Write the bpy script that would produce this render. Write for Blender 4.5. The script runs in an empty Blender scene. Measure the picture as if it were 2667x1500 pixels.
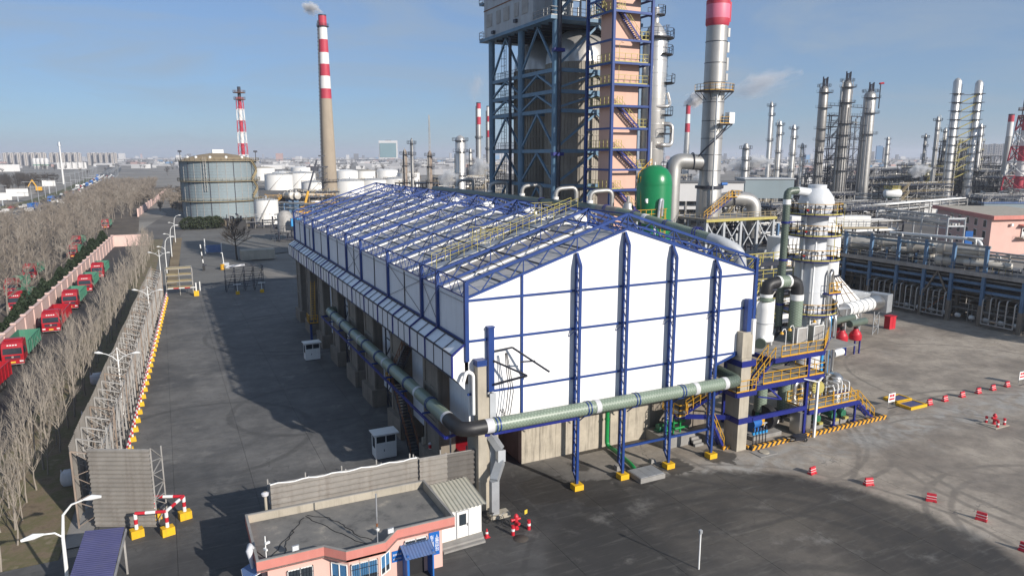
import bpy,math,random
from mathutils import Vector,Matrix
random.seed(7)
S = bpy.context.scene
COL = S.collection
# ------------------------------------------------------------------ camera, sky, sun, exposure
cam = bpy.data.cameras.new('camera'); camo = bpy.data.objects.new('camera',cam); COL.objects.link(camo)
cam.sensor_width = 36.0; cam.lens = 36.0 * 1850 / 2667; cam.clip_start = 0.5; cam.clip_end = 30000
camo.location = (0,0,27)
camo.rotation_euler = (math.radians(90 - 10.53),0,math.radians(-26.1))
S.camera = camo
SUN_EL = math.radians(23.7); SUN_AZ = math.atan2(0.34,-0.94)      # azimuth measured from +Y towards +X
W = bpy.data.worlds.new('World'); S.world = W; W.use_nodes = True
nt = W.node_tree; nt.nodes.clear()
sky = nt.nodes.new('ShaderNodeTexSky'); sky.sky_type = 'NISHITA'; sky.sun_disc = False
sky.sun_elevation = SUN_EL; sky.sun_rotation = SUN_AZ; sky.altitude = 0
sky.air_density = 1.0; sky.dust_density = 0.25; sky.ozone_density = 10.0
bg = nt.nodes.new('ShaderNodeBackground'); bg.inputs[1].default_value = 0.097
wo = nt.nodes.new('ShaderNodeOutputWorld')
# thin cirrus streaks over the whole sky
tc = nt.nodes.new('ShaderNodeTexCoord'); mp = nt.nodes.new('ShaderNodeMapping')
mp.inputs['Scale'].default_value = (1.5,2.2,9.0); mp.inputs['Rotation'].default_value = (0.15,0.1,0.5)
nz = nt.nodes.new('ShaderNodeTexNoise'); nz.inputs['Scale'].default_value = 1.6; nz.inputs['Detail'].default_value = 8; nz.inputs['Roughness'].default_value = 0.62
nz.inputs['Distortion'].default_value = 0.8
mr = nt.nodes.new('ShaderNodeMapRange'); mr.inputs[1].default_value = 0.42; mr.inputs[2].default_value = 0.78; mr.inputs[3].default_value = 0.46; mr.inputs[4].default_value = 0.95
mx = nt.nodes.new('ShaderNodeMixRGB'); mx.inputs[2].default_value = (2.95,3.65,4.45,1)
L = nt.links.new
L(tc.outputs['Generated'],mp.inputs[0]); L(mp.outputs[0],nz.inputs['Vector']); L(nz.outputs[0],mr.inputs[0])
L(mr.outputs[0],mx.inputs[0]); L(sky.outputs[0],mx.inputs[1]); L(mx.outputs[0],bg.inputs[0]); L(bg.outputs[0],wo.inputs[0])
sl = bpy.data.lights.new('sun','SUN'); sl.energy = 4.6; sl.angle = math.radians(0.5); sl.color = (1.0,0.93,0.84)
so = bpy.data.objects.new('sun',sl); COL.objects.link(so)
tosun = Vector((math.sin(SUN_AZ) * math.cos(SUN_EL),math.cos(SUN_AZ) * math.cos(SUN_EL),math.sin(SUN_EL)))
so.rotation_euler = (-tosun).to_track_quat('-Z','Y').to_euler(); so.location = (40,-60,80)
S.view_settings.view_transform = 'Standard'; S.view_settings.look = 'None'; S.view_settings.gamma = 1.0
S.view_settings.exposure = 0.28
S.view_settings.use_curve_mapping = False
S.cycles.max_bounces = 5; S.cycles.diffuse_bounces = 2; S.cycles.glossy_bounces = 2; S.cycles.transmission_bounces = 3
S.cycles.transparent_max_bounces = 8; S.cycles.volume_bounces = 2
# ------------------------------------------------------------------ materials
MATS = {}
def nodes_of(name,rough,metal):
 m = bpy.data.materials.new(name); m.use_nodes = True
 n = m.node_tree; b = n.nodes['Principled BSDF']
 b.inputs['Roughness'].default_value = rough; b.inputs['Metallic'].default_value = metal
 return m,n,b
def rgba(c): return (c[0],c[1],c[2],1)
def mat(name,col,rough=0.6,metal=0.0,var=0.14,scale=2.0,streak=None,streak_amt=0.4,bump=0.0,world=False,spec=None):
 """painted / weathered surface: base colour, patchy variation, optional run-down streaks of another colour"""
 m,n,b = nodes_of(name,rough,metal)
 N = n.nodes.new; K = n.links.new
 if world:
  co = N('ShaderNodeNewGeometry').outputs['Position']
 else:
  co = N('ShaderNodeTexCoord').outputs['Object']
 a = N('ShaderNodeTexNoise'); a.inputs['Scale'].default_value = scale * 0.35; a.inputs['Detail'].default_value = 6; a.inputs['Roughness'].default_value = 0.65
 K(co,a.inputs['Vector'])
 r = N('ShaderNodeMapRange'); r.inputs[1].default_value = 0.3; r.inputs[2].default_value = 0.7
 K(a.outputs[0],r.inputs[0])
 x = N('ShaderNodeMixRGB'); x.inputs[1].default_value = rgba([c * (1 - var) for c in col]); x.inputs[2].default_value = rgba([min(1,c * (1 + var)) for c in col])
 K(r.outputs[0],x.inputs[0]); out = x.outputs[0]
 if streak is not None:
  mp = N('ShaderNodeMapping'); mp.inputs['Scale'].default_value = (1.6,1.6,0.12); K(co,mp.inputs[0])
  s = N('ShaderNodeTexNoise'); s.inputs['Scale'].default_value = scale; s.inputs['Detail'].default_value = 7; s.inputs['Roughness'].default_value = 0.7
  K(mp.outputs[0],s.inputs['Vector'])
  q = N('ShaderNodeMapRange'); q.inputs[1].default_value = 0.5; q.inputs[2].default_value = 0.75; q.inputs[4].default_value = streak_amt
  K(s.outputs[0],q.inputs[0])
  y = N('ShaderNodeMixRGB'); y.inputs[2].default_value = rgba(streak)
  K(q.outputs[0],y.inputs[0]); K(out,y.inputs[1]); out = y.outputs[0]
 K(out,b.inputs['Base Color'])
 if bump:
  bn = N('ShaderNodeBump'); bn.inputs['Strength'].default_value = bump; bn.inputs['Distance'].default_value = 0.03
  h = N('ShaderNodeTexNoise'); h.inputs['Scale'].default_value = scale * 6; h.inputs['Detail'].default_value = 4
  K(co,h.inputs['Vector']); K(h.outputs[0],bn.inputs['Height']); K(bn.outputs[0],b.inputs['Normal'])
 MATS[name] = m
 return m
mat('blue',(0.010,0.042,0.19),0.42,0,0.18,1.5)
mat('navy',(0.008,0.016,0.17),0.42,0,0.18,1.5)
mat('dark_steel',(0.03,0.034,0.05),0.5,0.2,0.2,2)
mat('tower_blue',(0.10,0.19,0.28),0.5,0,0.2,1.2,(0.10,0.06,0.04),0.35)
mat('rack_blue',(0.10,0.19,0.32),0.5,0,0.2,1.2,(0.08,0.06,0.05),0.45)
mat('white_panel',(0.80,0.80,0.80),0.55,0,0.03,1.0)
mat('wall_panel',(0.74,0.76,0.79),0.5,0,0.05,1.0,(0.42,0.43,0.45),0.3)
mat('canopy_panel',(0.74,0.77,0.81),0.35,0,0.06,1.0,(0.4,0.42,0.45),0.3)
mat('roof_panel',(0.48,0.465,0.45),0.5,0,0.07,0.8)
mat('white',(0.78,0.78,0.76),0.5,0,0.05,1.0,(0.45,0.42,0.38),0.25)
mat('tank_white',(0.80,0.79,0.76),0.5,0,0.05,0.15,(0.55,0.45,0.35),0.3)
mat('grey_paint',(0.42,0.44,0.46),0.5,0,0.1,1.5,(0.2,0.19,0.18),0.3)
mat('scrub_white',(0.62,0.64,0.66),0.4,0,0.06,1.0,(0.4,0.4,0.4),0.25)
mat('concrete',(0.40,0.36,0.29),0.85,0,0.16,1.4,(0.12,0.10,0.08),0.5,0.2)
mat('stained_concrete',(0.42,0.375,0.30),0.85,0,0.22,1.6,(0.055,0.05,0.045),0.85,0.25)
mat('backlit_silver',(0.30,0.285,0.265),0.42,0.5,0.2,0.4,(0.10,0.09,0.08),0.5)  # silver darkened in its colour to imitate the backlit shade on two columns
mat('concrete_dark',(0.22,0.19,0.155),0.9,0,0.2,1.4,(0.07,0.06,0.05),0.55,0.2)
mat('cement',(0.26,0.25,0.235),0.9,0,0.2,2.0,None,0,0.2)
mat('yellow',(0.60,0.32,0.02),0.45,0,0.15,3)
mat('yellow_block',(0.72,0.42,0.01),0.6,0,0.12,2,(0.25,0.15,0.05),0.4)
mat('pale_yellow',(0.42,0.36,0.10),0.5,0,0.15,2)
mat('red',(0.52,0.02,0.035),0.45,0,0.12,2)
mat('red_band',(0.45,0.03,0.06),0.6,0,0.12,0.3,(0.5,0.2,0.2),0.3)
mat('pink_band',(0.62,0.16,0.24),0.5,0,0.12,0.3)
mat('white_band',(0.72,0.71,0.69),0.6,0,0.08,0.3,(0.4,0.36,0.32),0.3)
mat('chimney_concrete',(0.36,0.30,0.23),0.9,0,0.10,0.25,(0.22,0.18,0.14),0.4)
mat('pink_wall',(0.66,0.47,0.42),0.85,0,0.08,0.8,(0.45,0.36,0.32),0.35)
mat('pink_house',(0.66,0.42,0.36),0.85,0,0.06,0.8,(0.5,0.36,0.32),0.25)
mat('salmon',(0.54,0.20,0.165),0.8,0,0.10,1.0,(0.62,0.3,0.25),0.35)
mat('peach',(0.64,0.40,0.31),0.8,0,0.06,0.5,(0.50,0.30,0.22),0.3)
mat('silver',(0.60,0.58,0.55),0.34,0.6,0.10,0.5,(0.33,0.30,0.26),0.35)
mat('silver_dull',(0.44,0.43,0.41),0.45,0.6,0.14,0.5,(0.18,0.16,0.14),0.4)
mat('galv',(0.48,0.50,0.52),0.42,0.55,0.12,3)
mat('stainless',(0.52,0.51,0.49),0.3,0.9,0.08,2)
mat('cream_metal',(0.55,0.52,0.46),0.4,0.15,0.1,1.0,(0.3,0.26,0.2),0.35)
mat('drum_clad',(0.30,0.27,0.225),0.55,0.25,0.2,1.0,(0.07,0.06,0.05),0.5)
mat('rust',(0.20,0.085,0.04),0.8,0.1,0.3,3)
mat('rusty_steel',(0.25,0.195,0.155),0.75,0.1,0.3,2,(0.32,0.31,0.30),0.6)
mat('grey_steel',(0.34,0.33,0.315),0.65,0.15,0.25,2,(0.16,0.11,0.08),0.5)
mat('black',(0.018,0.018,0.02),0.5,0,0.2,3)
mat('rubber',(0.022,0.022,0.023),0.75,0,0.2,3)
mat('green_tank',(0.008,0.19,0.065),0.3,0,0.10,0.6)
mat('green_pipe',(0.01,0.24,0.06),0.35,0,0.12,1.0)
mat('pump_green',(0.03,0.16,0.09),0.45,0,0.15,2)
mat('cyan',(0.02,0.25,0.55),0.5,0,0.12,1.5)
mat('bright_blue',(0.02,0.13,0.42),0.45,0,0.12,1.5)
mat('screen_sheet',(0.27,0.25,0.225),0.7,0.2,0.2,1.2,(0.13,0.10,0.08),0.5)
mat('screen_sheet_dark',(0.13,0.12,0.11),0.75,0.2,0.2,1.2,(0.06,0.05,0.04),0.5)
mat('purple_sheet',(0.085,0.085,0.19),0.45,0.1,0.14,1.0,(0.14,0.13,0.17),0.3)
mat('blue_sheet',(0.10,0.17,0.34),0.45,0.1,0.14,1.0,(0.3,0.3,0.33),0.3)
mat('cream_sheet',(0.52,0.50,0.42),0.5,0.1,0.08,1.0,(0.3,0.27,0.2),0.35)
mat('gas_panel',(0.215,0.27,0.295),0.65,0.0,0.08,0.12,(0.18,0.2,0.21),0.4)
mat('cabin_panel',(0.40,0.43,0.45),0.6,0.0,0.12,0.5,(0.22,0.13,0.09),0.45)
mat('gas_roof',(0.25,0.19,0.12),0.85,0,0.15,0.2)
mat('tan_rail',(0.35,0.28,0.16),0.6,0,0.15,1)
mat('glass',(0.03,0.04,0.05),0.08,0.0,0.1,1)
mat('window_dark',(0.025,0.028,0.033),0.15,0.0,0.2,0.5)
mat('curtain',(0.05,0.17,0.34),0.8,0,0.2,2)
mat('sign_blue',(0.01,0.12,0.42),0.45,0,0.05,1)
mat('lettering',(0.82,0.82,0.82),0.6,0,0.02,1)
mat('bark',(0.29,0.255,0.215),0.9,0,0.25,2)
mat('bark_wood',(0.235,0.20,0.165),0.9,0,0.25,2)
mat('bark_dark',(0.06,0.05,0.042),0.9,0,0.25,2)
mat('evergreen',(0.022,0.038,0.016),0.7,0,0.4,1.5)
mat('bush',(0.030,0.042,0.016),0.7,0,0.35,2)
mat('bag',(0.58,0.58,0.60),0.7,0,0.1,2,(0.3,0.3,0.3),0.4)
mat('fabric_green',(0.05,0.20,0.13),0.7,0,0.15,2,(0.16,0.17,0.15),0.5)
mat('truck_red',(0.36,0.012,0.022),0.35,0,0.12,1.5)
mat('truck_wood',(0.42,0.34,0.19),0.8,0,0.15,1.5)
mat('apt',(0.50,0.46,0.42),0.8,0,0.06,0.02)
mat('apt_recess',(0.20,0.20,0.215),0.8,0,0.06,0.02)
mat('city_white',(0.62,0.61,0.60),0.8,0,0.1,0.02)
mat('city_grey',(0.36,0.36,0.37),0.8,0,0.15,0.02)
mat('city_blue',(0.12,0.25,0.42),0.6,0,0.15,0.02)
mat('city_pink',(0.45,0.30,0.27),0.8,0,0.1,0.02)
mat('roof_dark',(0.14,0.14,0.145),0.8,0,0.15,0.05)
mat('glass_tower',(0.22,0.34,0.36),0.25,0.2,0.1,0.02)
mat('bronze',(0.30,0.23,0.15),0.7,0.1,0.2,0.5)
mat('skin',(0.45,0.28,0.2),0.6,0,0.05,2)
mat('plate_yellow',(0.7,0.5,0.05),0.5)
mat('lamp_glass',(0.7,0.72,0.72),0.3)
def frp(name,base,rib):
 """filament-wound pipe: fine crossing helical wind marks"""
 m,n,b = nodes_of(name,0.38,0); N = n.nodes.new; K = n.links.new
 co = N('ShaderNodeTexCoord').outputs['UV']
 outs = []
 for rot in (0.5,-0.5):
  mp = N('ShaderNodeMapping'); mp.inputs['Rotation'].default_value = (0,0,rot); K(co,mp.inputs[0])
  w = N('ShaderNodeTexWave'); w.inputs['Scale'].default_value = 1.3; w.inputs['Distortion'].default_value = 1.0; K(mp.outputs[0],w.inputs['Vector']); outs.append(w.outputs['Fac'])
 mu = N('ShaderNodeMath'); mu.operation = 'MULTIPLY'; K(outs[0],mu.inputs[0]); K(outs[1],mu.inputs[1])
 nz = N('ShaderNodeTexNoise'); nz.inputs['Scale'].default_value = 0.7; K(co,nz.inputs['Vector'])
 ad = N('ShaderNodeMath'); ad.operation = 'MULTIPLY_ADD'; ad.inputs[1].default_value = 0.6; ad.inputs[2].default_value = 0.05; K(mu.outputs[0],ad.inputs[0])
 a2 = N('ShaderNodeMath'); a2.operation = 'MULTIPLY_ADD'; a2.inputs[1].default_value = 0.5; K(nz.outputs[0],a2.inputs[0]); K(ad.outputs[0],a2.inputs[2])
 x = N('ShaderNodeMixRGB'); x.inputs[1].default_value = rgba(base); x.inputs[2].default_value = rgba(rib); K(a2.outputs[0],x.inputs[0]); K(x.outputs[0],b.inputs['Base Color'])
 MATS[name] = m
frp('frp',(0.115,0.15,0.115),(0.30,0.37,0.29))
frp('frp_dark',(0.05,0.07,0.055),(0.16,0.20,0.16))
# ------------------------------------------------------------------ mesh helpers
ORG = {}
def V(*a): return Vector(a)
class MB:
 """collects shapes in world coordinates; build() links them as ONE mesh object"""
 def __init__(s): s.v = []; s.f = []; s.sm = []; s.mi = []; s.uv = {}; s.cm = 0
 def _f(s,idx,smooth=False): s.f.append(idx); s.sm.append(smooth); s.mi.append(s.cm)
 def hexa(s,p):
  b = len(s.v); s.v += [tuple(q) for q in p]
  for q in ((0,3,2,1),(4,5,6,7),(0,1,5,4),(1,2,6,5),(2,3,7,6),(3,0,4,7)): s._f([b + i for i in q])
  return s
 def bb(s,x0,y0,z0,x1,y1,z1):
  return s.hexa([(x0,y0,z0),(x1,y0,z0),(x1,y1,z0),(x0,y1,z0),(x0,y0,z1),(x1,y0,z1),(x1,y1,z1),(x0,y1,z1)])
 def box(s,c,d,rz=0.0):
  cs,sn = math.cos(rz),math.sin(rz); hx,hy,hz = d[0] / 2,d[1] / 2,d[2] / 2; P = []
  for z in (-hz,hz):
   for x,y in ((-hx,-hy),(hx,-hy),(hx,hy),(-hx,hy)): P.append((c[0] + x * cs - y * sn,c[1] + x * sn + y * cs,c[2] + z))
  return s.hexa(P)
 def bar(s,a,b,w,h=None):
  a = Vector(a); b = Vector(b); d = b - a
  if d.length < 1e-6: return s
  d.normalize(); up = Vector((0,0,1)) if abs(d.z) < 0.95 else Vector((0,1,0))
  r = d.cross(up).normalized(); u = r.cross(d); h = w if h is None else h; r *= w / 2; u *= h / 2
  return s.hexa([a - r - u,a + r - u,b + r - u,b - r - u,a - r + u,a + r + u,b + r + u,b - r + u])
 def tube(s,pts,r,n=8,caps=True,uv=False):
  pts = [Vector(p) for p in pts]; m = len(pts); rr = r if isinstance(r,(list,tuple)) else [r] * m
  t = [(pts[min(i + 1,m - 1)] - pts[max(i - 1,0)]).normalized() for i in range(m)]
  up = Vector((0,0,1)) if abs(t[0].z) < 0.9 else Vector((0,1,0))
  nrm = t[0].cross(up).normalized(); base = len(s.v); dist = 0.0; ds = []
  for i in range(m):
   if i: dist += (pts[i] - pts[i - 1]).length
   ds.append(dist)
   nrm = (nrm - t[i] * nrm.dot(t[i])).normalized(); bi = t[i].cross(nrm)
   k = 1.0
   if 0 < i < m - 1:
    d0 = (pts[i] - pts[i - 1]).normalized(); c = max(0.3,d0.dot(t[i])); k = 1.0
   for j in range(n):
    a = 2 * math.pi * j / n; s.v.append(tuple(pts[i] + (nrm * math.cos(a) + bi * math.sin(a)) * rr[i] * k))
  for i in range(m - 1):
   for j in range(n):
    j2 = (j + 1) % n; fi = len(s.f)
    s._f([base + i * n + j,base + i * n + j2,base + (i + 1) * n + j2,base + (i + 1) * n + j],n > 4)
    if uv:
     c = 2 * math.pi * rr[i]; u0,u1 = j / n * c * 1.0,(j + 1) / n * c
     s.uv[fi] = [(ds[i],u0),(ds[i],u1),(ds[i + 1],u1),(ds[i + 1],u0)]
  if caps:
   for i,rev in ((0,False),(m - 1,True)):
    b = len(s.v); ring = [s.v[base + i * n + j] for j in range(n)]; s.v += ring
    idx = list(range(b,b + n)); s._f(idx if rev else idx[::-1])
  return s
 def cyl(s,a,b,r,n=12,r2=None): return s.tube([a,b],[r,r if r2 is None else r2],n)
 def lathe(s,c,prof,n=20,axis=None,a0=0.0,a1=2 * math.pi):
  """revolve (r, z) profile about the vertical (or given axis) through c"""
  ax = Vector(axis).normalized() if axis else Vector((0,0,1))
  e1 = ax.cross(Vector((0,1,0)) if abs(ax.y) < 0.9 else Vector((1,0,0))).normalized(); e2 = ax.cross(e1); c = Vector(c)
  full = abs(a1 - a0 - 2 * math.pi) < 1e-6; cnt = n if full else n + 1
  def ring(r,z):
   b = len(s.v)
   for j in range(cnt):
    a = a0 + (a1 - a0) * j / n; s.v.append(tuple(c + ax * z + (e1 * math.cos(a) + e2 * math.sin(a)) * r))
   return b
  prev = None; pd = None
  for i in range(len(prof) - 1):
   (r0,z0),(r1,z1) = prof[i],prof[i + 1]; d = Vector((r1 - r0,z1 - z0))
   if d.length < 1e-7: continue
   d.normalize()
   b0 = prev if (prev is not None and pd.dot(d) > 0.75) else ring(r0,z0)
   b1 = ring(r1,z1)
   for j in range(n):
    j2 = (j + 1) % cnt
    s._f([b0 + j,b0 + j2,b1 + j2,b1 + j],True)
   prev = b1; pd = d
  return s
 def prism(s,poly,z0,z1):
  b = len(s.v); n = len(poly)
  s.v += [(p[0],p[1],z0) for p in poly] + [(p[0],p[1],z1) for p in poly]
  s._f(list(range(b,b + n))[::-1]); s._f(list(range(b + n,b + 2 * n)))
  for i in range(n): j = (i + 1) % n; s._f([b + i,b + j,b + n + j,b + n + i])
  return s
 def quad(s,*p):
  b = len(s.v); s.v += [tuple(q) for q in p]; s._f(list(range(b,b + len(p)))); return s
 def slabquad(s,p,th):
  """four corner points given a thickness along their normal"""
  p = [Vector(q) for q in p]; nn = (p[1] - p[0]).cross(p[3] - p[0]).normalized() * th
  return s.hexa([q - nn for q in p] + p)
 def corrugated(s,o,eu,ev,lu,lv,pitch,depth,th=0.012):
  """sheet from o spanning lu along eu (ribs run along eu) and lv along ev, with trapezoid ribs"""
  o = Vector(o); eu = Vector(eu).normalized(); ev = Vector(ev).normalized(); nn = eu.cross(ev)
  k = max(1,int(round(lv / pitch))); p = lv / k; prof = []
  for i in range(k): prof += [(i * p,0),(i * p + 0.3 * p,0),(i * p + 0.5 * p,depth),(i * p + 0.8 * p,depth)]
  prof.append((lv,0)); b = len(s.v)
  for q,d in prof:
   for u in (0,lu): s.v.append(tuple(o + eu * u + ev * q + nn * d))
  for i in range(len(prof) - 1): s._f([b + 2 * i,b + 2 * i + 1,b + 2 * i + 3,b + 2 * i + 2])
  return s
 def rail(s,pts,h=1.1,w=0.05,step=1.5,mid=True,kick=True,close=False):
  """handrail along a path of floor points"""
  pts = [Vector(p) for p in pts]
  if close: pts.append(pts[0])
  for a,b in zip(pts,pts[1:]):
   L_ = (b - a).length; k = max(1,int(round(L_ / step)))
   for i in range(k + 1):
    q = a.lerp(b,i / k); s.bar(q,q + V(0,0,h),w)
   s.bar(a + V(0,0,h),b + V(0,0,h),w); 
   if mid: s.bar(a + V(0,0,h * 0.55),b + V(0,0,h * 0.55),w * 0.8)
   if kick: s.bar(a + V(0,0,0.08),b + V(0,0,0.08),0.02,0.16)
  return s
 def ladder(s,a,b,side=(1,0,0),w=0.5,t=0.04,step=0.35,cage=None):
  a = Vector(a); b = Vector(b); e = Vector(side).normalized() * w / 2
  s.bar(a - e,b - e,t); s.bar(a + e,b + e,t); k = int((b - a).length / step)
  for i in range(1,k): q = a.lerp(b,i / k); s.bar(q - e,q + e,t * 0.7)
  if cage:
   o = Vector(cage).normalized() * 0.7; kk = int((b - a).length / 1.2)
   for i in range(2,kk + 1):
    q = a.lerp(b,i / kk); s.bar(q - e,q - e + o,t * 0.6); s.bar(q + e,q + e + o,t * 0.6); s.bar(q - e + o,q + e + o,t * 0.6)
   s.bar(a.lerp(b,2 / max(kk,2)) + o,b + o,t * 0.6)
  return s
 def stairs(s,a,b,width_dir,w=0.8,th=0.06,n=None):
  """stringers and treads between two floor points"""
  a = Vector(a); b = Vector(b); e = Vector(width_dir).normalized() * w / 2
  s.bar(a - e,b - e,0.05,0.22); s.bar(a + e,b + e,0.05,0.22)
  n = n or max(3,int(abs(b.z - a.z) / 0.22)); d = (b - a); dh = Vector((d.x,d.y,0)).normalized() * 0.13
  for i in range(1,n):
   q = a.lerp(b,i / n); s.slabquad([q - e - dh,q + e - dh,q + e + dh,q - e + dh],0.03)
  return s
 def stair_rail(s,a,b,width_dir,w=0.8,h=1.0,t=0.045,step=1.2):
  a = Vector(a); b = Vector(b); e = Vector(width_dir).normalized() * w / 2; k = max(2,int((b - a).length / step))
  for q in (-1,1):
   for i in range(k + 1): p = a.lerp(b,i / k) + e * q; s.bar(p,p + V(0,0,h),t)
   s.bar(a + e * q + V(0,0,h),b + e * q + V(0,0,h),t); s.bar(a + e * q + V(0,0,h * 0.5),b + e * q + V(0,0,h * 0.5),t * 0.8)
  return s
 def truss(s,a0,a1,b0,b1,n,w=0.06,vert=True,phase=0):
  """web between chord a0-a1 and chord b0-b1 (chords not drawn)"""
  a0,a1,b0,b1 = map(Vector,(a0,a1,b0,b1))
  for i in range(n):
   t0,t1 = i / n,(i + 1) / n
   if (i + phase) % 2 == 0: s.bar(a0.lerp(a1,t0),b0.lerp(b1,t1),w)
   else: s.bar(b0.lerp(b1,t0),a0.lerp(a1,t1),w)
   if vert and i: s.bar(a0.lerp(a1,t0),b0.lerp(b1,t0),w)
  return s
 def bounds(s):
  xs = [p[0] for p in s.v]; ys = [p[1] for p in s.v]; zs = [p[2] for p in s.v]
  return min(xs),min(ys),min(zs),max(xs),max(ys),max(zs)
 def mesh(s,name,mats,o=(0,0,0)):
  me = bpy.data.meshes.new(name)
  me.from_pydata([(p[0] - o[0],p[1] - o[1],p[2] - o[2]) for p in s.v],[],s.f)
  me.polygons.foreach_set('use_smooth',s.sm)
  if isinstance(mats,str): mats = [mats]
  for m in mats: me.materials.append(MATS[m])
  if len(mats) > 1: me.polygons.foreach_set('material_index',s.mi)
  if s.uv:
   ul = me.uv_layers.new(name='UVMap')
   for fi,uvs in s.uv.items():
    for li,u in zip(me.polygons[fi].loop_indices,uvs): ul.data[li].uv = u
  me.update(); return me
 def build(s,name,mats,parent=None,**props):
  if parent is not None: o = ORG[parent.name]
  else:
   x0,y0,z0,x1,y1,z1 = s.bounds(); o = props.pop('loc',((x0 + x1) / 2,(y0 + y1) / 2,z0))
  ob = bpy.data.objects.new(name,s.mesh(name,mats,o)); COL.objects.link(ob)
  if parent is not None: ob.parent = parent
  else: ob.location = o
  ORG[ob.name] = o
  for k,v in props.items(): ob[k] = v
  return ob
def thing(name,label,cat,loc,group=None):
 o = bpy.data.objects.new(name,None); COL.objects.link(o); o.location = loc; o.empty_display_size = 0.3
 o['label'] = label; o['category'] = cat
 if group: o['group'] = group
 ORG[o.name] = tuple(loc)
 return o
def part(name,m,parent,fn,**props):
 b = MB(); fn(b); return b.build(name,m,parent,**props)
def share(ob,parent,off):
 """another piece with the same mesh, shifted"""
 c = ob.copy(); COL.objects.link(c); c.parent = parent; c.location = Vector(ob.location) + Vector(off); ORG[c.name] = ORG[parent.name]; return c
def copy_tree(o,loc=None,rz=None,label=None,parent=None,sc=None):
 c = o.copy(); COL.objects.link(c)
 if parent is not None: c.parent = parent
 if loc is not None: c.location = loc
 if rz is not None: c.rotation_euler = (0,0,rz)
 if label: c['label'] = label
 if sc: c.scale = (sc,sc,sc)
 for ch in list(o.children): copy_tree(ch,parent=c)
 return c
def arc(c,r,a0,a1,n,e1,e2):
 c = Vector(c); e1 = Vector(e1); e2 = Vector(e2)
 return [c + (e1 * math.cos(a0 + (a1 - a0) * i / n) + e2 * math.sin(a0 + (a1 - a0) * i / n)) * r for i in range(n + 1)]
def rounded(pts,r,n=5):
 """polyline with its corners turned into elbows of radius r"""
 P = [Vector(p) for p in pts]; out = [P[0]]
 for i in range(1,len(P) - 1):
  d0 = (P[i - 1] - P[i]); d1 = (P[i + 1] - P[i]); k = min(r,d0.length * 0.49,d1.length * 0.49); a = P[i] + d0.normalized() * k; b = P[i] + d1.normalized() * k
  for j in range(n + 1):
   t = j / n; out.append((a * (1 - t) ** 2 + P[i] * (2 * t * (1 - t)) + b * t * t))
 out.append(P[-1]); return out
# ------------------------------------------------------------------ the setting: ground, yard, roads
def ground_mat(name,cols,scale,rough=0.95,detail=8,bump=0.0,spread=(0.3,0.7)):
 m,n,b = nodes_of(name,rough,0); N = n.nodes.new; K = n.links.new
 co = N('ShaderNodeNewGeometry').outputs['Position']
 a = N('ShaderNodeTexNoise'); a.inputs['Scale'].default_value = scale; a.inputs['Detail'].default_value = detail; a.inputs['Roughness'].default_value = 0.7; K(co,a.inputs['Vector'])
 r = N('ShaderNodeValToRGB'); e = r.color_ramp.elements
 while len(e) < len(cols): e.new(0.5)
 for i,c in enumerate(cols): e[i].position = spread[0] + (spread[1] - spread[0]) * i / (len(cols) - 1); e[i].color = rgba(c)
 K(a.outputs[0],r.inputs[0]); K(r.outputs[0],b.inputs['Base Color'])
 if bump:
  bn = N('ShaderNodeBump'); bn.inputs['Strength'].default_value = bump; bn.inputs['Distance'].default_value = 0.08
  h = N('ShaderNodeTexNoise'); h.inputs['Scale'].default_value = 5; h.inputs['Detail'].default_value = 6; K(co,h.inputs['Vector']); K(h.outputs[0],bn.inputs['Height']); K(bn.outputs[0],b.inputs['Normal'])
 MATS[name] = m
ground_mat('land',[(0.10,0.09,0.08),(0.18,0.165,0.145),(0.27,0.25,0.22),(0.15,0.14,0.125)],0.012,spread=(0.32,0.68))
ground_mat('litter',[(0.10,0.075,0.05),(0.19,0.145,0.095),(0.13,0.12,0.055),(0.26,0.21,0.15)],0.5,bump=0.5)
ground_mat('wood_floor',[(0.05,0.04,0.032),(0.10,0.08,0.06),(0.15,0.12,0.09)],0.15,bump=0.5)
ground_mat('asphalt',[(0.030,0.030,0.032),(0.046,0.045,0.046),(0.06,0.058,0.056)],0.4)
ground_mat('road_old',[(0.05,0.052,0.055),(0.075,0.075,0.077),(0.10,0.10,0.10)],0.06)
ground_mat('plaza',[(0.09,0.088,0.085),(0.14,0.135,0.125),(0.17,0.165,0.15)],0.08)
ground_mat('dry_grass',[(0.14,0.10,0.06),(0.20,0.15,0.085),(0.26,0.20,0.12)],0.12,bump=0.4)
ground_mat('sandy',[(0.20,0.17,0.14),(0.30,0.26,0.22),(0.36,0.33,0.29),(0.16,0.14,0.12)],0.035)
ground_mat('green_verge',[(0.05,0.055,0.02),(0.085,0.09,0.035),(0.12,0.11,0.06)],0.3)
ground_mat('plant_floor',[(0.07,0.065,0.06),(0.12,0.11,0.10),(0.17,0.16,0.145)],0.05)
ground_mat('roof_tar',[(0.10,0.098,0.095),(0.17,0.165,0.155),(0.20,0.19,0.175),(0.34,0.31,0.26)],0.55,spread=(0.34,0.70))
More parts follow.
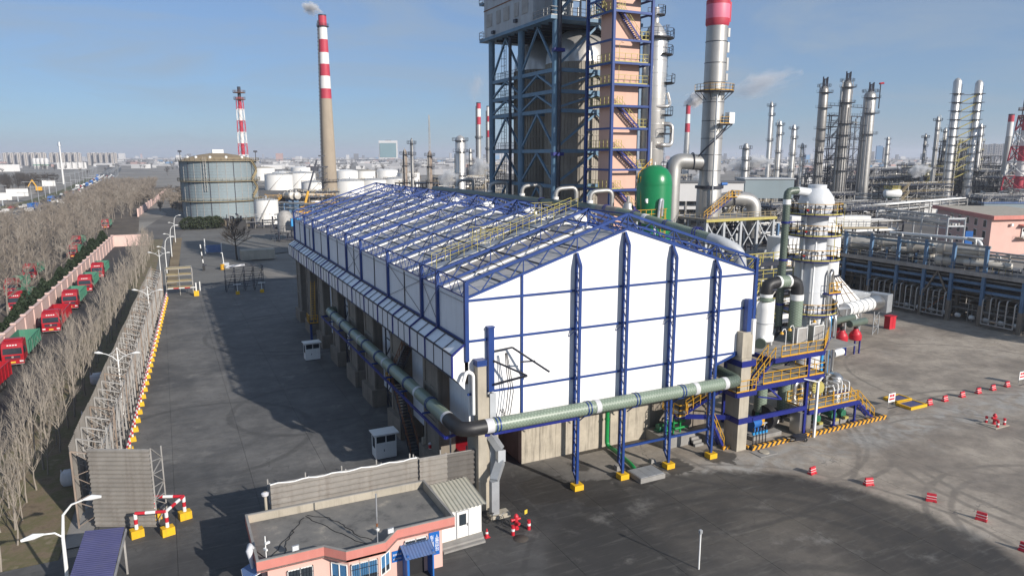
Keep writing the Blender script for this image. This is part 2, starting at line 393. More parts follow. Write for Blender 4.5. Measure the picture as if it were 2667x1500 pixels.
def yard_mat():
 m,n,b = nodes_of('yard',0.88,0); N = n.nodes.new; K = n.links.new
 co = N('ShaderNodeNewGeometry').outputs['Position']
 sx = N('ShaderNodeSeparateXYZ'); K(co,sx.inputs[0])
 def math_(op,a,b_=None,c=None):
  q = N('ShaderNodeMath'); q.operation = op
  for i,x in enumerate((a,b_,c)):
   if x is None: continue
   if isinstance(x,(int,float)): q.inputs[i].default_value = x
   else: K(x,q.inputs[i])
  return q.outputs[0]
 def noise(sc,det=6,rough=0.65,vec=co,dist=0.0):
  q = N('ShaderNodeTexNoise'); q.inputs['Scale'].default_value = sc; q.inputs['Detail'].default_value = det; q.inputs['Roughness'].default_value = rough; q.inputs['Distortion'].default_value = dist
  K(vec,q.inputs['Vector']); return q.outputs[0]
 def rng(v,a,b_,c=0.0,d=1.0):
  q = N('ShaderNodeMapRange'); q.interpolation_type = 'SMOOTHSTEP'
  for i,x in enumerate((a,b_,c,d)): q.inputs[i + 1].default_value = x
  K(v,q.inputs[0]); return q.outputs[0]
 def mix(f,a,b_):
  q = N('ShaderNodeMixRGB')
  for i,x in ((0,f),(1,a),(2,b_)):
   if isinstance(x,tuple): q.inputs[i].default_value = rgba(x)
   elif isinstance(x,(int,float)): q.inputs[i].default_value = x
   else: K(x,q.inputs[i])
  return q.outputs[0]
 n1 = noise(0.09,8,0.7); n2 = noise(0.9,6,0.7); n3 = noise(0.35,5,0.6,dist=1.5)
 def dist(cx,cy,wob=1.5):
  v = N('ShaderNodeVectorMath'); v.operation = 'DISTANCE'; K(co,v.inputs[0]); v.inputs[1].default_value = (cx,cy,0)
  return math_('ADD',v.outputs['Value'],math_('MULTIPLY',math_('SUBTRACT',n3,0.5),wob))
 # concrete: grey left yard, warmer paler right yard
 left = mix(rng(n1,0.36,0.64),(0.088,0.087,0.086),(0.165,0.162,0.158))
 right = mix(rng(n1,0.36,0.64),(0.24,0.205,0.168),(0.42,0.365,0.30))
 col = mix(rng(sx.outputs[0],24,46),left,right)
 # pale dusty strip in front of the plant
 strip = math_('MULTIPLY',rng(math_('ABSOLUTE',math_('SUBTRACT',sx.outputs[1],43.6)),3.6,0.4),rng(n3,0.35,0.62))
 col = mix(math_('MULTIPLY',strip,rng(sx.outputs[0],26,36,0,0.9)),col,(0.40,0.385,0.355))
 # the black turning circle worn by trucks
 d0 = dist(34.8,29.4,2.2)
 ring = math_('MULTIPLY',rng(d0,17.0,15.6),rng(d0,2.0,10.5,0.72,1.0))
 col = mix(math_('MULTIPLY',ring,0.92),col,mix(rng(n1,0.35,0.65),(0.024,0.023,0.022),(0.070,0.062,0.053)))
 # coal dust where trucks leave the pit, and in the foreground
 dk = math_('MULTIPLY',rng(dist(23.5,47,5),8.5,3.0),rng(n3,0.25,0.5))
 col = mix(math_('MULTIPLY',dk,0.85),col,(0.022,0.021,0.021))
 dk2 = math_('MULTIPLY',rng(dist(6,40,8),26,9),0.8); col = mix(dk2,col,(0.048,0.047,0.047))
 n4 = noise(0.5,9,0.78); col = mix(rng(n4,0.40,0.60,0,0.5),col,mix(0.5,col,(0.02,0.02,0.02))); col = mix(rng(noise(0.23,7,0.7),0.55,0.72,0,0.35),col,(0.33,0.315,0.29))
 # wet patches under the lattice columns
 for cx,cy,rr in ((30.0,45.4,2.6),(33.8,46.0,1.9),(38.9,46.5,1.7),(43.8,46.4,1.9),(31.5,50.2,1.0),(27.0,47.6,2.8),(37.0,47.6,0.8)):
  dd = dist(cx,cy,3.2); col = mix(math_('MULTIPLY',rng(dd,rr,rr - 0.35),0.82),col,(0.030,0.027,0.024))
 # tyre arcs
 arcs = [(66.5,38.5,8.2,.28),(66.5,38.5,6.7,.25),(52,49,11.5,.4),(49,52,13.4,.35),(34.8,29.4,13.2,.6),(34.8,29.4,11.6,.5),(34.8,29.4,9.4,.5),
   (34.8,29.4,17.6,.3),(30,18,14,.6),(18,112,14,.5),(18,112,12.2,.45),(12,76,7.5,.5),(2,72,10,.5),(75,30,20,.4),(75,30,18.4,.4),
   (40,60,24.5,.35),(60,22,13,.4),(60,22,11.2,.4),(16,30,9,.5),(90,50,16,.3)]
 tot = None
 for i,(cx,cy,R,w) in enumerate(arcs):
  dd = dist(cx,cy,0.6); a = rng(math_('ABSOLUTE',math_('SUBTRACT',dd,R)),w,w * 0.3)
  tot = a if tot is None else math_('MAXIMUM',tot,a)
 tot = math_('MULTIPLY',tot,rng(n1,0.36,0.56)); col = mix(math_('MULTIPLY',tot,0.4),col,(0.028,0.028,0.029))
 # fine brushing: streaks swept round the circle, dust specks, hairline cracks
 mp = N('ShaderNodeMapping'); mp.inputs['Scale'].default_value = (0.25,2.2,1); mp.inputs['Rotation'].default_value = (0,0,0.5); K(co,mp.inputs[0])
 st = noise(1.0,7,0.75,mp.outputs[0]); col = mix(rng(st,0.5,0.8,0,0.38),col,(0.24,0.23,0.21))
 col = mix(rng(n2,0.55,0.85,0,0.35),col,(0.035,0.034,0.034))
 vo = N('ShaderNodeTexVoronoi'); vo.feature = 'DISTANCE_TO_EDGE'; vo.inputs['Scale'].default_value = 0.22; 
 av = N('ShaderNodeVectorMath'); av.operation = 'MULTIPLY_ADD'; nzv = N('ShaderNodeTexNoise'); nzv.inputs['Scale'].default_value = 0.8; K(co,nzv.inputs['Vector']); K(nzv.outputs[1],av.inputs[0]); av.inputs[1].default_value = (2.5,2.5,0); K(co,av.inputs[2]); K(av.outputs[0],vo.inputs['Vector'])
 cr = math_('MULTIPLY',rng(vo.outputs['Distance'],0.012,0.003),rng(n1,0.5,0.62)); col = mix(math_('MULTIPLY',cr,0.5),col,(0.05,0.05,0.05))
 K(col,b.inputs['Base Color'])
 K(rng(n1,0.35,0.65,0.72,0.95),b.inputs['Roughness'])
 bn = N('ShaderNodeBump'); bn.inputs['Strength'].default_value = 0.25; bn.inputs['Distance'].default_value = 0.02; K(n2,bn.inputs['Height']); K(bn.outputs[0],b.inputs['Normal'])
 MATS['yard'] = m
yard_mat()
def sheet(name,poly,z,m,**kw):
 b = MB(); b.quad(*[(p[0],p[1],z) for p in poly]); o = b.build(name,m,None,loc=(poly[0][0],poly[0][1],z),kind='structure',**kw); return o
fx = lambda y: -8.0 + 0.049 * y          # line of the guard rail beside the yard road
wx = lambda y: -26.3 + 0.049 * y         # line of the pink boundary wall
E8 = 14000
sheet('ground',[(-E8,-2000),(E8,-2000),(E8,E8),(-E8,E8)],-0.30,'land')
# plant ground right of the wall, far part
sheet('plant_ground',[(-12,262),(60,262),(60,160),(470,160),(560,420),(330,640),(40,700)],-0.12,'plant_floor')
sheet('plant_road',[(2,165),(20,165),(20,205),(60,222),(140,240),(140,262),(22,262),(20,300),(6,420),(-2,420),(8,300),(4,262)],-0.09,'plaza')
sheet('dry_lawn',[(4,420),(20,300),(24,292),(40,292),(40,420),(26,600),(6,600)],-0.08,'dry_grass')
# yard of concrete slabs
yb = sheet('yard',[(-12,10),(150,10),(150,165),(0,165),(-6,60)],-0.055,'road_old')
slabs = []
SX,SY = 6.0,6.0
def slab_poly(x0,y0):
 x1,y1 = x0 + SX - 0.022,y0 + SY - 0.022
 xl0,xl1 = fx(y0) - 0.9,fx(y1) - 0.9
 if y0 < 52: xl0 = xl1 = -12.5
 if x1 <= min(xl0,xl1) + 0.2: return None
 return [(max(x0,xl0),y0),(x1,y0),(x1,y1),(max(x0,xl1),y1)]
fwd = Vector((math.sin(math.radians(26.1)),math.cos(math.radians(26.1))))
rgt = Vector((fwd.y,-fwd.x))
cand = []
for i in range(-3,25):
 for j in range(0,24):
  x0,y0 = i * SX - 1.0,17.2 + j * SY
  if y0 > 160: continue
  if 22 < x0 + 3 < 46 and 53 < y0 and y0 < 118: continue
  p = slab_poly(x0,y0)
  if not p: continue
  c = Vector((x0 + 3,y0 + 3)); d = c.dot(fwd); s_ = abs(c.dot(rgt))
  if d < 20 or s_ > d * 0.8 + 14: continue
  cand.append((d,p))
cand.sort(key=lambda q: q[0])
rest = MB()
for k,(d,p) in enumerate(cand):
 b = MB() if k < 290 else rest
 b.prism(p,-0.05,0.0 - (0.004 if (k * 7) % 3 == 0 else 0.0))
 if k < 290:
  o = bpy.data.objects.new('concrete_slab',b.mesh('concrete_slab','yard',ORG[yb.name])); COL.objects.link(o); o.parent = yb
if rest.v:
 o = rest.build('concrete_slabs_beyond','yard',yb,kind='stuff')
# pit floor beneath the shed
sheet('pit_floor',[(19.5,49),(50,49),(50,124),(19.5,124)],-0.025,'road_old')
# strips left of the yard road
sheet('paved_strip',[(fx(55) - 6.6,55),(fx(55) - 0.9,55),(fx(163) - 0.9,163),(fx(163) - 6.6,163)],-0.20,'cement')
sheet('tree_strip',[(fx(20) - 13.5,20),(fx(20) - 3.0,20),(fx(56) - 3.0,56),(fx(165) - 4.2,165),(fx(262) - 3.6,262),(fx(262) - 10.0,262)],-0.16,'litter')
sheet('truck_road',[(wx(20) - 0.5,20),(fx(20) - 11.2,20),(fx(262) - 9.0,262),(wx(262) + 3,262),(wx(240) + 0.1,240)],-0.10,'asphalt')
sheet('side_path',[(fx(150) - 3.2,150),(fx(150) - 0.6,150),(2.2,262),(-0.6,262)],-0.13,'plaza')
sheet('path_edge',[(fx(152) - 0.5,152),(fx(152) + 1.4,152),(5.0,262),(2.4,262)],-0.06,'dry_grass')
sheet('wood_ground',[(-68,30),(wx(30),30),(wx(250),250),(wx(250) + 6,262),(-10,370),(4,700),(-48,700),(-48,520),(-60,380)],-0.22,'wood_floor')
# highway
hw_l = [(-260,260),(-120,370),(-80,420),(-66,480),(-64,660),(-72,1000),(-96,1650),(-130,2400)]
hw_r = [(-220,230),(-92,340),(-62,390),(-51,460),(-46,600),(-46,800),(-50,1000),(-68,1640),(-100,2400)]
def strip(name,l,r,z,m):
 return sheet(name,l + r[::-1],z,m)
strip('highway',hw_l,hw_r,-0.15,'road_old')
hv_l = [(-280,270),(-132,380),(-90,432),(-76,490),(-72,660),(-80,1000)]
strip('highway_verge',hv_l,[(x - 0.6,y) for x,y in hw_l[:6]],-0.17,'green_verge')
sheet('building_site',[(-560,420),(-280,330),(-140,400),(-96,450),(-82,520),(-84,760),(-150,800),(-560,700)],-0.19,'sandy')
def lerp_line(pts,y):
 for (x0,y0),(x1,y1) in zip(pts,pts[1:]):
  if y0 <= y <= y1: return x0 + (x1 - x0) * (y - y0) / (y1 - y0)
 return pts[-1][0]
mk = MB()
for fr in (0.22,0.42,0.62,0.82):
 y = 395.0
 while y < 1300:
  xs = [lerp_line(hw_l,y),lerp_line(hw_r,y),lerp_line(hw_l,y + 6),lerp_line(hw_r,y + 6)]
  a = xs[0] + (xs[1] - xs[0]) * fr; b_ = xs[2] + (xs[3] - xs[2]) * fr
  mk.quad((a - .1,y,-0.14),(a + .1,y,-0.14),(b_ + .1,y + 6,-0.14),(b_ - .1,y + 6,-0.14)); y += 14 if fr != 0.62 else 6
mk.build('lane_markings','white',None,kind='structure')
md = MB()
y = 395.0
while y < 1500:
 a = lerp_line(hw_l,y) * .38 + lerp_line(hw_r,y) * .62; b_ = lerp_line(hw_l,y + 20) * .38 + lerp_line(hw_r,y + 20) * .62
 md.bar((a,y,0.25),(b_,y + 20,0.25),0.5,0.9); y += 20
md.build('highway_median','cement',None,kind='structure')
# ------------------------------------------------------------------ the coke shed
X0,X1,XR = 19.5,47.95,33.7; GY = 47.5; FY = 122.5
ZE,ZC,ZRT,ZRB = 17.87,16.70,22.38,21.2
zt = lambda x: ZE + (ZRT - ZE) * (1 - abs(x - XR) / (XR - X0)); zb = lambda x: ZC + (ZRB - ZC) * (1 - abs(x - XR) / (XR - X0))
shed = thing('coke_shed','long white coke shed with blue steel trusses standing above its roof','shed',(XR,85,0))
MAIN = [47.5,53.55,57.5,67.7,78.3,85.35,95.65,106.0,112.8,122.5]
MID = [62.6,73.0,90.5,100.8,117.6]
FR = sorted(MAIN + MID)
# gable panels between girts and mullions
CXS = [24.1,28.84,33.36,38.23,43.05]
def gab(x): return 6.6 if x < 43.57 else (8.39 + (x - 43.57) * (9.42 - 8.39) / 3.4)
xs = [X0 + .12] + CXS + [X1 - .12]; zs = [6.6,9.31,13.43,16.52,99]
for i in range(len(xs) - 1):
 for j in range(4):
  a,b_ = xs[i] + .02,xs[i + 1] - .02; z0,z1 = zs[j],zs[j + 1]
  cols = [a] + ([XR] if a < XR < b_ else []) + ([43.57] if a < 43.57 < b_ else []) + [b_]; lo = []; hi = []
  for x in cols:
   l = max(z0,gab(x)) if x > 43 else z0; h = min(z1,zb(x) - .05); lo.append((x,l)); hi.append((x,max(h,l)))
  if max(h[1] - l[1] for h,l in zip(hi,lo)) < 0.05: continue
  poly = lo + hi[::-1]; p = []
  for q in poly:
   if not p or (abs(q[0] - p[-1][0]) + abs(q[1] - p[-1][1])) > 1e-4: p.append(q)
  m = MB(); n_ = len(p); m.v = [(q[0],GY + .02,q[1]) for q in p] + [(q[0],GY + .10,q[1]) for q in p]
  m._f(list(range(n_))); m._f(list(range(n_,2 * n_))[::-1])
  for k in range(n_): m._f([(k + 1) % n_,k,n_ + k,n_ + (k + 1) % n_])
  m.build('gable_panel','white_panel',shed)
# girts across the gable
for z,x1 in ((9.31,46.2),(13.43,X1),(16.52,X1),(6.62,43.5)):
 part('girt','blue',shed,lambda b: b.bar((X0,GY - .06,z),(x1,GY - .06,z),.12,.16))
part('mullion','blue',shed,lambda b: b.bar((24.1,GY - .05,6.6),(24.1,GY - .05,zb(24.1)),.16))
part('soffit_beam','blue',shed,lambda b: b.bar((43.57,GY - .05,8.39),(46.95,GY - .05,9.42),.14,.2))
# lattice columns in front of the gable
for k,x in enumerate(CXS[1:]):
 def lc(b):
  zt_ = zb(x) - .15; yf,yb_ = 46.72,47.32
  b.bar((x,yb_,1.3),(x,yb_,zt_),.20,.18); b.bar((x,yf,.45),(x,yf,zt_ - .9),.22,.18)
  b.bar((x,yb_,zt_),(x,yf,zt_ - .9),.2); b.bar((x,yf,.5),(x,yb_,1.3),.12)
  b.truss((x,yf,1.0),(x,yf,zt_ - 1.0),(x,yb_,1.3),(x,yb_,zt_ - .4),int(zt_ / .62),.055,vert=False)
  for z in (9.31,13.43,16.52):
   b.bar((x,yf,z),(x,yb_,z),.08)
  for z in (13.43,): b.bar((x - .15,yf,z + .2),(x - .55,GY - .05,z - .6),.06); b.bar((x + .15,yf,z + .2),(x + .35,GY - .05,z - .5),.06)
 part('lattice_column','blue',shed,lc)
 part('column_plinth','yellow_block',shed,lambda b: b.bb(x - .42,46.3,0,x + .42,47.05,.46))
part('tie_beam','blue',shed,lambda b: b.bar((33.5,47.1,2.6),(38.1,47.1,2.6),.14,.2))
part('tie_beam','blue',shed,lambda b: b.bar((38.4,47.1,2.6),(43.0,47.1,2.6),.14,.2))
for x in (X0,X1):
 part('corner_column','blue',shed,lambda b: b.bar((x,GY,11.9 if x == X0 else 10.6),(x,GY,ZE + .05),.3,.34))
# roof trusses
for k,y in enumerate(FR):
 big = y in MAIN; w = .19 if big else .11
 def tr(b):
  for xe in (X0,X1):
   b.bar((xe,y,ZE),(XR,y,ZRT),w,w * 1.1)
   b.bar((xe,y,ZC),(XR,y,ZRB),w * .85,w)
   b.truss((xe,y,ZE),(XR,y,ZRT),(xe,y,ZC),(XR,y,ZRB),12,.075 if big else .06,vert=False)
   for t in (1 / 3,2 / 3): x = xe + (XR - xe) * t; b.bar((x,y,zt(x)),(x,y,zb(x)),.07)
  b.bar((XR,y,ZRT),(XR,y,ZRB),.1)
 part('roof_truss','blue' if big else 'blue',shed,tr)
 if k and k < len(FR) - 1:
  def up(b):
   for xe in (X0,X1):
    q = .14 if xe == X0 else -.14
    b.slabquad([(xe + q,y - .15,zb(xe + q) - .05),(XR,y - .15,ZRB - .05),(XR,y + .12,ZRB - .05),(xe + q,y + .12,zb(xe + q) - .05)][::1],.0001) if 0 else None
    b.bar((xe + q,y - .02,zb(xe + q) - .38),(XR,y - .02,ZRB - .38),.26,.20)
  part('roof_upstand','white',shed,up)
# roof panels: four strips on each slope of each bay
for y0,y1 in zip(FR,FR[1:]):
 for xe,sg in ((X0,1),(X1,-1)):
  for k in range(4):
   t0,t1 = k / 4,(k + 1) / 4; xa = xe + (XR - xe) * t0 + sg * .02; xb = xe + (XR - xe) * t1 - sg * .02
   pts = [(xa,y0 + .18,zb(xa) - .42),(xb,y0 + .18,zb(xb) - .42),(xb,y1 - .21,zb(xb) - .42),(xa,y1 - .21,zb(xa) - .42)]
   if sg < 0: pts = pts[::-1]
   part('roof_panel','roof_panel',shed,lambda b: b.slabquad(pts,.06))
# purlin battens under the panels read as ribs on the roof
for xe,sg in ((X0,1),(X1,-1)):
 for k in range(1,4):
  x = xe + (XR - xe) * k / 4; part('purlin','dark_steel',shed,lambda b: b.bar((x,GY + .3,zb(x) - .40),(x,FY - .3,zb(x) - .40),.12,.1))
# longitudinal lattice girders
def longi(name,x,w,n,dz=0.0,m='blue'):
 def f(b):
  b.bar((x,GY,zt(x) - dz),(x,FY,zt(x) - dz),w); b.bar((x,GY,zb(x) - .02),(x,FY,zb(x) - .02),w * .9)
  for y0,y1 in zip(FR,FR[1:]):
   k = n if (y1 - y0) > 4.5 else max(2,n - 2)
   b.truss((x,y0,zt(x) - dz),(x,y1,zt(x) - dz),(x,y0,zb(x)),(x,y1,zb(x)),k,w * .45,vert=False)
 part(name,m,shed,f)
longi('eave_girder',X0 + .06,.10,6); longi('eave_girder',X1 - .06,.10,6); longi('ridge_girder',XR + .02,.12,4)
for x in (X0 + 4.75,X0 + 9.5,X1 - 4.75,X1 - 9.5): longi('lattice_purlin',x,.085,2,.05,'dark_steel')
for y0,y1 in zip(MAIN[1:],MAIN[2:]):
 if int(y0) % 2 == 0: continue
 def brace(b):
  for t0,t1 in ((0,1 / 3),(1 / 3,2 / 3),(2 / 3,1)):
   xa = X0 + (XR - X0) * t0; xb = X0 + (XR - X0) * t1
   b.bar((xa,y0,zt(xa) - .1),(xb,y1,zt(xb) - .1),.05); b.bar((xa,y1,zt(xa) - .12),(xb,y0,zt(xb) - .12),.05)
 part('wind_bracing','dark_steel',shed,brace)
# side wall panels, posts and mid mullions (left side, and plain right side)
for y0,y1 in zip(MAIN,MAIN[1:]):
 k = 2 if y1 - y0 > 6.5 else 1
 for j in range(k):
  a = y0 + (y1 - y0) * j / k + .12; c_ = y0 + (y1 - y0) * (j + 1) / k - .06
  def pn(b):
   b.corrugated((X0 + .1,c_,13.35),(0,0,1),(0,-1,0),3.25,c_ - a,.3,.03); b.bb(X0 + .12,a,13.35,X0 + .16,c_,16.6)
  part('wall_panel','wall_panel',shed,pn)
  if j: part('wall_mullion','dark_steel',shed,lambda b: b.bar((X0 + .06,a - .1,13.3),(X0 + .06,a - .1,16.6),.08))
 def xr(b):
  b.bar((X0 + .03,y0,13.4),(X0 + .03,y1,16.5),.03); b.bar((X0 + .03,y1,13.4),(X0 + .03,y0,16.5),.03)
 if int(y0) in (53,57,78): part('tie_rod','dark_steel',shed,xr)
 part('wall_panel','wall_panel',shed,lambda b: b.bb(X1 - .16,y0 + .1,9.5,X1 - .1,y1 - .1,16.6))
 part('eave_beam','blue',shed,lambda b: b.bar((X0 + .02,y0 + .1,13.28),(X0 + .02,y1 - .1,13.28),.14,.16))
for y in MAIN[1:]:
 part('wall_post','blue',shed,lambda b: b.bar((X0 - .02,y,10.7),(X0 - .02,y,ZE + .05),.26,.30))
 part('wall_post','blue',shed,lambda b: b.bar((X1 + .02,y,6.0),(X1 + .02,y,ZE + .05),.26,.30))
# sloping canopy and skirt along the left side
CX,CZ0,CZ1 = 18.35,12.45,10.75
for y0,y1 in zip(FR,FR[1:]):
 k = 3 if y1 - y0 > 4.5 else 2
 for j in range(k):
  a = y0 + (y1 - y0) * j / k + .05; c_ = y0 + (y1 - y0) * (j + 1) / k - .05
  part('canopy_panel','canopy_panel',shed,lambda b: b.slabquad([(CX + .03,a,CZ0),(X0,a,13.2),(X0,c_,13.2),(CX + .03,c_,CZ0)],.05))
  part('skirt_panel','canopy_panel',shed,lambda b: b.bb(CX,a,CZ1,CX + .05,c_,CZ0 - .04))
  if j: part('canopy_rib','dark_steel',shed,lambda b: (b.bar((CX - .02,a - .05,CZ0 + .03),(X0 - .05,a - .05,13.24),.05),b.bar((CX - .02,a - .05,CZ1),(CX - .02,a - .05,CZ0),.05)))
 part('canopy_frame','navy',shed,lambda b: (b.bar((CX - .03,y0,CZ0 + .04),(X0 - .1,y0,13.26),.13),b.bar((CX - .03,y0,CZ1),(CX - .03,y0,CZ0 + .08),.13)))
part('canopy_edge','dark_steel',shed,lambda b: (b.bar((CX - .03,GY,CZ0 + .03),(CX - .03,FY,CZ0 + .03),.1),b.bar((CX - .03,GY,CZ1),(CX - .03,FY,CZ1),.09),b.bar((X0 - .12,GY,13.22),(X0 - .12,FY,13.22),.1)))
part('canopy_end','white_panel',shed,lambda b: b.hexa([(CX + .06,GY + .05,CZ1),(X0 - .15,GY + .05,9.7),(X0 - .15,GY + .1,9.7),(CX + .06,GY + .1,CZ1),(CX + .06,GY + .05,CZ0 - .1),(X0 - .15,GY + .05,13.05),(X0 - .15,GY + .1,13.05),(CX + .06,GY + .1,CZ0 - .1)]))
# lower white wall set back behind the concrete piers
PIER = [(53.3,57.0),(63.2,66.9),(73.4,77.1),(81.0,84.7),(90.4,94.1),(100.0,103.5),(109.0,112.7),(118.0,121.5)]
last = 49.0
for a,c_ in PIER:
 part('lower_panel','wall_panel',shed,lambda b: b.corrugated((20.3,a,5.2 if a < 60 else 2.2),(0,0,1),(0,-1,0),5.6 if a < 60 else 8.6,a - last,.35,.04)); last = c_
for a,c_ in PIER:
 def pr(b):
  b.bb(19.35,a + .35,1.9,20.9,c_ - .35,10.8); b.bb(19.25,a,1.9,19.45,a + .5,10.8); b.bb(19.25,c_ - .5,1.9,19.45,c_,10.8)
  for z in (4.5,7.5): b.bb(19.27,a + .5,z,19.42,c_ - .5,z + .35)
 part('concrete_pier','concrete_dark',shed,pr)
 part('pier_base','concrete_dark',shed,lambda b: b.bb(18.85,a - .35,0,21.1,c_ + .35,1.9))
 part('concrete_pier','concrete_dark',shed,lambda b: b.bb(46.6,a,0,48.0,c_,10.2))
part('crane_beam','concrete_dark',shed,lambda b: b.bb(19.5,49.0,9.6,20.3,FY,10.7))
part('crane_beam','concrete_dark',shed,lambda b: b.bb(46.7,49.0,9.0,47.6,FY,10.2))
# front corner piers
def fp(b):
 b.bb(20.05,46.72,0,20.75,47.42,11.6); b.bb(20.05,47.42,0,20.75,48.9,6.4); b.bb(20.75,46.95,0,21.08,47.40,9.0)
part('concrete_pier','concrete',shed,fp)
part('pier_cap','blue',shed,lambda b: b.bb(20.0,46.68,11.6,20.8,47.44,12.05))
part('steel_post','grey_paint',shed,lambda b: (b.bb(21.12,46.9,0,21.62,46.97,9.3),b.bb(21.12,47.3,0,21.62,47.37,9.3),b.bb(21.33,46.97,0,21.41,47.3,9.3)))
part('steel_post_edge','concrete',shed,lambda b: b.bb(21.64,46.95,0,21.82,47.4,6.3))
def gal(b):
 b.bar((21.35,47.3,9.4),(21.35,47.3,14.35),.46); b.bar((21.35,47.3,14.35),(21.35,47.3,14.45),.56)
part('jib_post','blue',shed,gal)
def jib(b):
 b.bar((21.5,47.1,11.8),(23.4,45.2,10.9),.12); b.bar((21.6,47.2,12.5),(23.0,46.9,12.7),.12); b.bar((23.0,46.9,12.7),(25.2,45.0,11.0),.12); b.bar((23.4,45.2,10.9),(21.5,46.9,10.0),.16); b.bar((23.4,46.2,11.7),(24.4,45.8,11.75),.1)
part('jib_arm','dark_steel',shed,jib)
def cab(b):
 for i in range(3):
  o = i * .12; pts = [(22.3 + o * .6,46.7,12.4)] + [(22.1 + o + .9 * math.sin(t * math.pi) * (.5 + .1 * i),46.65,12.4 - 5.4 * t - i * .2) for t in (.2,.5,.8,.95)] + [(21.9 + o,46.7,8.0)]
  b.tube(pts,.035,5)
part('hose_loop','black',shed,cab)
part('vent_pipe','white',shed,lambda b: b.tube(rounded([(19.85,47.1,7.8),(19.85,47.1,11.0),(19.25,47.0,11.3),(18.95,46.9,10.5)],.35),.14,10))
def rp(b):
 b.bb(46.05,46.6,0,47.2,48.4,8.9); b.bb(46.15,46.75,8.9,47.1,48.2,11.3); b.bb(47.2,46.9,0,47.5,47.4,11.0)
part('concrete_pier','concrete',shed,rp)
part('pier_band','navy',shed,lambda b: b.bb(46.0,46.5,2.65,47.7,48.5,3.2)); part('pier_band','navy',shed,lambda b: b.bb(46.0,46.5,8.1,47.7,48.5,8.65))
part('jib_post','blue',shed,lambda b: b.bar((46.9,47.1,11.3),(46.9,47.1,14.3),.5))
part('cable_duct','white',shed,lambda b: b.bb(47.75,47.2,9.0,48.1,47.9,12.3))
# the pit wall and corrugated strip under the gable
part('pit_wall','stained_concrete',shed,lambda b: [b.bb(xa,53.0,0,xa + 3.48,53.6,4.5) for xa in (26.9,30.4,33.9,37.4)])
part('pit_wall_cap','stained_concrete',shed,lambda b: b.bb(26.9,52.9,4.5,40.9,53.5,4.75))
part('strip_sheet','wall_panel',shed,lambda b: b.corrugated((46,53.05,4.85),(0,0,1),(-1,0,0),2.2,19.5,.28,.05))
part('strip_beam','blue',shed,lambda b: b.bar((26.5,52.9,5.6),(46.0,52.9,5.6),.16,.22))
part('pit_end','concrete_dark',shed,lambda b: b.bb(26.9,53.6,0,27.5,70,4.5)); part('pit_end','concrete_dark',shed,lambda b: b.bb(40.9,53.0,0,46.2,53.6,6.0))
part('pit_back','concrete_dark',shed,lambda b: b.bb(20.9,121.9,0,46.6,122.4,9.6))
part('far_gable','wall_panel',shed,lambda b: b.hexa([(X0,FY,9.6),(X1,FY,9.6),(X1,FY + .1,9.6),(X0,FY + .1,9.6),(X0,FY,16.4),(X1,FY,16.4),(X1,FY + .1,16.4),(X0,FY + .1,16.4)]))
# roof walkway with rails
def wk(b):
 for xa,xb in ((X0 + .6,XR),):
  b.slabquad([(xa,55.3,zt(xa) - .25),(xb,55.3,zt(xb) - .25),(xb,56.5,zt(xb) - .25),(xa,56.5,zt(xa) - .25)],.06)
part('roof_walkway','galv',shed,wk)
part('walkway_railing','pale_yellow',shed,lambda b: (b.rail([(X0 + .6,55.3,zt(X0 + .6) - .25),(XR,55.3,zt(XR) - .25)],1.1,.035,1.3,kick=False),b.rail([(X0 + .6,56.5,zt(X0 + .6) - .25),(XR,56.5,zt(XR) - .25)],1.1,.035,1.3,kick=False)))
for xa in (25.2,31.6):
 z = zt(xa) + .1
 part('roof_platform','white',shed,lambda b: b.bb(xa,57.9,z - .5,xa + 2.4,60.5,z - .35))
 part('platform_railing','pale_yellow',shed,lambda b: b.rail([(xa,57.9,z - .35),(xa + 2.4,57.9,z - .35),(xa + 2.4,60.5,z - .35),(xa,60.5,z - .35)],1.1,.035,1.0,kick=False,close=True))
# vents along the ridge
for y in (60,70.5,82,93,104,115):
 part('ridge_vent','white',shed,lambda b: b.lathe((36.6,y,19.4),[(0.01,0),(.85,0),(.95,.6),(.95,1.5),(.7,1.9),(0.01,2.0)],14))
# ------------------------------------------------------------------ text helper
def lettering(name,body,size,loc,rot,parent,m='lettering',spacing=1.0,align='CENTER'):
 cu = bpy.data.curves.new(name,'FONT'); cu.body = body; cu.size = size; cu.align_x = align; cu.align_y = 'CENTER'; cu.space_line = spacing; cu.extrude = 0.004
 t = bpy.data.objects.new(name,cu); COL.objects.link(t); bpy.context.view_layer.update()
 me = bpy.data.meshes.new_from_object(t.evaluated_get(bpy.context.evaluated_depsgraph_get())); bpy.data.objects.remove(t)
 me.materials.clear(); me.materials.append(MATS[m])
 o = bpy.data.objects.new(name,me); COL.objects.link(o)
 if parent is not None: o.parent = parent; oo = ORG[parent.name]; o.location = Vector(loc) - Vector(oo)
 else: o.location = loc
 o.rotation_euler = rot; return o
FRONT = (math.pi / 2,0,0)
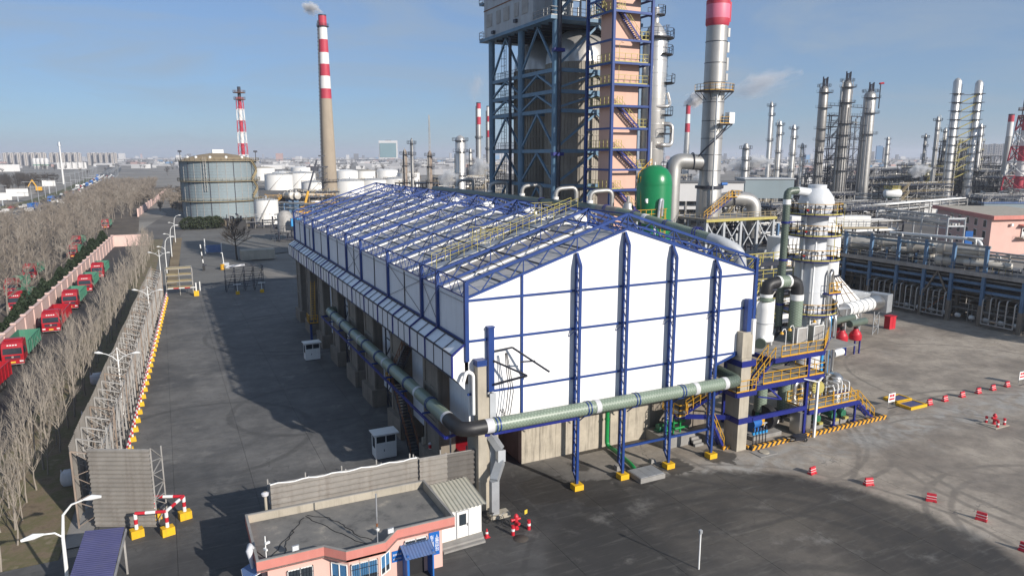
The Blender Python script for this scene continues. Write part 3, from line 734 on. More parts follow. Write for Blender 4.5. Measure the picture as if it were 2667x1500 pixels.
# ------------------------------------------------------------------ the big fibreglass duct round the shed corner
duct = thing('fibreglass_duct','thick ribbed green fibreglass pipe wrapping round the shed corner on brackets','pipe',(20.0,46.1,6.6))
R = .54
def seg(n_,a,b_,m='frp',r=R): part(n_,m,duct,lambda q: q.tube([Vector(a).lerp(Vector(b_),i / 6) for i in range(7)],r,18,caps=True,uv=True))
for a,c_ in ((20.95,29.95),(30.4,40.05),(40.5,43.35)): seg('pipe_run',(a,46.1,7.12),(c_,46.1,7.12))
for a,c_ in ((20.35,20.95),(29.95,30.4),(40.05,40.5),(43.35,43.8)): seg('joint_band',(a,46.1,7.12),(c_,46.1,7.12),'bag',R + .02)
part('elbow','black',duct,lambda q: q.tube(rounded([(18.4,48.6,7.12),(18.4,46.1,7.12),(20.35,46.1,7.12)],1.5,4),R + .02,18))
seg('joint_band',(18.4,48.6,7.12),(18.4,49.0,7.12),'bag',R + .02)
ys = [49.0,55.4,65.2,75.0,84.5,90.4]
for a,c_ in zip(ys,ys[1:]): seg('pipe_run',(18.4,a + (.4 if a > 50 else 0),7.12),(18.4,c_,7.12),'frp'); 
for a in ys[1:-1]: seg('joint_band',(18.4,a,7.12),(18.4,a + .4,7.12),'grey_paint' if a > 60 else 'bag',R + .02)
part('elbow','frp_dark',duct,lambda q: q.tube(rounded([(18.4,90.4,7.12),(18.4,91.9,7.12),(20.4,91.9,7.12)],.9,4),R + .01,18,uv=True))
part('elbow','frp_dark',duct,lambda q: q.tube(rounded([(43.8,46.1,7.12),(45.2,46.1,7.12),(45.4,49.5,7.3),(45.4,52.8,7.3)],1.3,4),R,18,uv=True))
def clamp(x,y,ax):
 def f(q):
  for d in (-.14,.14):
   p = (x + d,y,7.12) if ax == 'x' else (x,y + d,7.12)
   q.lathe(p,[(R + .01,-.05),(R + .045,-.05),(R + .045,.05),(R + .01,.05)],18,axis=(1,0,0) if ax == 'x' else (0,1,0))
  if ax == 'x': q.bar((x,y,6.5),(x,47.2,6.45),.14); q.bar((x,y + .1,6.5),(x,47.2,5.7),.08); q.bar((x - .3,y,6.5),(x + .3,y,6.5),.1)
  else: q.bar((x - .8,y,6.45),(x + 1.1,y,6.45),.14); q.bar((x,y,6.45),(x + 1.0,y,5.6),.08)
 part('pipe_clamp','blue',duct,f)
for x in (21.3,29.3,34.0,38.8): clamp(x,46.1,'x')
for y in (52.5,58.5,63,68,73,78.5,83.3,88.4): clamp(18.4,y,'y')
part('support_rail','navy',duct,lambda q: (q.bar((17.55,47.2,6.3),(17.55,92.6,6.3),.14,.2),q.bar((17.55,92.6,6.3),(19.2,92.6,6.3),.14,.2),q.bar((17.55,47.2,6.3),(20.0,48.4,6.1),.14,.2)))
part('support_beam','navy',duct,lambda q: q.bar((20.6,46.75,6.25),(28.7,46.75,6.25),.12,.45))
pl = thing('steel_pole','thin galvanised pole with a short arm standing at the shed corner','pole',(19.39,50.9,0))
part('shaft','galv',pl,lambda q: q.cyl((19.39,50.9,0),(19.39,50.9,6.0),.07,8)); part('arm','white',pl,lambda q: q.bar((19.39,50.9,5.95),(20.3,48.9,6.1),.1))
# green drain pipe on the apron
gp = thing('green_pipe','bright green pipe coming down the pit wall and across the apron','pipe',(35.5,50,0))
part('pipe_run','green_pipe',gp,lambda q: q.tube(rounded([(35.45,53.0,5.6),(35.45,52.3,5.5),(35.48,52.3,.45),(35.7,51.4,.3),(35.15,47.9,.36),(35.0,46.9,.1),(35.0,46.6,-.4)],.6,5),.2,14))
part('flange','green_pipe',gp,lambda q: q.lathe((35.48,52.3,3.0),[(.2,-.05),(.27,-.05),(.27,.05),(.2,.05)],14))
part('pipe_foot','dark_steel',gp,lambda q: q.bb(35.2,49.6,0,35.75,49.8,.12))
# galvanised chute
ch = thing('metal_chute','cranked square galvanised chute standing beside the corner pier','chute',(20.75,45.4,0))
cp = [(20.75,45.4,.35),(20.75,45.4,3.0),(21.7,46.3,4.0),(21.75,46.4,4.9),(20.95,47.2,6.4)]
for a,c_ in zip(cp,cp[1:]): part('chute_section','galv',ch,lambda q: q.bar(a,c_,.62,.5))
part('foot_plate','concrete',ch,lambda q: q.bb(20.3,45.0,0,21.9,45.8,.35))
# pits, kerbs and blocks on the apron
bx = thing('cover_box','low concrete box with grey steel lid beside the green pipe end','cover',(35.3,46.1,0))
part('box_wall','cement',bx,lambda q: q.bb(34.1,45.1,0,36.65,47.05,.42)); 
for i in range(3): part('lid','galv',bx,lambda q: q.bb(34.2 + i * .8,45.2,.424,34.97 + i * .8,46.95,.46))
MB().bb(33.7,48.0,0,34.3,48.5,.45).build('concrete_block','cement',None,label='small loose concrete block on the apron behind the second column',category='block')
MB().hexa([(37.3,47.9,0),(37.9,47.9,0),(37.8,48.4,0),(37.3,48.4,0),(37.4,48.0,.35),(37.8,48.0,.3),(37.75,48.35,.3),(37.4,48.35,.35)]).build('stone_block','cement',None,label='small pale stone block near the third column on the apron',category='block')
dock = thing('concrete_dock','low concrete loading step with three stairs below the green pipework','steps',(43,51,0))
part('platform','cement',dock,lambda q: q.bb(40.4,49.9,0,44.0,53.0,1.0))
for i in range(3): part('stair_tread','cement',dock,lambda q: q.bb(43.3,49.1 + i * .28,0,44.3,49.88,.25 + i * .25))
gu = thing('green_pump_set','green pipes and valves of a pump set standing on the loading step','pump',(42.0,51.3,1.0))
def gpi(q):
 for z,y in ((1.5,50.6),(1.9,51.0)): q.tube([(40.9,y,z),(43.6,y + .1,z)],.12,10)
 for x in (41.2,42.0,42.8): q.tube([(x,50.8,1.0),(x,50.8,2.6)],.09,8); q.tube([(x,50.8,2.3),(x + .5,51.4,2.5)],.06,8)
part('pipework','green_pipe',gu,gpi)
for x in (41.2,42.4,43.3): part('valve_wheel','white',gu,lambda q: q.lathe((x,50.8,2.7),[(.05,-.03),(.2,-.03),(.2,.03),(.05,.03)],10))
part('pump_body','pump_green',gu,lambda q: (q.cyl((41.0,51.9,1.4),(42.6,51.9,1.4),.35,12),q.bb(40.8,51.6,1.0,42.8,52.2,1.15)))
# ------------------------------------------------------------------ guard booths
def booth():
 x,y = 0,0; t = thing('guard_booth','','booth',(0,0,0),'white booths beside the shed')
 part('wall','white',t,lambda q: (q.bb(-.95,-.7,.06,.95,.7,1.55),q.bb(-.95,-.7,1.55,-.88,.7,2.3),q.bb(.88,-.7,1.55,.95,.7,2.3),q.bb(-.88,.63,1.55,.88,.7,2.3),q.bb(-.04,-.7,1.55,.04,-.63,2.3),q.bb(-.88,-.7,2.18,.88,-.63,2.3)))
 part('base','dark_steel',t,lambda q: q.bb(-.93,-.68,0,.93,.68,.06))
 part('roof','white',t,lambda q: q.hexa([(-1.15,-.95,2.34),(1.15,-.95,2.34),(1.15,.85,2.3),(-1.15,.85,2.3),(-1.15,-.95,2.46),(1.15,-.95,2.46),(1.15,.85,2.38),(-1.15,.85,2.38)]))
 part('window','glass',t,lambda q: q.bb(-.86,-.66,1.57,-.06,-.64,2.16)); part('window','glass',t,lambda q: q.bb(.06,-.66,1.57,.86,-.64,2.16)); part('window','glass',t,lambda q: q.bb(-.965,-.4,1.0,-.955,.4,2.0))
 d = part('door','white',t,lambda q: q.bb(-.3,-.73,.12,.42,-.702,1.5)); part('handle','dark_steel',d,lambda q: q.bb(-.24,-.78,.75,-.18,-.735,.95))
 return t
b1 = booth(); b1.location = (16.45,60.15,0); b1['label'] = 'white guard booth nearest the corrugated screen beside the shed'
copy_tree(b1,(16.55,95.3,0),0.03,'white guard booth farther along the shed wall in its shade')
# ------------------------------------------------------------------ weighbridge office
of = thing('weighbridge_office','pink flat roofed weighbridge office with bay window and salmon fascia','office',(9.4,44,0))
foot = [(3.9,41.3),(7.6,41.3),(8.55,40.35),(10.45,40.35),(11.35,41.0),(14.92,41.0),(14.92,46.7),(3.9,46.7)]
roof = [(3.28,41.0),(7.2,40.95),(8.3,39.8),(10.75,39.8),(11.85,40.93),(15.8,40.9),(15.75,46.95),(3.28,47.25)]
part('wall','pink_house',of,lambda q: q.prism(foot,0,2.72))
part('roof_slab','cement',of,lambda q: q.prism(roof,2.72,2.86))
def inset(poly,d):
 n_ = len(poly); out = []
 for i in range(n_):
  p0,p1,p2 = Vector(poly[i - 1]),Vector(poly[i]),Vector(poly[(i + 1) % n_]); a = (p1 - p0).normalized(); b_ = (p2 - p1).normalized(); na = Vector((-a.y,a.x)); nb = Vector((-b_.y,b_.x)); bis = (na + nb).normalized(); k = d / max(.4,bis.dot(na)); out.append(tuple(p1 + bis * k))
 return out
inn = inset(roof,.16)
for i in range(len(roof)):
 j = (i + 1) % len(roof); a,b_,c_,d_ = roof[i],roof[j],inn[j],inn[i]; frontish = i < 5
 def fa(q):
  q.hexa([(a[0],a[1],2.70),(b_[0],b_[1],2.70),(c_[0],c_[1],2.70),(d_[0],d_[1],2.70),(a[0],a[1],3.42),(b_[0],b_[1],3.42),(c_[0],c_[1],3.42),(d_[0],d_[1],3.42)])
 part('parapet','salmon' if (frontish or i == 7) else 'concrete',of,fa)
 def cp_(q):
  e = .02; q.hexa([(a[0],a[1],3.423),(b_[0],b_[1],3.423),(c_[0],c_[1],3.423),(d_[0],d_[1],3.423),(a[0],a[1],3.48),(b_[0],b_[1],3.48),(c_[0],c_[1],3.48),(d_[0],d_[1],3.48)])
 part('coping','cement',of,cp_)
part('roof_screed','roof_tar',of,lambda q: q.prism(inset(roof,.2),2.862,2.90))
def window(x0,x1,z0,z1,y,n_,rot=None,curtain=True,org=None):
 w = part('window','white',of,lambda q: (q.bb(x0,y - .03,z0,x1,y + .04,z0 + .06),q.bb(x0,y - .03,z1 - .06,x1,y + .04,z1),q.bb(x0,y - .03,z0,x0 + .06,y + .04,z1),q.bb(x1 - .06,y - .03,z0,x1,y + .04,z1),*[q.bar((x0 + (x1 - x0) * i / n_,y,z0),(x0 + (x1 - x0) * i / n_,y,z1),.06) for i in range(1,n_)]))
 part('pane','glass',w,lambda q: q.bb(x0 + .05,y + .0,z0 + .05,x1 - .05,y + .012,z1 - .05))
 if curtain: part('curtain','curtain',w,lambda q: q.bb(x0 + .05,y - .012,z0 + .45,x1 - .05,y - .005,z1 - .05))
 part('window_grille','dark_steel',w,lambda q: ([q.bar((x0 + (x1 - x0) * i / (n_ * 4),y - .1,z0),(x0 + (x1 - x0) * i / (n_ * 4),y - .1,z1),.022) for i in range(n_ * 4 + 1)],q.bar((x0,y - .1,z0 + .35),(x1,y - .1,z0 + .35),.022),q.bar((x0,y - .1,z1 - .35),(x1,y - .1,z1 - .35),.022)))
 return w
window(5.0,6.55,.9,2.25,41.25,2,curtain=False)
window(8.65,10.35,.85,2.2,40.3,3)
def rotwin(a,b_,n_):
 a = Vector((a[0],a[1],0)); b_ = Vector((b_[0],b_[1],0)); d = (b_ - a).normalized(); nn = Vector((d.y,-d.x,0)) * .05; a += d * .12; b_ -= d * .12
 w = part('window','white',of,lambda q: (q.bar(a + nn + V(0,0,.88),b_ + nn + V(0,0,.88),.07),q.bar(a + nn + V(0,0,2.17),b_ + nn + V(0,0,2.17),.07),*[q.bar(a.lerp(b_,i / n_) + nn + V(0,0,.88),a.lerp(b_,i / n_) + nn + V(0,0,2.17),.06) for i in range(n_ + 1)]))
 part('pane','glass',w,lambda q: q.slabquad([a + nn * .6 + V(0,0,.9),b_ + nn * .6 + V(0,0,.9),b_ + nn * .6 + V(0,0,2.15),a + nn * .6 + V(0,0,2.15)],.01))
 part('curtain','curtain',w,lambda q: q.slabquad([a + nn * .9 + V(0,0,1.3),b_ + nn * .9 + V(0,0,1.3),b_ + nn * .9 + V(0,0,2.12),a + nn * .9 + V(0,0,2.12)],.006))
rotwin((7.6,41.3),(8.55,40.35),2); rotwin((10.45,40.35),(11.35,41.0),2)
window(12.3,13.85,1.9,2.5,40.96,2,curtain=False)
sg = part('notice_board','sign_blue',of,lambda q: q.bb(13.98,40.93,1.02,14.70,40.985,2.68))
for xx,tx in ((14.52,'人\n离\n开\n秤\n台'),(14.17,'车\n上\n磅\n熄\n火')): lettering('lettering',tx,.31,(xx,40.92,1.86),FRONT,sg,spacing=.72)
s2 = part('phone_board','sign_blue',of,lambda q: q.bb(11.46,40.94,1.22,12.13,40.985,1.98))
lettering('lettering','监督电话',.15,(11.8,40.93,1.72),FRONT,s2); lettering('lettering','65762345',.135,(11.8,40.93,1.43),FRONT,s2)
part('air_vent','concrete',of,lambda q: q.bb(9.2,40.28,2.3,9.8,40.349,2.5))
po = part('porch_wall','bright_blue',of,lambda q: q.bb(12.15,39.95,0,12.3,40.98,2.0)); part('porch_wall','bright_blue',of,lambda q: q.bb(13.85,39.95,0,13.95,40.98,2.0))
part('porch_roof','blue_sheet',po,lambda q: q.corrugated((12.0,39.75,1.88),(0,.95,.32),(1,0,0),1.28,2.05,.2,.03))
part('doorway','black',po,lambda q: q.bb(12.6,40.96,0,13.6,40.995,1.9))
part('lamp_tube','white',po,lambda q: q.bar((12.4,40.1,1.75),(13.2,40.1,1.75),.06))
# roof fittings
def flood(x,y,a):
 f = thing('floodlight','small square floodlight on the office parapet ' + a,'floodlight',(x,y,3.48),'floodlights on the office roof')
 part('housing','galv',f,lambda q: q.box((x,y - .05,3.75),(.42,.1,.34),.1)); part('lens','lamp_glass',f,lambda q: q.box((x,y - .105,3.75),(.34,.012,.26),.1)); part('bracket','dark_steel',f,lambda q: (q.bar((x,y,3.48),(x,y,3.62),.05),q.bar((x - .2,y,3.6),(x + .2,y,3.6),.04)))
flood(5.55,41.1,'above the left window'); flood(11.3,40.55,'beside the bay corner')
am = thing('aerial_mast','white aerial mast rising from the office parapet','mast',(10.3,39.95,3.48))
part('shaft','galv',am,lambda q: (q.cyl((10.3,39.95,2.9),(10.3,39.95,5.2),.035,8),q.cyl((10.3,39.95,5.2),(10.3,39.95,6.7),.05,8))); part('camera_dome','white',am,lambda q: q.lathe((10.32,39.9,4.25),[(.01,0),(.1,.04),(.12,.14),(.01,.2)],10)); part('junction_box','rust',am,lambda q: q.box((10.3,39.95,4.65),(.12,.1,.22)))
cm = thing('camera_pole','short pole with cameras at the left corner of the office roof','pole',(3.9,41.5,2.9))
part('shaft','white',cm,lambda q: q.cyl((3.9,41.5,2.9),(3.9,41.5,4.7),.035,8)); part('camera','white',cm,lambda q: q.box((4.0,41.4,4.3),(.3,.12,.12),.4)); part('camera','white',cm,lambda q: q.box((3.88,41.4,3.9),(.12,.3,.12),.4))
di = thing('cable_bundle_head','white wrapped cable bundle on the left edge of the office roof','cables',(3.2,42.6,3.48))
part('bundle','bag',di,lambda q: q.tube([(3.3,42.7,3.4),(3.1,42.55,3.7),(3.05,42.4,3.5),(3.1,42.2,2.9),(3.15,42.1,2.3)],[.1,.2,.22,.12,.06],9)); part('loose_wire','black',di,lambda q: [q.tube([(3.3,42.6,3.45),(3.7 + i * .1,42.2 - i * .2,3.1),(4.2 + i * .2,41.6 + i * .1,2.93)],.02,5) for i in range(3)])
rc = thing('roof_cables','black cables lying loosely across the office roof','cables',(7,43.5,2.9))
for pts in ([(4.3,42.2),(5.2,43.6),(6.3,45.2),(7.0,46.4)],[(7.0,46.3),(8.0,44.3),(9.2,42.0),(10.2,40.4)],[(7.1,46.4),(8.4,45.4),(9.1,44.0),(9.6,42.3),(10.6,40.9)],[(5.0,42.0),(5.4,43.6),(5.9,44.4),(6.0,45.0)]):
 def wz(q):
  P = []
  for (ax,ay),(bx_,by) in zip(pts,pts[1:]):
   for i in range(5): t = i / 5; P.append((ax + (bx_ - ax) * t + .08 * math.sin(9 * t + ax),ay + (by - ay) * t,2.925))
  q.tube(P,.022,5)
 part('cable','black',rc,wz)
bs = thing('side_awning','small corrugated blue and white awning on the office side wall','awning',(3.3,41.9,2.3))
part('sheet','blue_sheet',bs,lambda q: q.corrugated((2.55,41.2,2.2),(1,0,.45),(0,1,0),1.5,1.6,.2,.03)); part('frame','white',bs,lambda q: (q.bar((2.55,41.2,2.17),(2.55,42.8,2.17),.06),q.bar((2.55,41.25,2.17),(3.9,41.25,2.75),.05)))
# white store beside the office
ws = thing('white_store','white panel store with corrugated roof joined to the office','store',(17,44,0))
part('wall','white',ws,lambda q: q.hexa([(15.0,43.2,.3),(18.85,43.5,.3),(18.85,46.9,.3),(15.0,46.9,.3),(15.0,43.2,2.55),(18.85,43.5,2.55),(18.85,46.9,2.85),(15.0,46.9,2.85)]))
part('roof','cream_sheet',ws,lambda q: (q.corrugated((15.82,42.95,2.6),(.02,1,.09),(1,.06,0),4.0,3.3,.3,.06),q.bb(15.85,43.6,2.56,18.7,46.6,2.6)))
d = part('door','white',ws,lambda q: q.hexa([(16.9,43.28,.35),(17.75,43.35,.35),(17.75,43.40,.35),(16.9,43.34,.35),(16.9,43.28,2.3),(17.75,43.35,2.3),(17.75,43.40,2.3),(16.9,43.34,2.3)]))
part('door_window','glass',d,lambda q: q.hexa([(17.05,43.275,1.25),(17.6,43.32,1.25),(17.6,43.33,1.25),(17.05,43.29,1.25),(17.05,43.275,2.1),(17.6,43.32,2.1),(17.6,43.33,2.1),(17.05,43.29,2.1)]))
part('handle','dark_steel',d,lambda q: q.bar((17.68,43.3,1.15),(17.68,43.3,1.35),.04))
part('door_frame','grey_paint',ws,lambda q: (q.bar((16.85,43.29,.3),(16.85,43.29,2.35),.04),q.bar((17.8,43.37,.3),(17.8,43.37,2.35),.04),q.bar((16.85,43.29,2.36),(17.8,43.37,2.36),.04)))
part('small_window','glass',ws,lambda q: q.bb(15.55,43.2,1.6,15.75,43.235,2.15))
for i in range(2): part('doorstep','cement',ws,lambda q: q.prism([(15.5,42.3 + i * .3),(18.7,42.45 + i * .3),(18.9,43.45),(15.5,43.15)],i * .15,.15 + i * .15))
part('threshold','concrete',ws,lambda q: q.prism([(15.0,43.15),(18.9,43.45),(18.9,46.9),(15.0,46.9)],0,.302))
# ------------------------------------------------------------------ corrugated screens
def screen(name,label,a,b_,h,m,panels,frame_side,z0=0.0,pitch=.42,frame='grey_steel'):
 a = Vector((a[0],a[1],0)); b_ = Vector((b_[0],b_[1],0)); d = (b_ - a).normalized(); nn = Vector((d.y,-d.x,0)) * frame_side; L_ = (b_ - a).length
 t = thing(name,label,'screen',tuple((a + b_) / 2))
 for i in range(panels):
  p0 = a.lerp(b_,i / panels); off = -nn * .012 * (i % 2)
  def f(q): q.corrugated(p0 + off + V(0,0,z0),d,(0,0,1),L_ / panels + .08,h - z0,pitch,.10)
  part('sheet',m if isinstance(m,str) else m[i],t,f)
 k = int(L_ / 3.2) + 1
 for i in range(k + 1):
  p = a.lerp(b_,i / k) + nn * .25; q1 = p + nn * 1.5
  def fr(q):
   q.bar(p,p + V(0,0,h),.1); q.bar(q1,q1 + V(0,0,h * .93),.09); q.truss(p,p + V(0,0,h),q1,q1 + V(0,0,h * .93),6,.06)
  part('frame',frame,t,fr)
 part('rails',frame,t,lambda q: [q.bar(a + nn * .22 + V(0,0,z),b_ + nn * .22 + V(0,0,z),.08) for z in (.6,h * .36,h * .68,h - .08)])
 return t
sc1 = screen('corrugated_screen','long weathered corrugated screen standing behind the office',(5.05,47.75),(15.4,47.55),5.0,'screen_sheet',3,-1)
part('edge_hose','white',sc1,lambda q: q.tube([(5.05 + i * .52,47.72 - .01 * i,5.0 + .06 * math.sin(i * 1.7)) for i in range(21)],.05,6))
screen('corrugated_screen','darker corrugated screen between the long screen and the corner pier',(15.6,47.5),(19.9,47.25),4.9,['screen_sheet','screen_sheet_dark'],2,-1)
ca = thing('cable_post','short leaning post wrapped in cable beside the screen end','post',(4.75,47.9,0))
part('post','concrete',ca,lambda q: q.cyl((4.75,47.9,0),(4.7,47.9,4.5),.1,8)); part('coil','bag',ca,lambda q: q.lathe((4.7,47.9,4.3),[(.1,-.15),(.24,-.05),(.26,.1),(.1,.2)],10))
nb = thing('noticeboard_slab','leaning concrete slab behind the striped bollards','slab',(20.0,56.9,0))
part('slab','concrete',nb,lambda q: q.hexa([(18.9,56.6,0),(21.0,56.5,0),(21.0,56.75,0),(18.9,56.85,0),(19.0,56.8,2.5),(21.1,56.7,2.6),(21.1,56.9,2.6),(19.0,57.0,2.5)]))
# ------------------------------------------------------------------ bollards and guard rail along the yard road
def striped(q,a,b_,r,n_,first=0,sides=10):
 a = Vector(a); b_ = Vector(b_)
 for i in range(n_):
  q.cm = (i + first) % 2; q.tube([a.lerp(b_,i / n_),a.lerp(b_,(i + 1) / n_)],r,sides)
for i,(x,y,w) in enumerate(((19.3,55.6,'left'),(20.65,55.5,'right'))):
 bo = thing('striped_bollard','red and white striped bollard behind the dark screen, the %s of two' % w,'bollard',(x,y,0),'striped bollards at the shed corner')
 part('post',['white','red'],bo,lambda q: striped(q,(x,y,.9),(x,y,2.3),.16,4)); part('base','yellow_block',bo,lambda q: q.bb(x - .3,y - .3,0,x + .3,y + .3,.9)); part('cap','bag',bo,lambda q: q.lathe((x,y,2.3),[(.17,0),(.19,.08),(.01,.2)],10))
gr = thing('guard_rail','long red and white striped guard rail on yellow blocks beside the yard road','guard rail',(fx(100),100,0))
NB = 33; gy0,gy1 = 63.4,149.0
for i in range(NB):
 y = gy0 + (gy1 - gy0) * i / (NB - 1); x = fx(y)
 part('base_block','yellow_block',gr,lambda q: q.hexa([(x - .31,y - .24,0),(x + .31,y - .24,0),(x + .31,y + .24,0),(x - .31,y + .24,0),(x - .26,y - .2,.45),(x + .26,y - .2,.45),(x + .26,y + .2,.45),(x - .26,y + .2,.45)]))
 part('post',['white','red'],gr,lambda q: striped(q,(x,y,.45),(x,y,1.25),.1,3))
 if i: yp = gy0 + (gy1 - gy0) * (i - 1) / (NB - 1); part('rail',['red','white'],gr,lambda q: striped(q,(fx(yp),yp,1.3),(x,y,1.3),.085,4))
g2 = thing('guard_rail','cranked red and white guard rail in front of the tall screen end','guard rail',(-1.8,54.4,0))
gp_ = [(-3.55,54.25),(-1.55,53.6),(-.35,55.6),(-2.4,56.5)]
for i,(x,y) in enumerate(gp_):
 part('base_block','yellow_block',g2,lambda q: q.box((x,y,.3),(.85,.62,.6),.25)); part('post',['white','red'],g2,lambda q: striped(q,(x,y,.6),(x,y,1.75),.13,3))
 if i: part('rail',['white','red'],g2,lambda q: striped(q,(*gp_[i - 1],1.8),(x,y,1.8),.12,3 if i != 2 else 4,i))
# ------------------------------------------------------------------ lattice wind screen left of the yard road
ls = thing('lattice_wind_screen','long corrugated wind screen on rusty lattice frames beside the yard road','screen',(fx(105) - 1.3,105,0))
H = 6.0; y = 57.5; k = 0; ysc = []
while y < 150: ysc.append(y); y += 2.55
for i,y in enumerate(ysc):
 xa = fx(y) - 2.25; xb = fx(y) - .55
 def fr(q):
  q.bar((xa,y,0),(xa,y,H),.12); q.bar((xb,y,0),(xb,y,H * (.95 if i % 3 else .86)),.13)
  q.truss((xa,y,.1),(xa,y,H),(xb,y,.1),(xb,y,H * .9),6,.05,vert=False)
  q.bar((xa,y,H),(xb,y,H * .9),.09)
 part('lattice_frame','grey_steel' if i % 4 else 'rusty_steel',ls,fr)
 def bay(q):
  y1 = y + 2.55; q.bar((xb,y,H * .86),(fx(y1) - .55,y1,H * .86),.07); q.bar((xb,y,H * .45),(fx(y1) - .55,y1,H * .45),.07); q.bar((xb,y,H * .45),(fx(y1) - .55,y1,H * .86),.06); q.bar((xb - .1,y + 1.2,.1),(xb - .2,y + 1.3,H * .84),.09)
 part('bracing','rusty_steel' if i % 3 == 0 else 'grey_steel',ls,bay)
 part('sheet','screen_sheet',ls,lambda q: q.corrugated((xa - .06,y,.1),(0,0,1),(.049,1,0),H + .25 + .1 * math.sin(i),2.6,.36,.07))
screen('corrugated_screen','tall weathered corrugated screen end facing the gate, rails in front',(-6.35,57.2),(-2.35,55.2),6.05,'screen_sheet',1,-1,pitch=.34)
st = thing('scaffold_gate','open scaffold stack at the far end of the wind screen','scaffold',(1.3,154,0))
def scf(q,x0,y0,x1,y1,h,nx,nz):
 for i in range(nx + 1):
  for yy in (y0,y1): x = x0 + (x1 - x0) * i / nx; q.bar((x,yy,0),(x,yy,h),.1)
 for j in range(1,nz + 1):
  z = h * j / nz
  for yy in (y0,y1): q.bar((x0,yy,z),(x1,yy,z),.09)
  for i in range(nx + 1): x = x0 + (x1 - x0) * i / nx; q.bar((x,y0,z),(x,y1,z),.08)
part('frame','grey_steel',st,lambda q: scf(q,-.6,152.5,4.2,155.5,5.2,2,4))
part('boards','truck_wood',st,lambda q: [q.bb(-.4,152.6,z,4.0,154.6,z + .08) for z in (1.4,2.7,4.0,5.25)])
part('barrier',['white','red'],st,lambda q: striped(q,(-.4,151.2,1.6),(4.6,150.2,1.7),.1,5)); part('barrier_block','yellow_block',st,lambda q: (q.box((4.6,150.2,.5),(.9,.7,1.0)),)); part('barrier_post','white',st,lambda q: q.cyl((4.6,150.2,1.0),(4.6,150.2,2.6),.14,8))
s2 = thing('scaffold_rack','dark scaffold rack in the shed shadow at the end of the yard','scaffold',(13.6,152.5,0))
part('frame','dark_steel',s2,lambda q: (scf(q,10.2,151.5,17.4,154.0,5.0,4,5),[q.bar((10.2 + i * 1.8,151.5,0),(12.0 + i * 1.8,151.5,5.0),.07) for i in range(4)]))
part('tarpaulin','bag',s2,lambda q: q.hexa([(10.4,151.3,5.0),(14.0,151.3,5.2),(14.0,152.8,5.1),(10.4,152.8,5.0),(10.5,151.4,5.3),(13.9,151.4,5.6),(13.9,152.7,5.4),(10.5,152.7,5.2)]))
for i,x in enumerate((12.0,16.6)):
 tb = thing('height_post','white T shaped post on yellow block, %s of the two in the shadow' % ('left' if i == 0 else 'right'),'post',(x,148.2,0),'white T posts in the yard')
 part('post','white',tb,lambda q: (q.bar((x,148.2,.5),(x,148.2,2.0),.12),q.bar((x - .7,148.2,2.0),(x + .7,148.2,2.0),.14))); part('base_block','yellow_block',tb,lambda q: q.bb(x - .35,147.9,0,x + .35,148.5,.6))
# slanting purple sheet roof bottom left
pr_ = thing('sheet_lean_to','slanting purple blue corrugated sheet roof in the lower left corner','roof',(-5.2,47.5,0))
part('roof_sheet','purple_sheet',pr_,lambda q: q.corrugated((-6.65,43.5,3.0),(.83,-.2,0),(0.06,1,0),2.35,7.0,.24,.035))
part('roof_frame','grey_steel',pr_,lambda q: (q.bar((-6.6,43.6,2.9),(-4.35,43.0,2.9),.12,.16),q.bar((-4.3,43.0,2.9),(-3.85,49.7,2.9),.1,.16),q.bar((-6.6,43.6,2.9),(-6.2,50.4,2.9),.1,.16)))
for x,y in ((-6.4,44.2),(-4.4,43.6),(-6.1,50.1),(-4.0,49.3)): part('post','grey_steel',pr_,lambda q: q.bar((x,y,0),(x,y,2.85),.12))
# ------------------------------------------------------------------ street lamps
def double_lamp(x,y,h,label,sc=1.0,arm=1.6,rz=0.0):
 t = thing('street_lamp',label,'street lamp',(x,y,0),'white double armed street lamps')
 part('pole','white',t,lambda q: q.tube([(x,y,0),(x,y,h * .88),(x,y,h)],[.11,.07,.03],8))
 for s_ in (-1,1):
  e = Vector((math.cos(rz),math.sin(rz),0)) * s_; b0 = V(x,y,h * .80)
  part('arm','white',t,lambda q: (q.tube([b0,b0 + e * arm * .35 + V(0,0,h * .07),b0 + e * arm * .75 + V(0,0,h * .105),b0 + e * arm + V(0,0,h * .115)],.045,6),q.tube([V(x,y,h),b0 + e * arm * .25 + V(0,0,h * .13),b0 + e * arm * .55 + V(0,0,h * .10)],.025,5)))
  part('lamp_head','white',t,lambda q: q.tube([b0 + e * (arm - .1) + V(0,0,h * .115),b0 + e * (arm + .35) + V(0,0,h * .125),b0 + e * (arm + .75) + V(0,0,h * .125)],[.06,.16,.07],8))
 return t
double_lamp(-5.45,82.0,7.5,'white double armed street lamp nearest the camera beside the wind screen',rz=-.45)
double_lamp(-3.1,120.0,7.5,'white double armed street lamp second from the camera beside the wind screen',rz=-.45)
double_lamp(-1.5,166.5,7.5,'white double armed street lamp just beyond the scaffold stack',rz=-.45)
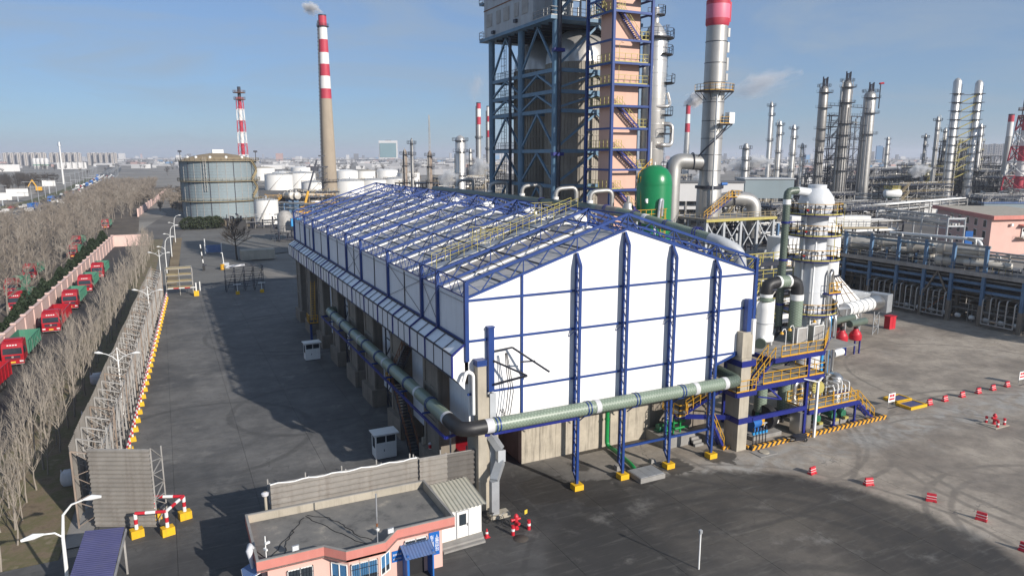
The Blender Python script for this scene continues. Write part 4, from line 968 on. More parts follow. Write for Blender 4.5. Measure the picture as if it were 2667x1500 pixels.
def single_lamp(x,y,h,label,sgn=1):
 t = thing('street_lamp',label,'street lamp',(x,y,0),'white curved street lamps')
 part('pole','white',t,lambda q: q.tube([(x,y,0),(x,y,h * .7),(x + sgn * .2,y,h * .88),(x + sgn * .7,y - .1,h * .97),(x + sgn * 1.4,y - .2,h)],[.11,.08,.07,.06,.05],8))
 part('lamp_head','white',t,lambda q: q.tube([(x + sgn * 1.3,y - .2,h),(x + sgn * 1.7,y - .25,h + .03),(x + sgn * 2.2,y - .3,h)],[.06,.15,.07],8))
 part('arm','white',t,lambda q: q.tube([(x,y,h * .66),(x - sgn * .5,y + .1,h * .72),(x - sgn * 1.1,y + .2,h * .735)],.05,6)); part('lamp_head','white',t,lambda q: q.tube([(x - sgn * 1.0,y + .2,h * .735),(x - sgn * 1.35,y + .25,h * .74),(x - sgn * 1.7,y + .3,h * .735)],[.05,.13,.06],8))
single_lamp(-.3,183,8.5,'white curved street lamp first beyond the scaffold stack'); single_lamp(1.2,213,8.5,'white curved street lamp second beyond the scaffold stack'); single_lamp(2.8,249,8.5,'white curved street lamp farthest along the path')
t = thing('street_lamp','white two headed street lamp in the lower left corner','street lamp',(-7.0,46.9,0))
part('pole','white',t,lambda q: q.tube([(-7.0,46.9,0),(-6.95,46.9,4.5),(-6.8,46.9,6.0),(-6.3,46.8,6.6),(-5.6,46.6,6.85)],[.13,.1,.08,.06,.05],9)); part('lamp_head','white',t,lambda q: q.tube([(-5.65,46.6,6.85),(-5.2,46.5,6.95),(-4.7,46.35,6.95)],[.06,.17,.08],9))
part('arm','white',t,lambda q: q.tube([(-6.95,46.9,4.6),(-7.3,46.7,5.05),(-7.9,46.5,5.2)],.055,7)); part('lamp_head','white',t,lambda q: q.tube([(-7.8,46.5,5.2),(-8.3,46.35,5.25),(-8.9,46.2,5.2)],[.06,.18,.08],9))
sn = thing('round_sign','small round road sign on a thin post seen from behind','sign',(-10.6,47.6,0))
part('post','dark_steel',sn,lambda q: q.cyl((-10.6,47.6,0),(-10.6,47.6,2.6),.04,7)); part('disc','galv',sn,lambda q: q.lathe((-10.6,47.6,2.4),[(.01,-.02),(.3,-.02),(.3,.02),(.01,.02)],16,axis=(.3,1,0)))
for x,y,h,lb in ((30.1,33.2,2.6,'thin white lamp post standing alone on the black turning circle'),):
 t = thing('lamp_post',lb,'lamp post',(x,y,0)); part('pole','white',t,lambda q: q.cyl((x,y,0),(x,y,h),.055,8)); part('lamp_head','galv',t,lambda q: (q.box((x,y,h + .1),(.2,.18,.22)),q.bar((x,y,h - .1),(x + .02,y,h + .1),.1)))
# ------------------------------------------------------------------ big bags on the strip
for i,(x,y,s_,lb) in enumerate(((-8.9,66.6,1.25,'big white bulk bag nearest the corrugated screen end'),(-8.0,75.5,1.0,'white bulk bag in the shade halfway along the wind screen'),(-9.0,83.3,.8,'small slumped white bag at the foot of the trees'),(-6.9,88.2,1.15,'torn white bulk bag leaning on the wind screen'),(-8.9,96.5,1.35,'heap of two white bulk bags among the tree trunks'),(-7.3,108.5,1.0,'open topped white bulk bag under the second lamp'),(-6.0,121.0,.9,'far pale bulk bag in the screen shadow'))):
 rr = random.Random(i)
 def bg_(q):
  n_ = 14; rings = [(0,.80),(.15,.98),(.5,1.05),(.85,.95),(1.0,.82)]; b0 = len(q.v)
  for z,r in rings:
   for j in range(n_):
    a = 2 * math.pi * j / n_; sq = 1 / max(abs(math.cos(a)),abs(math.sin(a))) ** .6; w = 1 + rr.uniform(-.06,.06); q.v.append((x + math.cos(a) * r * sq * w * .5 * s_,y + math.sin(a) * r * sq * w * .5 * s_,-.16 + z * s_ * .9 + rr.uniform(-.03,.03)))
  for k in range(len(rings) - 1):
   for j in range(n_): j2 = (j + 1) % n_; q._f([b0 + k * n_ + j,b0 + k * n_ + j2,b0 + (k + 1) * n_ + j2,b0 + (k + 1) * n_ + j],True)
  q._f([b0 + 4 * n_ + j for j in range(n_)],True)
 t = thing('bulk_bag',lb,'bag',(x,y,-.16),'bulk bags on the paved strip'); part('sack','bag',t,bg_)
 for sx in (-1,1): part('lifting_loop','bag',t,lambda q: q.tube([(x + sx * .4 * s_,y - .2,.68 * s_),(x + sx * .42 * s_,y - .1,.98 * s_),(x + sx * .4 * s_,y + .1,.9 * s_),(x + sx * .38 * s_,y + .2,.68 * s_)],.035,5))
# ------------------------------------------------------------------ pink boundary wall
pw = thing('boundary_wall','long pale pink boundary wall with coping and pilasters beside the truck road','wall',(wx(150),150,0))
yy = 64.0; 
while yy < 245:
 y1 = min(yy + 6.2,245.3)
 part('wall_bay','pink_wall',pw,lambda q: q.hexa([(wx(yy) - .12,yy + .2,-.1),(wx(yy) + .12,yy + .2,-.1),(wx(y1) + .12,y1 - .2,-.1),(wx(y1) - .12,y1 - .2,-.1),(wx(yy) - .12,yy + .2,3.2),(wx(yy) + .12,yy + .2,3.2),(wx(y1) + .12,y1 - .2,3.2),(wx(y1) - .12,y1 - .2,3.2)]))
 part('pilaster','pink_wall',pw,lambda q: (q.box((wx(yy),yy,1.65),(.5,.45,3.5),-.049),q.box((wx(yy),yy,3.5),(.75,.7,.2),-.049)))
 part('coping','pink_wall',pw,lambda q: q.bar((wx(yy),yy + .2,3.28),(wx(y1),y1 - .2,3.28),.5,.16)); yy = y1
part('wall_bay','pink_wall',pw,lambda q: (q.bb(-14.3,245.3,-.1,-4.8,245.6,3.2),)); part('coping','pink_wall',pw,lambda q: q.bb(-14.5,245.2,3.2,-4.8,245.7,3.36))
p2 = thing('boundary_wall','far stretch of pink boundary wall beyond the bare trees','wall',(-4,480,0))
for i in range(16):
 ya,yb_ = 365 + i * 15,365 + (i + 1) * 15; xa = -10.3 + i * .95; xb = xa + .95
 part('wall_bay','pink_wall',p2,lambda q: q.bar((xa,ya + .3,1.5),(xb,yb_ - .3,1.5),.3,3.4)); part('pilaster','pink_wall',p2,lambda q: q.box((xa,ya,1.6),(.6,.6,3.8)))
# ------------------------------------------------------------------ dump trucks
def truck(bed,inner,label,loc,rz,name='dump_truck',L_=8.2,cabcol='truck_red'):
 t = thing(name,label,'truck',(0,0,0),'dump trucks queued along the pink wall')
 part('chassis','dark_steel',t,lambda q: (q.bb(-.45,-L_,.75,.45,1.9,1.0),q.bb(-1.1,-2.4,.6,1.1,-1.3,1.1)))
 def cabm(q):
  pr = [(2.15,.75),(2.2,1.55),(2.05,2.55),(1.85,3.1),(1.3,3.35),(-.1,3.4),(-.2,.95),(2.0,.75)]
  b0 = len(q.v); n_ = len(pr)
  for x in (-1.22,1.22):
   for yv,z in pr: q.v.append((x * (1 - max(0,z - 2.4) * .05),yv,z))
  q._f([b0 + i for i in range(n_)]); q._f([b0 + n_ + i for i in range(n_)][::-1])
  for i in range(n_): j = (i + 1) % n_; q._f([b0 + j,b0 + i,b0 + n_ + i,b0 + n_ + j])
  q.bb(-1.0,.3,3.38,1.0,1.2,3.55)
 cb = part('cab',cabcol,t,cabm)
 part('windscreen','glass',cb,lambda q: q.hexa([(-1.08,2.19,1.72),(1.08,2.19,1.72),(1.08,2.15,1.72),(-1.08,2.15,1.72),(-1.03,2.08,2.5),(1.03,2.08,2.5),(1.03,2.03,2.5),(-1.03,2.03,2.5)]))
 for s_ in (-1,1): part('side_window','glass',cb,lambda q: q.bb(s_ * 1.225 - .01,.75,1.85,s_ * 1.225 + .01,1.85,2.6))
 part('roof_lettering','white',cb,lambda q: [q.box((-.45 + .3 * i,1.98,2.88),(.2,.06,.14)) for i in range(4)])
 part('grille','dark_steel',cb,lambda q: (q.bb(-.85,2.2,1.22,.85,2.23,1.5),q.bb(-.85,2.21,1.05,.85,2.22,1.15))); part('badge','silver',cb,lambda q: q.lathe((0,2.235,1.36),[(.01,0),(.14,0),(.14,.02),(.01,.02)],12,axis=(0,1,0)))
 bm = part('bumper','truck_red',t,lambda q: q.bb(-1.24,1.95,.45,1.24,2.32,.95)); part('number_plate','plate_yellow',bm,lambda q: q.bb(-.3,2.325,.6,.3,2.34,.78))
 for s_ in (-1,1): part('headlight','lamp_glass',t,lambda q: q.bb(s_ * .95 - .2,2.325,.7,s_ * .95 + .2,2.345,.88)); part('mirror','black',t,lambda q: (q.bar((s_ * 1.22,1.9,2.5),(s_ * 1.5,2.1,2.5),.04),q.box((s_ * 1.5,2.1,2.2),(.14,.1,.6))))
 part('bumper_bar','galv',t,lambda q: q.bb(-1.2,2.0,.36,1.2,2.25,.44))
 for yv in (1.1,-.95,-4.6,-5.95,-7.3)[:5]:
  for s_ in (-1,1):
   w = part('wheel','rubber',t,lambda q: q.lathe((s_ * 1.02,yv,.5),[(.26,-.17),(.5,-.17),(.52,0),(.5,.17),(.26,.17)],16,axis=(1,0,0))); part('rim','silver_dull',w,lambda q: q.lathe((s_ * 1.02,yv,.5),[(.01,-.1),(.27,-.12),(.27,.12),(.01,.1)],12,axis=(1,0,0)))
 h0,h1 = 1.15,2.75
 def bedm(q):
  q.bb(-1.24,-L_,h0 - .12,1.24,-.45,h0)
  for s_ in (-1,1):
   q.bb(s_ * 1.24 - .04,-L_,h0,s_ * 1.24 + .04,-.45,h1); q.bar((s_ * 1.28,-L_,h1),(s_ * 1.28,-.45,h1),.1,.14)
  q.bb(-1.2,-.5,h0,1.2,-.42,h1 + .1); q.bb(-1.2,-L_,h0,1.2,-L_ + .08,h1)
 bd = part('cargo_box',bed,t,bedm)
 for s_ in (-1,1): part('box_rib',bed,bd,lambda q: ([q.bar((s_ * 1.3,-L_ + .05 + (L_ - .5) * i / 8,h0 - .1),(s_ * 1.3,-L_ + .05 + (L_ - .5) * i / 8,h1),.09) for i in range(9)],q.bar((s_ * 1.29,-L_,h0 + .8),(s_ * 1.29,-.45,h0 + .8),.06)))
 part('box_floor',inner,bd,lambda q: (q.bb(-1.2,-L_ + .1,h0 + .01,1.2,-.5,h0 + .05),q.bb(-1.19,-.56,h0,1.19,-.51,h1)))
 part('headboard','fabric_green' if bed == 'fabric_green' else bed,bd,lambda q: q.bb(-1.26,-.42,h0,1.26,-.3,h1 + .15))
 t.location = loc; t.rotation_euler = (0,0,rz); t['label'] = label
 return t
RZ = math.pi + .0 - .049
tr1 = truck('fabric_green','truck_wood','red dump truck with green cargo box nearest the camera by the pink wall',(-19.0,111.0,-.1),RZ)
truck('truck_red','asphalt','red dump truck with an empty red cargo box second along the wall',(-16.9,129.8,-.1),RZ)
copy_tree(tr1,(-16.1,148.2,-.1),RZ,'red dump truck with green cargo box third along the wall')
truck('fabric_green','asphalt','dark maroon dump truck with dull green box fourth along the wall',(-15.2,166.0,-.1),RZ,cabcol='truck_red')
copy_tree(tr1,(-14.2,184.0,-.1),RZ,'red dump truck with green box farthest along the wall')
truck('truck_red','truck_wood','red trailer with pale wooden floor entering at the left edge',(-20.4,92.0,-.1),RZ - .06,name='dump_truck',L_=9.5)
# ------------------------------------------------------------------ process deck right of the shed
dk = thing('process_deck','navy steel process deck with yellow railings right of the shed','platform',(54,49,0))
def slab(n_,x0,y0,x1,y1,z,m='galv'): part(n_,m,dk,lambda q: q.bb(x0,y0,z - .06,x1,y1,z))
slab('floor_grating',50.2,46.7,61.5,55.5,8.4,'cement'); slab('floor_grating',48.1,46.7,56.9,50.2,6.05,'cement'); slab('floor_grating',45.4,46.4,47.75,48.6,5.75,'galv'); slab('floor_grating',55.2,46.7,62.3,49.5,2.45,'galv')
for a,b_ in (((50.1,46.6,8.2),(56.6,46.6,8.2)),((50.1,46.6,8.2),(50.1,55.5,8.2)),((48.0,46.6,5.85),(56.9,46.6,5.85)),((48.0,46.6,5.85),(48.0,52,5.85)),((45.4,46.35,5.6),(47.8,46.35,5.6)),((45.4,46.35,5.6),(45.4,48.6,5.6)),((55.1,46.65,2.28),(62.3,46.65,2.28)),((47.7,46.55,2.95),(54.7,46.55,2.95)),((56.6,46.6,8.2),(61.5,50.0,8.2)),((41.5,50.2,3.0),(46.2,47.6,3.0)),((50.1,52,2.95),(60.5,52,2.95))):
 part('floor_beam','navy',dk,lambda q: q.bar(a,b_,.2,.42))
for x,y,z in ((54.75,46.75,8.2),(50.2,53,8.2),(61.3,50.2,8.2),(61.3,55.3,8.2),(55.3,53,8.2),(59.0,46.75,2.2),(62.0,46.75,2.2),(62.0,49.4,2.2),(56.6,49.4,2.2),(51.5,52.2,8.2)): part('column','navy',dk,lambda q: q.bar((x,y,0),(x,y,z),.28 if z > 3 else .18))
part('brace','navy',dk,lambda q: (q.bar((49.5,46.6,5.75),(51.3,46.6,4.3),.16),q.bar((48.3,46.6,5.0),(51.3,46.6,4.3),.12)))
part('column_foot','navy',dk,lambda q: (q.bar((59.0,46.75,.35),(59.0,46.75,.0),.5),)); part('column_foot','navy',dk,lambda q: q.bar((62.0,46.75,.35),(62.0,46.75,.0),.5))
for pts in ([(51.0,46.65,8.42),(56.6,46.65,8.42)],[(56.6,46.65,8.42),(61.2,50.0,8.42),(61.5,55.5,8.42)],[(48.9,46.65,6.07),(56.9,46.65,6.07)],[(56.9,46.65,6.07),(56.9,50.2,6.07)],[(47.0,46.4,5.77),(45.4,46.4,5.77),(45.4,48.6,5.77)],[(47.75,46.4,5.77),(47.0,46.4,5.77)],[(55.25,46.7,2.47),(62.1,46.7,2.47)],[(55.25,49.4,2.47),(55.25,46.7,2.47)],[(62.3,47.6,2.47),(62.3,49.5,2.47),(55.3,49.5,2.47)]):
 part('railing','yellow',dk,lambda q: q.rail(pts,1.1,.06,1.1))
part('staircase','navy',dk,lambda q: q.stairs((47.6,47.2,5.8),(50.3,47.2,8.4),(0,1,0),.95)); part('stair_railing','yellow',dk,lambda q: q.stair_rail((47.6,47.2,5.8),(50.3,47.2,8.4),(0,1,0),.95,1.1,.06,.9))
part('staircase','navy',dk,lambda q: q.stairs((62.2,47.1,2.45),(64.9,47.1,.05),(0,1,0),.9)); part('stair_railing','yellow',dk,lambda q: q.stair_rail((62.2,47.1,2.45),(64.9,47.1,.05),(0,1,0),.9,1.1,.06,.9))
part('staircase','navy',dk,lambda q: q.stairs((45.6,48.2,.05),(44.2,48.4,2.9),(0,1,0),.8)); part('stair_railing','yellow',dk,lambda q: q.stair_rail((45.6,48.2,.05),(44.2,48.4,2.9),(0,1,0),.8,1.0,.05,.8))
part('staircase','navy',dk,lambda q: q.stairs((42.9,50.2,3.2),(45.3,48.2,5.7),(.6,.8,0),.9)); part('stair_railing','yellow',dk,lambda q: q.stair_rail((42.9,50.2,3.2),(45.3,48.2,5.7),(.6,.8,0),.9,1.0,.06,.8))
slab('floor_grating',41.6,49.6,43.2,52.0,3.1); part('railing','yellow',dk,lambda q: q.rail([(41.6,52,3.1),(41.6,49.6,3.1),(42.6,49.6,3.1)],1.1,.06,.7))
# hazard kerb
kb = thing('hazard_kerb','low kerb striped black and yellow round the process deck','kerb',(56,46.3,0))
def stripe_mat():
 m,n,b = nodes_of('hazard',0.6,0); N = n.nodes.new; K = n.links.new; co = N('ShaderNodeNewGeometry').outputs['Position']; s_ = N('ShaderNodeSeparateXYZ'); K(co,s_.inputs[0])
 a = N('ShaderNodeMath'); a.operation = 'MULTIPLY_ADD'; a.inputs[1].default_value = 1.6; K(s_.outputs[0],a.inputs[0]); z = N('ShaderNodeMath'); z.operation = 'MULTIPLY'; z.inputs[1].default_value = -1.2; K(s_.outputs[2],z.inputs[0]); K(z.outputs[0],a.inputs[2])
 f = N('ShaderNodeMath'); f.operation = 'FRACT'; K(a.outputs[0],f.inputs[0]); g = N('ShaderNodeMath'); g.operation = 'GREATER_THAN'; g.inputs[1].default_value = .48; K(f.outputs[0],g.inputs[0])
 x = N('ShaderNodeMixRGB'); x.inputs[1].default_value = (.70,.33,.02,1); x.inputs[2].default_value = (.03,.03,.03,1); K(g.outputs[0],x.inputs[0]); K(x.outputs[0],b.inputs['Base Color']); MATS['hazard'] = m
stripe_mat()
for a,b_ in (((47.5,46.25),(53.0,46.25)),((53.06,46.25),(60.0,46.25)),((60.06,46.25),(66.2,46.25))): part('kerb_stone','hazard',kb,lambda q: q.bb(a[0],46.1,0,b_[0],46.4,.38))
part('kerb_stone','hazard',kb,lambda q: q.bb(47.3,46.42,0,47.5,46.9,.36)); part('kerb_stone','cement',kb,lambda q: q.bb(66.0,46.42,0,66.2,55,.36)); part('kerb_stone','hazard',kb,lambda q: q.bb(45.2,47.4,0,46.0,47.6,.3))
# machines under the deck
fan = thing('centrifugal_fan','big black centrifugal fan with blue motor under the process deck','fan',(52.2,49.2,0))
part('volute','black',fan,lambda q: q.lathe((52.3,49.4,1.45),[(.3,-.4),(1.25,-.4),(1.3,0),(1.25,.4),(.3,.4)],24,axis=(1,.2,0))); part('inlet_cone','black',fan,lambda q: q.lathe((52.75,49.45,1.45),[(.55,0),(.75,.2),(.6,.9),(.6,1.2)],18,axis=(1,.2,0)))
part('motor','bright_blue',fan,lambda q: (q.cyl((50.0,48.9,1.2),(51.2,49.1,1.2),.45,14),q.bb(50.1,48.6,.3,51.1,49.4,.8))); part('coupling_guard','yellow',fan,lambda q: q.bb(51.2,48.8,.9,51.7,49.4,1.5)); part('plinth','cement',fan,lambda q: q.bb(49.2,47.8,0,53.0,50.3,.38)); part('gauge','white',fan,lambda q: q.lathe((53.3,48.7,1.0),[(.01,0),(.18,0),(.18,.06),(.01,.06)],12,axis=(.2,-1,0)))
part('stand','grey_paint',fan,lambda q: (q.bar((51.6,48.9,.4),(51.9,48.9,1.1),.1),q.bar((51.3,48.9,1.1),(52.3,48.7,1.1),.12)))
cb2 = thing('steel_cabinet','plain stainless steel equipment cabinet behind the hazard kerb','cabinet',(55.0,47.2,0))
part('body','stainless',cb2,lambda q: q.bb(54.2,46.75,.1,55.75,47.95,2.35)); part('top','stainless',cb2,lambda q: q.bb(54.1,46.65,2.352,55.85,48.05,2.42)); part('plinth','cement',cb2,lambda q: q.bb(54.25,46.8,0,55.7,47.9,.1)); part('handle','dark_steel',cb2,lambda q: q.bb(54.9,46.7,1.2,55.0,46.748,1.4))
bp = thing('cyan_instrument_rack','row of small cyan pump heads on thin posts beside the concrete pier','pumps',(49.3,47.0,0))
for i in range(5): part('pump_post','dark_steel',bp,lambda q: q.cyl((48.4 + i * .4,46.95,0),(48.4 + i * .4,46.95,1.1),.045,7)); part('pump_head','cyan',bp,lambda q: q.bb(48.28 + i * .4,46.85,1.1,48.52 + i * .4,47.05,1.35)); part('pump_motor','dark_steel',bp,lambda q: q.cyl((48.4 + i * .4,46.95,1.35),(48.4 + i * .4,46.95,1.75),.09,8))
for i,(x,w) in enumerate(((57.6,'nearest the cabinet'),(59.9,'in the middle of the row'),(61.3,'nearest the deck stairs'))):
 pu = thing('process_pump','green pump on concrete plinth under the low platform, ' + w,'pump',(x,48,0),'green pumps under the low platform')
 part('plinth','cement',pu,lambda q: q.bb(x - .6,47.3,0,x + .6,49.2,.45)); part('casing','pump_green',pu,lambda q: q.lathe((x,47.7,.95),[(.05,-.25),(.4,-.25),(.45,0),(.4,.25),(.05,.25)],14,axis=(0,1,0))); part('motor','pump_green',pu,lambda q: q.cyl((x,48.1,.95),(x,49.1,.95),.32,12)); part('pipe','galv',pu,lambda q: q.tube(rounded([(x,47.6,.95),(x + .3,47.5,1.9),(x + .3,49.0,2.2)],.3),.12,8)); part('guard','pale_yellow',pu,lambda q: q.bb(x - .3,47.0,.5,x + .2,47.3,.75))
# white vessel with the fibreglass arch
ve = thing('white_vessel','upright white vessel with domed top standing on the process deck','vessel',(53.3,51.2,8.4))
part('shell','white',ve,lambda q: q.lathe((53.3,51.2,0),[(.01,8.75),(.95,8.8),(.98,9.3),(.85,9.6),(.85,12.0),(.78,12.45),(.55,12.75),(.01,12.8)],22)); part('seam','grey_paint',ve,lambda q: q.lathe((53.3,51.2,10.6),[(.85,-.04),(.9,-.04),(.9,.04),(.85,.04)],22)); part('skirt','white',ve,lambda q: [q.box((53.3 + math.cos(a) * .8,51.2 + math.sin(a) * .8,8.6),(.14,.14,.5),a) for a in (.3,1.9,3.5,5.1)]); part('side_nozzle','white',ve,lambda q: q.tube([(53.2,51.0,9.1),(52.0,50.2,8.95),(51.6,49.9,8.9)],.4,14)); part('nozzle_flange','frp_dark',ve,lambda q: q.cyl((51.75,50.02,8.92),(51.5,49.85,8.9),.52,16))
ar = thing('arched_duct','fibreglass duct arching over from the white vessel with black elbows','duct',(55,51,8.4))
part('neck','frp',ar,lambda q: q.tube([(53.3,51.2,12.75),(53.3,51.2,13.2)],.6,18,uv=True)); part('neck_band','white',ar,lambda q: q.cyl((53.3,51.2,13.2),(53.3,51.2,13.5),.63,18)); part('neck_flange','frp',ar,lambda q: q.cyl((53.3,51.2,12.85),(53.3,51.2,12.98),.8,18))
part('elbow','black',ar,lambda q: q.tube(rounded([(53.3,51.2,13.5),(53.3,51.2,14.45),(54.6,51.15,14.6)],.9,2),.6,16)); part('cross_pipe','frp',ar,lambda q: q.tube([(54.6,51.15,14.6),(56.1,51.05,14.6)],.6,18,uv=True)); part('cross_band','white',ar,lambda q: (q.cyl((54.6,51.15,14.6),(54.85,51.14,14.6),.63,18),)); part('cross_band','white',ar,lambda q: q.cyl((55.85,51.06,14.6),(56.1,51.05,14.6),.63,18))
part('elbow','black',ar,lambda q: q.tube(rounded([(56.1,51.05,14.6),(57.2,50.95,14.4),(57.2,50.9,13.2)],.9,2),.62,16)); part('down_band','white',ar,lambda q: q.cyl((57.2,50.9,12.6),(57.2,50.9,13.2),.68,18)); part('down_pipe','frp',ar,lambda q: q.tube([(57.2,50.9,12.6 - i * .6) for i in range(8)],.66,18,uv=True))
ri = thing('dark_riser','thin dark fibreglass riser climbing behind the arched duct','pipe',(55.8,52.5,8.4))
part('riser','frp_dark',ri,lambda q: q.tube([(56.4,52.3,9.6 + i * 1.2) for i in range(12)],.36,14,uv=True)); part('foot','black',ri,lambda q: q.tube([(56.4,52.3,9.7),(56.2,52.0,9.1),(55.2,51.6,8.8)],[.36,.25,.2],12))
for z in (12.0,16.6,20.4): part('clamp','navy',ri,lambda q: (q.lathe((56.4,52.3,z),[(.36,-.1),(.44,-.1),(.44,.1),(.36,.1)],14),q.bar((56.4,52.3,z),(58.6,52.0,z),.1)))
part('top_elbow','frp_dark',ri,lambda q: q.tube(rounded([(56.4,52.3,22.6),(56.4,52.3,23.5),(57.6,52.1,23.55)],.5,3),.38,14,uv=True)); part('top_band','white',ri,lambda q: q.cyl((56.4,52.3,22.2),(56.4,52.3,22.7),.39,14))
sv = thing('scrubber_tower','white scrubber tower with ring platforms and yellow railings','tower',(60.2,52.0,0))
SXY = (60.2,52.0,0)
part('lower_shell','scrub_white',sv,lambda q: q.lathe(SXY,[(1.62,0),(1.62,16.0),(1.66,16.0),(1.66,16.2),(1.62,16.2)],28)); part('upper_shell','scrub_white',sv,lambda q: q.lathe(SXY,[(1.55,16.2),(1.32,16.9),(1.32,21.0),(1.7,21.7),(1.74,22.4),(1.6,22.9),(1.05,23.7),(.9,23.75),(.9,24.1),(.01,24.15)],28))
for z in (8.6,13.2,19.0): part('seam','scrub_white',sv,lambda q: q.lathe((60.2,52,z),[(1.6 if z < 15 else 1.31,-.05),(1.66 if z < 15 else 1.37,-.05),(1.66 if z < 15 else 1.37,.05),(1.6 if z < 15 else 1.31,.05)],28))
part('top_outlet','scrub_white',sv,lambda q: q.tube([(59.6,52.05,23.3),(57.5,52.15,23.55)],.42,14))
for z,r_ in ((21.15,2.55),(19.0,2.6),(16.55,2.7),(11.0,2.75)):
 pf = part('ring_platform','navy',sv,lambda q: q.lathe((60.2,52,z),[(1.4,-.12),(r_,-.12),(r_,0),(1.4,0),(1.4,-.12)],24)); part('platform_edge','pale_yellow',pf,lambda q: q.lathe((60.2,52,z),[(r_ - .01,.0),(r_ + .03,.0),(r_ + .03,.16),(r_ - .01,.16)],24))
 part('railing','yellow',pf,lambda q: q.rail([(60.2 + r_ * math.cos(a * math.pi / 9),52 + r_ * math.sin(a * math.pi / 9),z) for a in range(18)],1.1,.055,1.4,kick=False,close=True))
 part('fittings','silver_dull',pf,lambda q: ([q.tube([(60.2 + (r_ - .5) * math.cos(a),52 + (r_ - .5) * math.sin(a),z),(60.2 + (r_ - .5) * math.cos(a),52 + (r_ - .5) * math.sin(a),z + .8),(60.2 + 1.2 * math.cos(a),52 + 1.2 * math.sin(a),z + .9)],.09,7) for a in (3.3,3.7,4.1)],[q.lathe((60.2 + (r_ - .4) * math.cos(a),52 + (r_ - .4) * math.sin(a),z + .9),[(.01,-.1),(.14,0),(.01,.1)],8) for a in (3.2,3.6,4.0,4.3)])); part('red_valve','red',pf,lambda q: q.lathe((60.2 + (r_ - .45) * math.cos(3.5),52 + (r_ - .45) * math.sin(3.5),z + .45),[(.01,-.14),(.16,0),(.01,.14)],9))
sp = part('side_platform','navy',sv,lambda q: q.bb(60.3,49.6,13.0,62.0,50.8,13.15)); part('railing','yellow',sp,lambda q: q.rail([(62.0,50.8,13.15),(62.0,49.6,13.15),(60.3,49.6,13.15)],1.1,.055,.6)); part('inlet_pipe','stainless',sp,lambda q: (q.tube(rounded([(60.7,50.0,8.5),(60.7,50.0,15.2),(61.2,50.2,15.5),(61.4,50.3,14.9),(61.4,50.3,8.5)],.35),.2,12),)); part('brace','galv',sp,lambda q: (q.bar((60.6,49.9,8.5),(60.6,49.9,13.0),.12),q.bar((61.8,49.9,8.5),(61.8,49.9,13.0),.12)))
part('riser_pipe','galv',sv,lambda q: q.tube([(58.4,51.6,8.4),(58.4,51.6,22.5)],.16,9)); part('riser_pipe','white',sv,lambda q: q.tube([(59.0,50.6,8.4),(59.0,50.6,19.5),(59.5,51.2,19.8)],.1,8))
part('caged_ladder','pale_yellow',sv,lambda q: q.ladder((61.2,50.2,16.55),(61.2,50.2,22.2),(.8,.6,0),cage=(.5,-.8,0)))
for x in (61.2,62.1): part('drain_pipe','stainless',sv,lambda q: q.tube(rounded([(x - .6,50.6,10.6),(x,50.3,10.9),(x,50.0,10.2),(x,50.0,.5)],.4),.17,10))
part('fan_grille','cyan',sv,lambda q: (q.bb(61.9,51.2,4.0,63.0,52.4,10.4),)); part('arch_pipe','white',sv,lambda q: q.tube(rounded([(60.4,50.2,8.4),(60.4,50.2,10.0),(60.9,50.2,10.5),(61.2,50.2,10.0),(61.2,50.2,6.0)],.4),.14,9))
for i,(x,w) in enumerate(((56.7,'left'),(59.0,'right'))):
 cn = thing('control_cabinet','grey control cabinet on the process deck, the %s of two' % w,'cabinet',(x,49.7,8.4),'cabinets on the process deck'); part('body','grey_steel',cn,lambda q: q.bb(x - .65,49.45,8.45,x + .65,50.1,10.0)); part('frame','white',cn,lambda q: [q.bar((x + a * .68,49.42,8.4),(x + a * .68,49.42,10.05),.07) for a in (-1,1)] + [q.bar((x - .68,49.42,10.05),(x + .68,49.42,10.05),.07)]); part('leg','white',cn,lambda q: q.bar((x + .68,50.1,8.4),(x + .68,50.1,10.0),.06))
for i,(x,y) in enumerate(((53.1,48.2),(54.9,48.9),(59.9,50.3))):
 lp = thing('deck_lamp','white hooked lamp on the process deck railing, %s of three' % ('leftmost','middle','rightmost')[i],'lamp',(x,y,8.4),'hooked deck lamps'); part('pole','white',lp,lambda q: q.tube([(x,y,8.4),(x,y,10.3),(x - .15,y,10.6),(x - .4,y,10.6),(x - .55,y,10.4)],.04,6)); part('lamp_shade','yellow',lp,lambda q: q.lathe((x - .58,y,10.15),[(.2,0),(.16,.12),(.06,.25)],10))
# ducts at lower deck
du = thing('inclined_duct','dark ribbed fibreglass duct lying across the lower deck','duct',(53,49.5,6.1)); part('run','frp_dark',du,lambda q: q.tube([(51.0 + i * .9,49.0 + i * .06,7.1 + i * .04) for i in range(7)],.5,16,uv=True)); part('band','black',du,lambda q: q.cyl((54.3,49.2,7.25),(54.9,49.25,7.27),.56,16)); part('elbow','frp_dark',du,lambda q: q.tube(rounded([(51.0,49.0,7.1),(50.0,48.9,7.0),(49.3,49.5,6.6)],.5,3),.5,16,uv=True))
for i,(x,y,z0,z1,r_,lb) in enumerate(((52.2,50.0,1.9,5.4,.62,'domed fibreglass vessel under the lower deck left of the duct'),(55.6,50.2,1.2,5.2,.62,'upright fibreglass duct with black elbow under the lower deck'))):
 v_ = thing('fibreglass_vessel',lb,'vessel',(x,y,0)); part('shell','frp',v_,lambda q: q.tube([(x,y,z0 + (z1 - z0) * k / 5) for k in range(6)],r_,18,uv=True))
 part('head','black' if i else 'frp',v_,lambda q: q.tube([(x,y,z1),(x + .15 * i,y,z1 + .35),(x + .6 * i,y,z1 + .6)],[r_,r_ * .9,r_ * .55],16)); part('foot','pump_green' if i == 0 else 'black',v_,lambda q: (q.cyl((x,y,z0 - .5),(x,y,z0),r_ * .8,14),q.cyl((x,y,0),(x,y,z0 - .45),r_ * .3,10)))
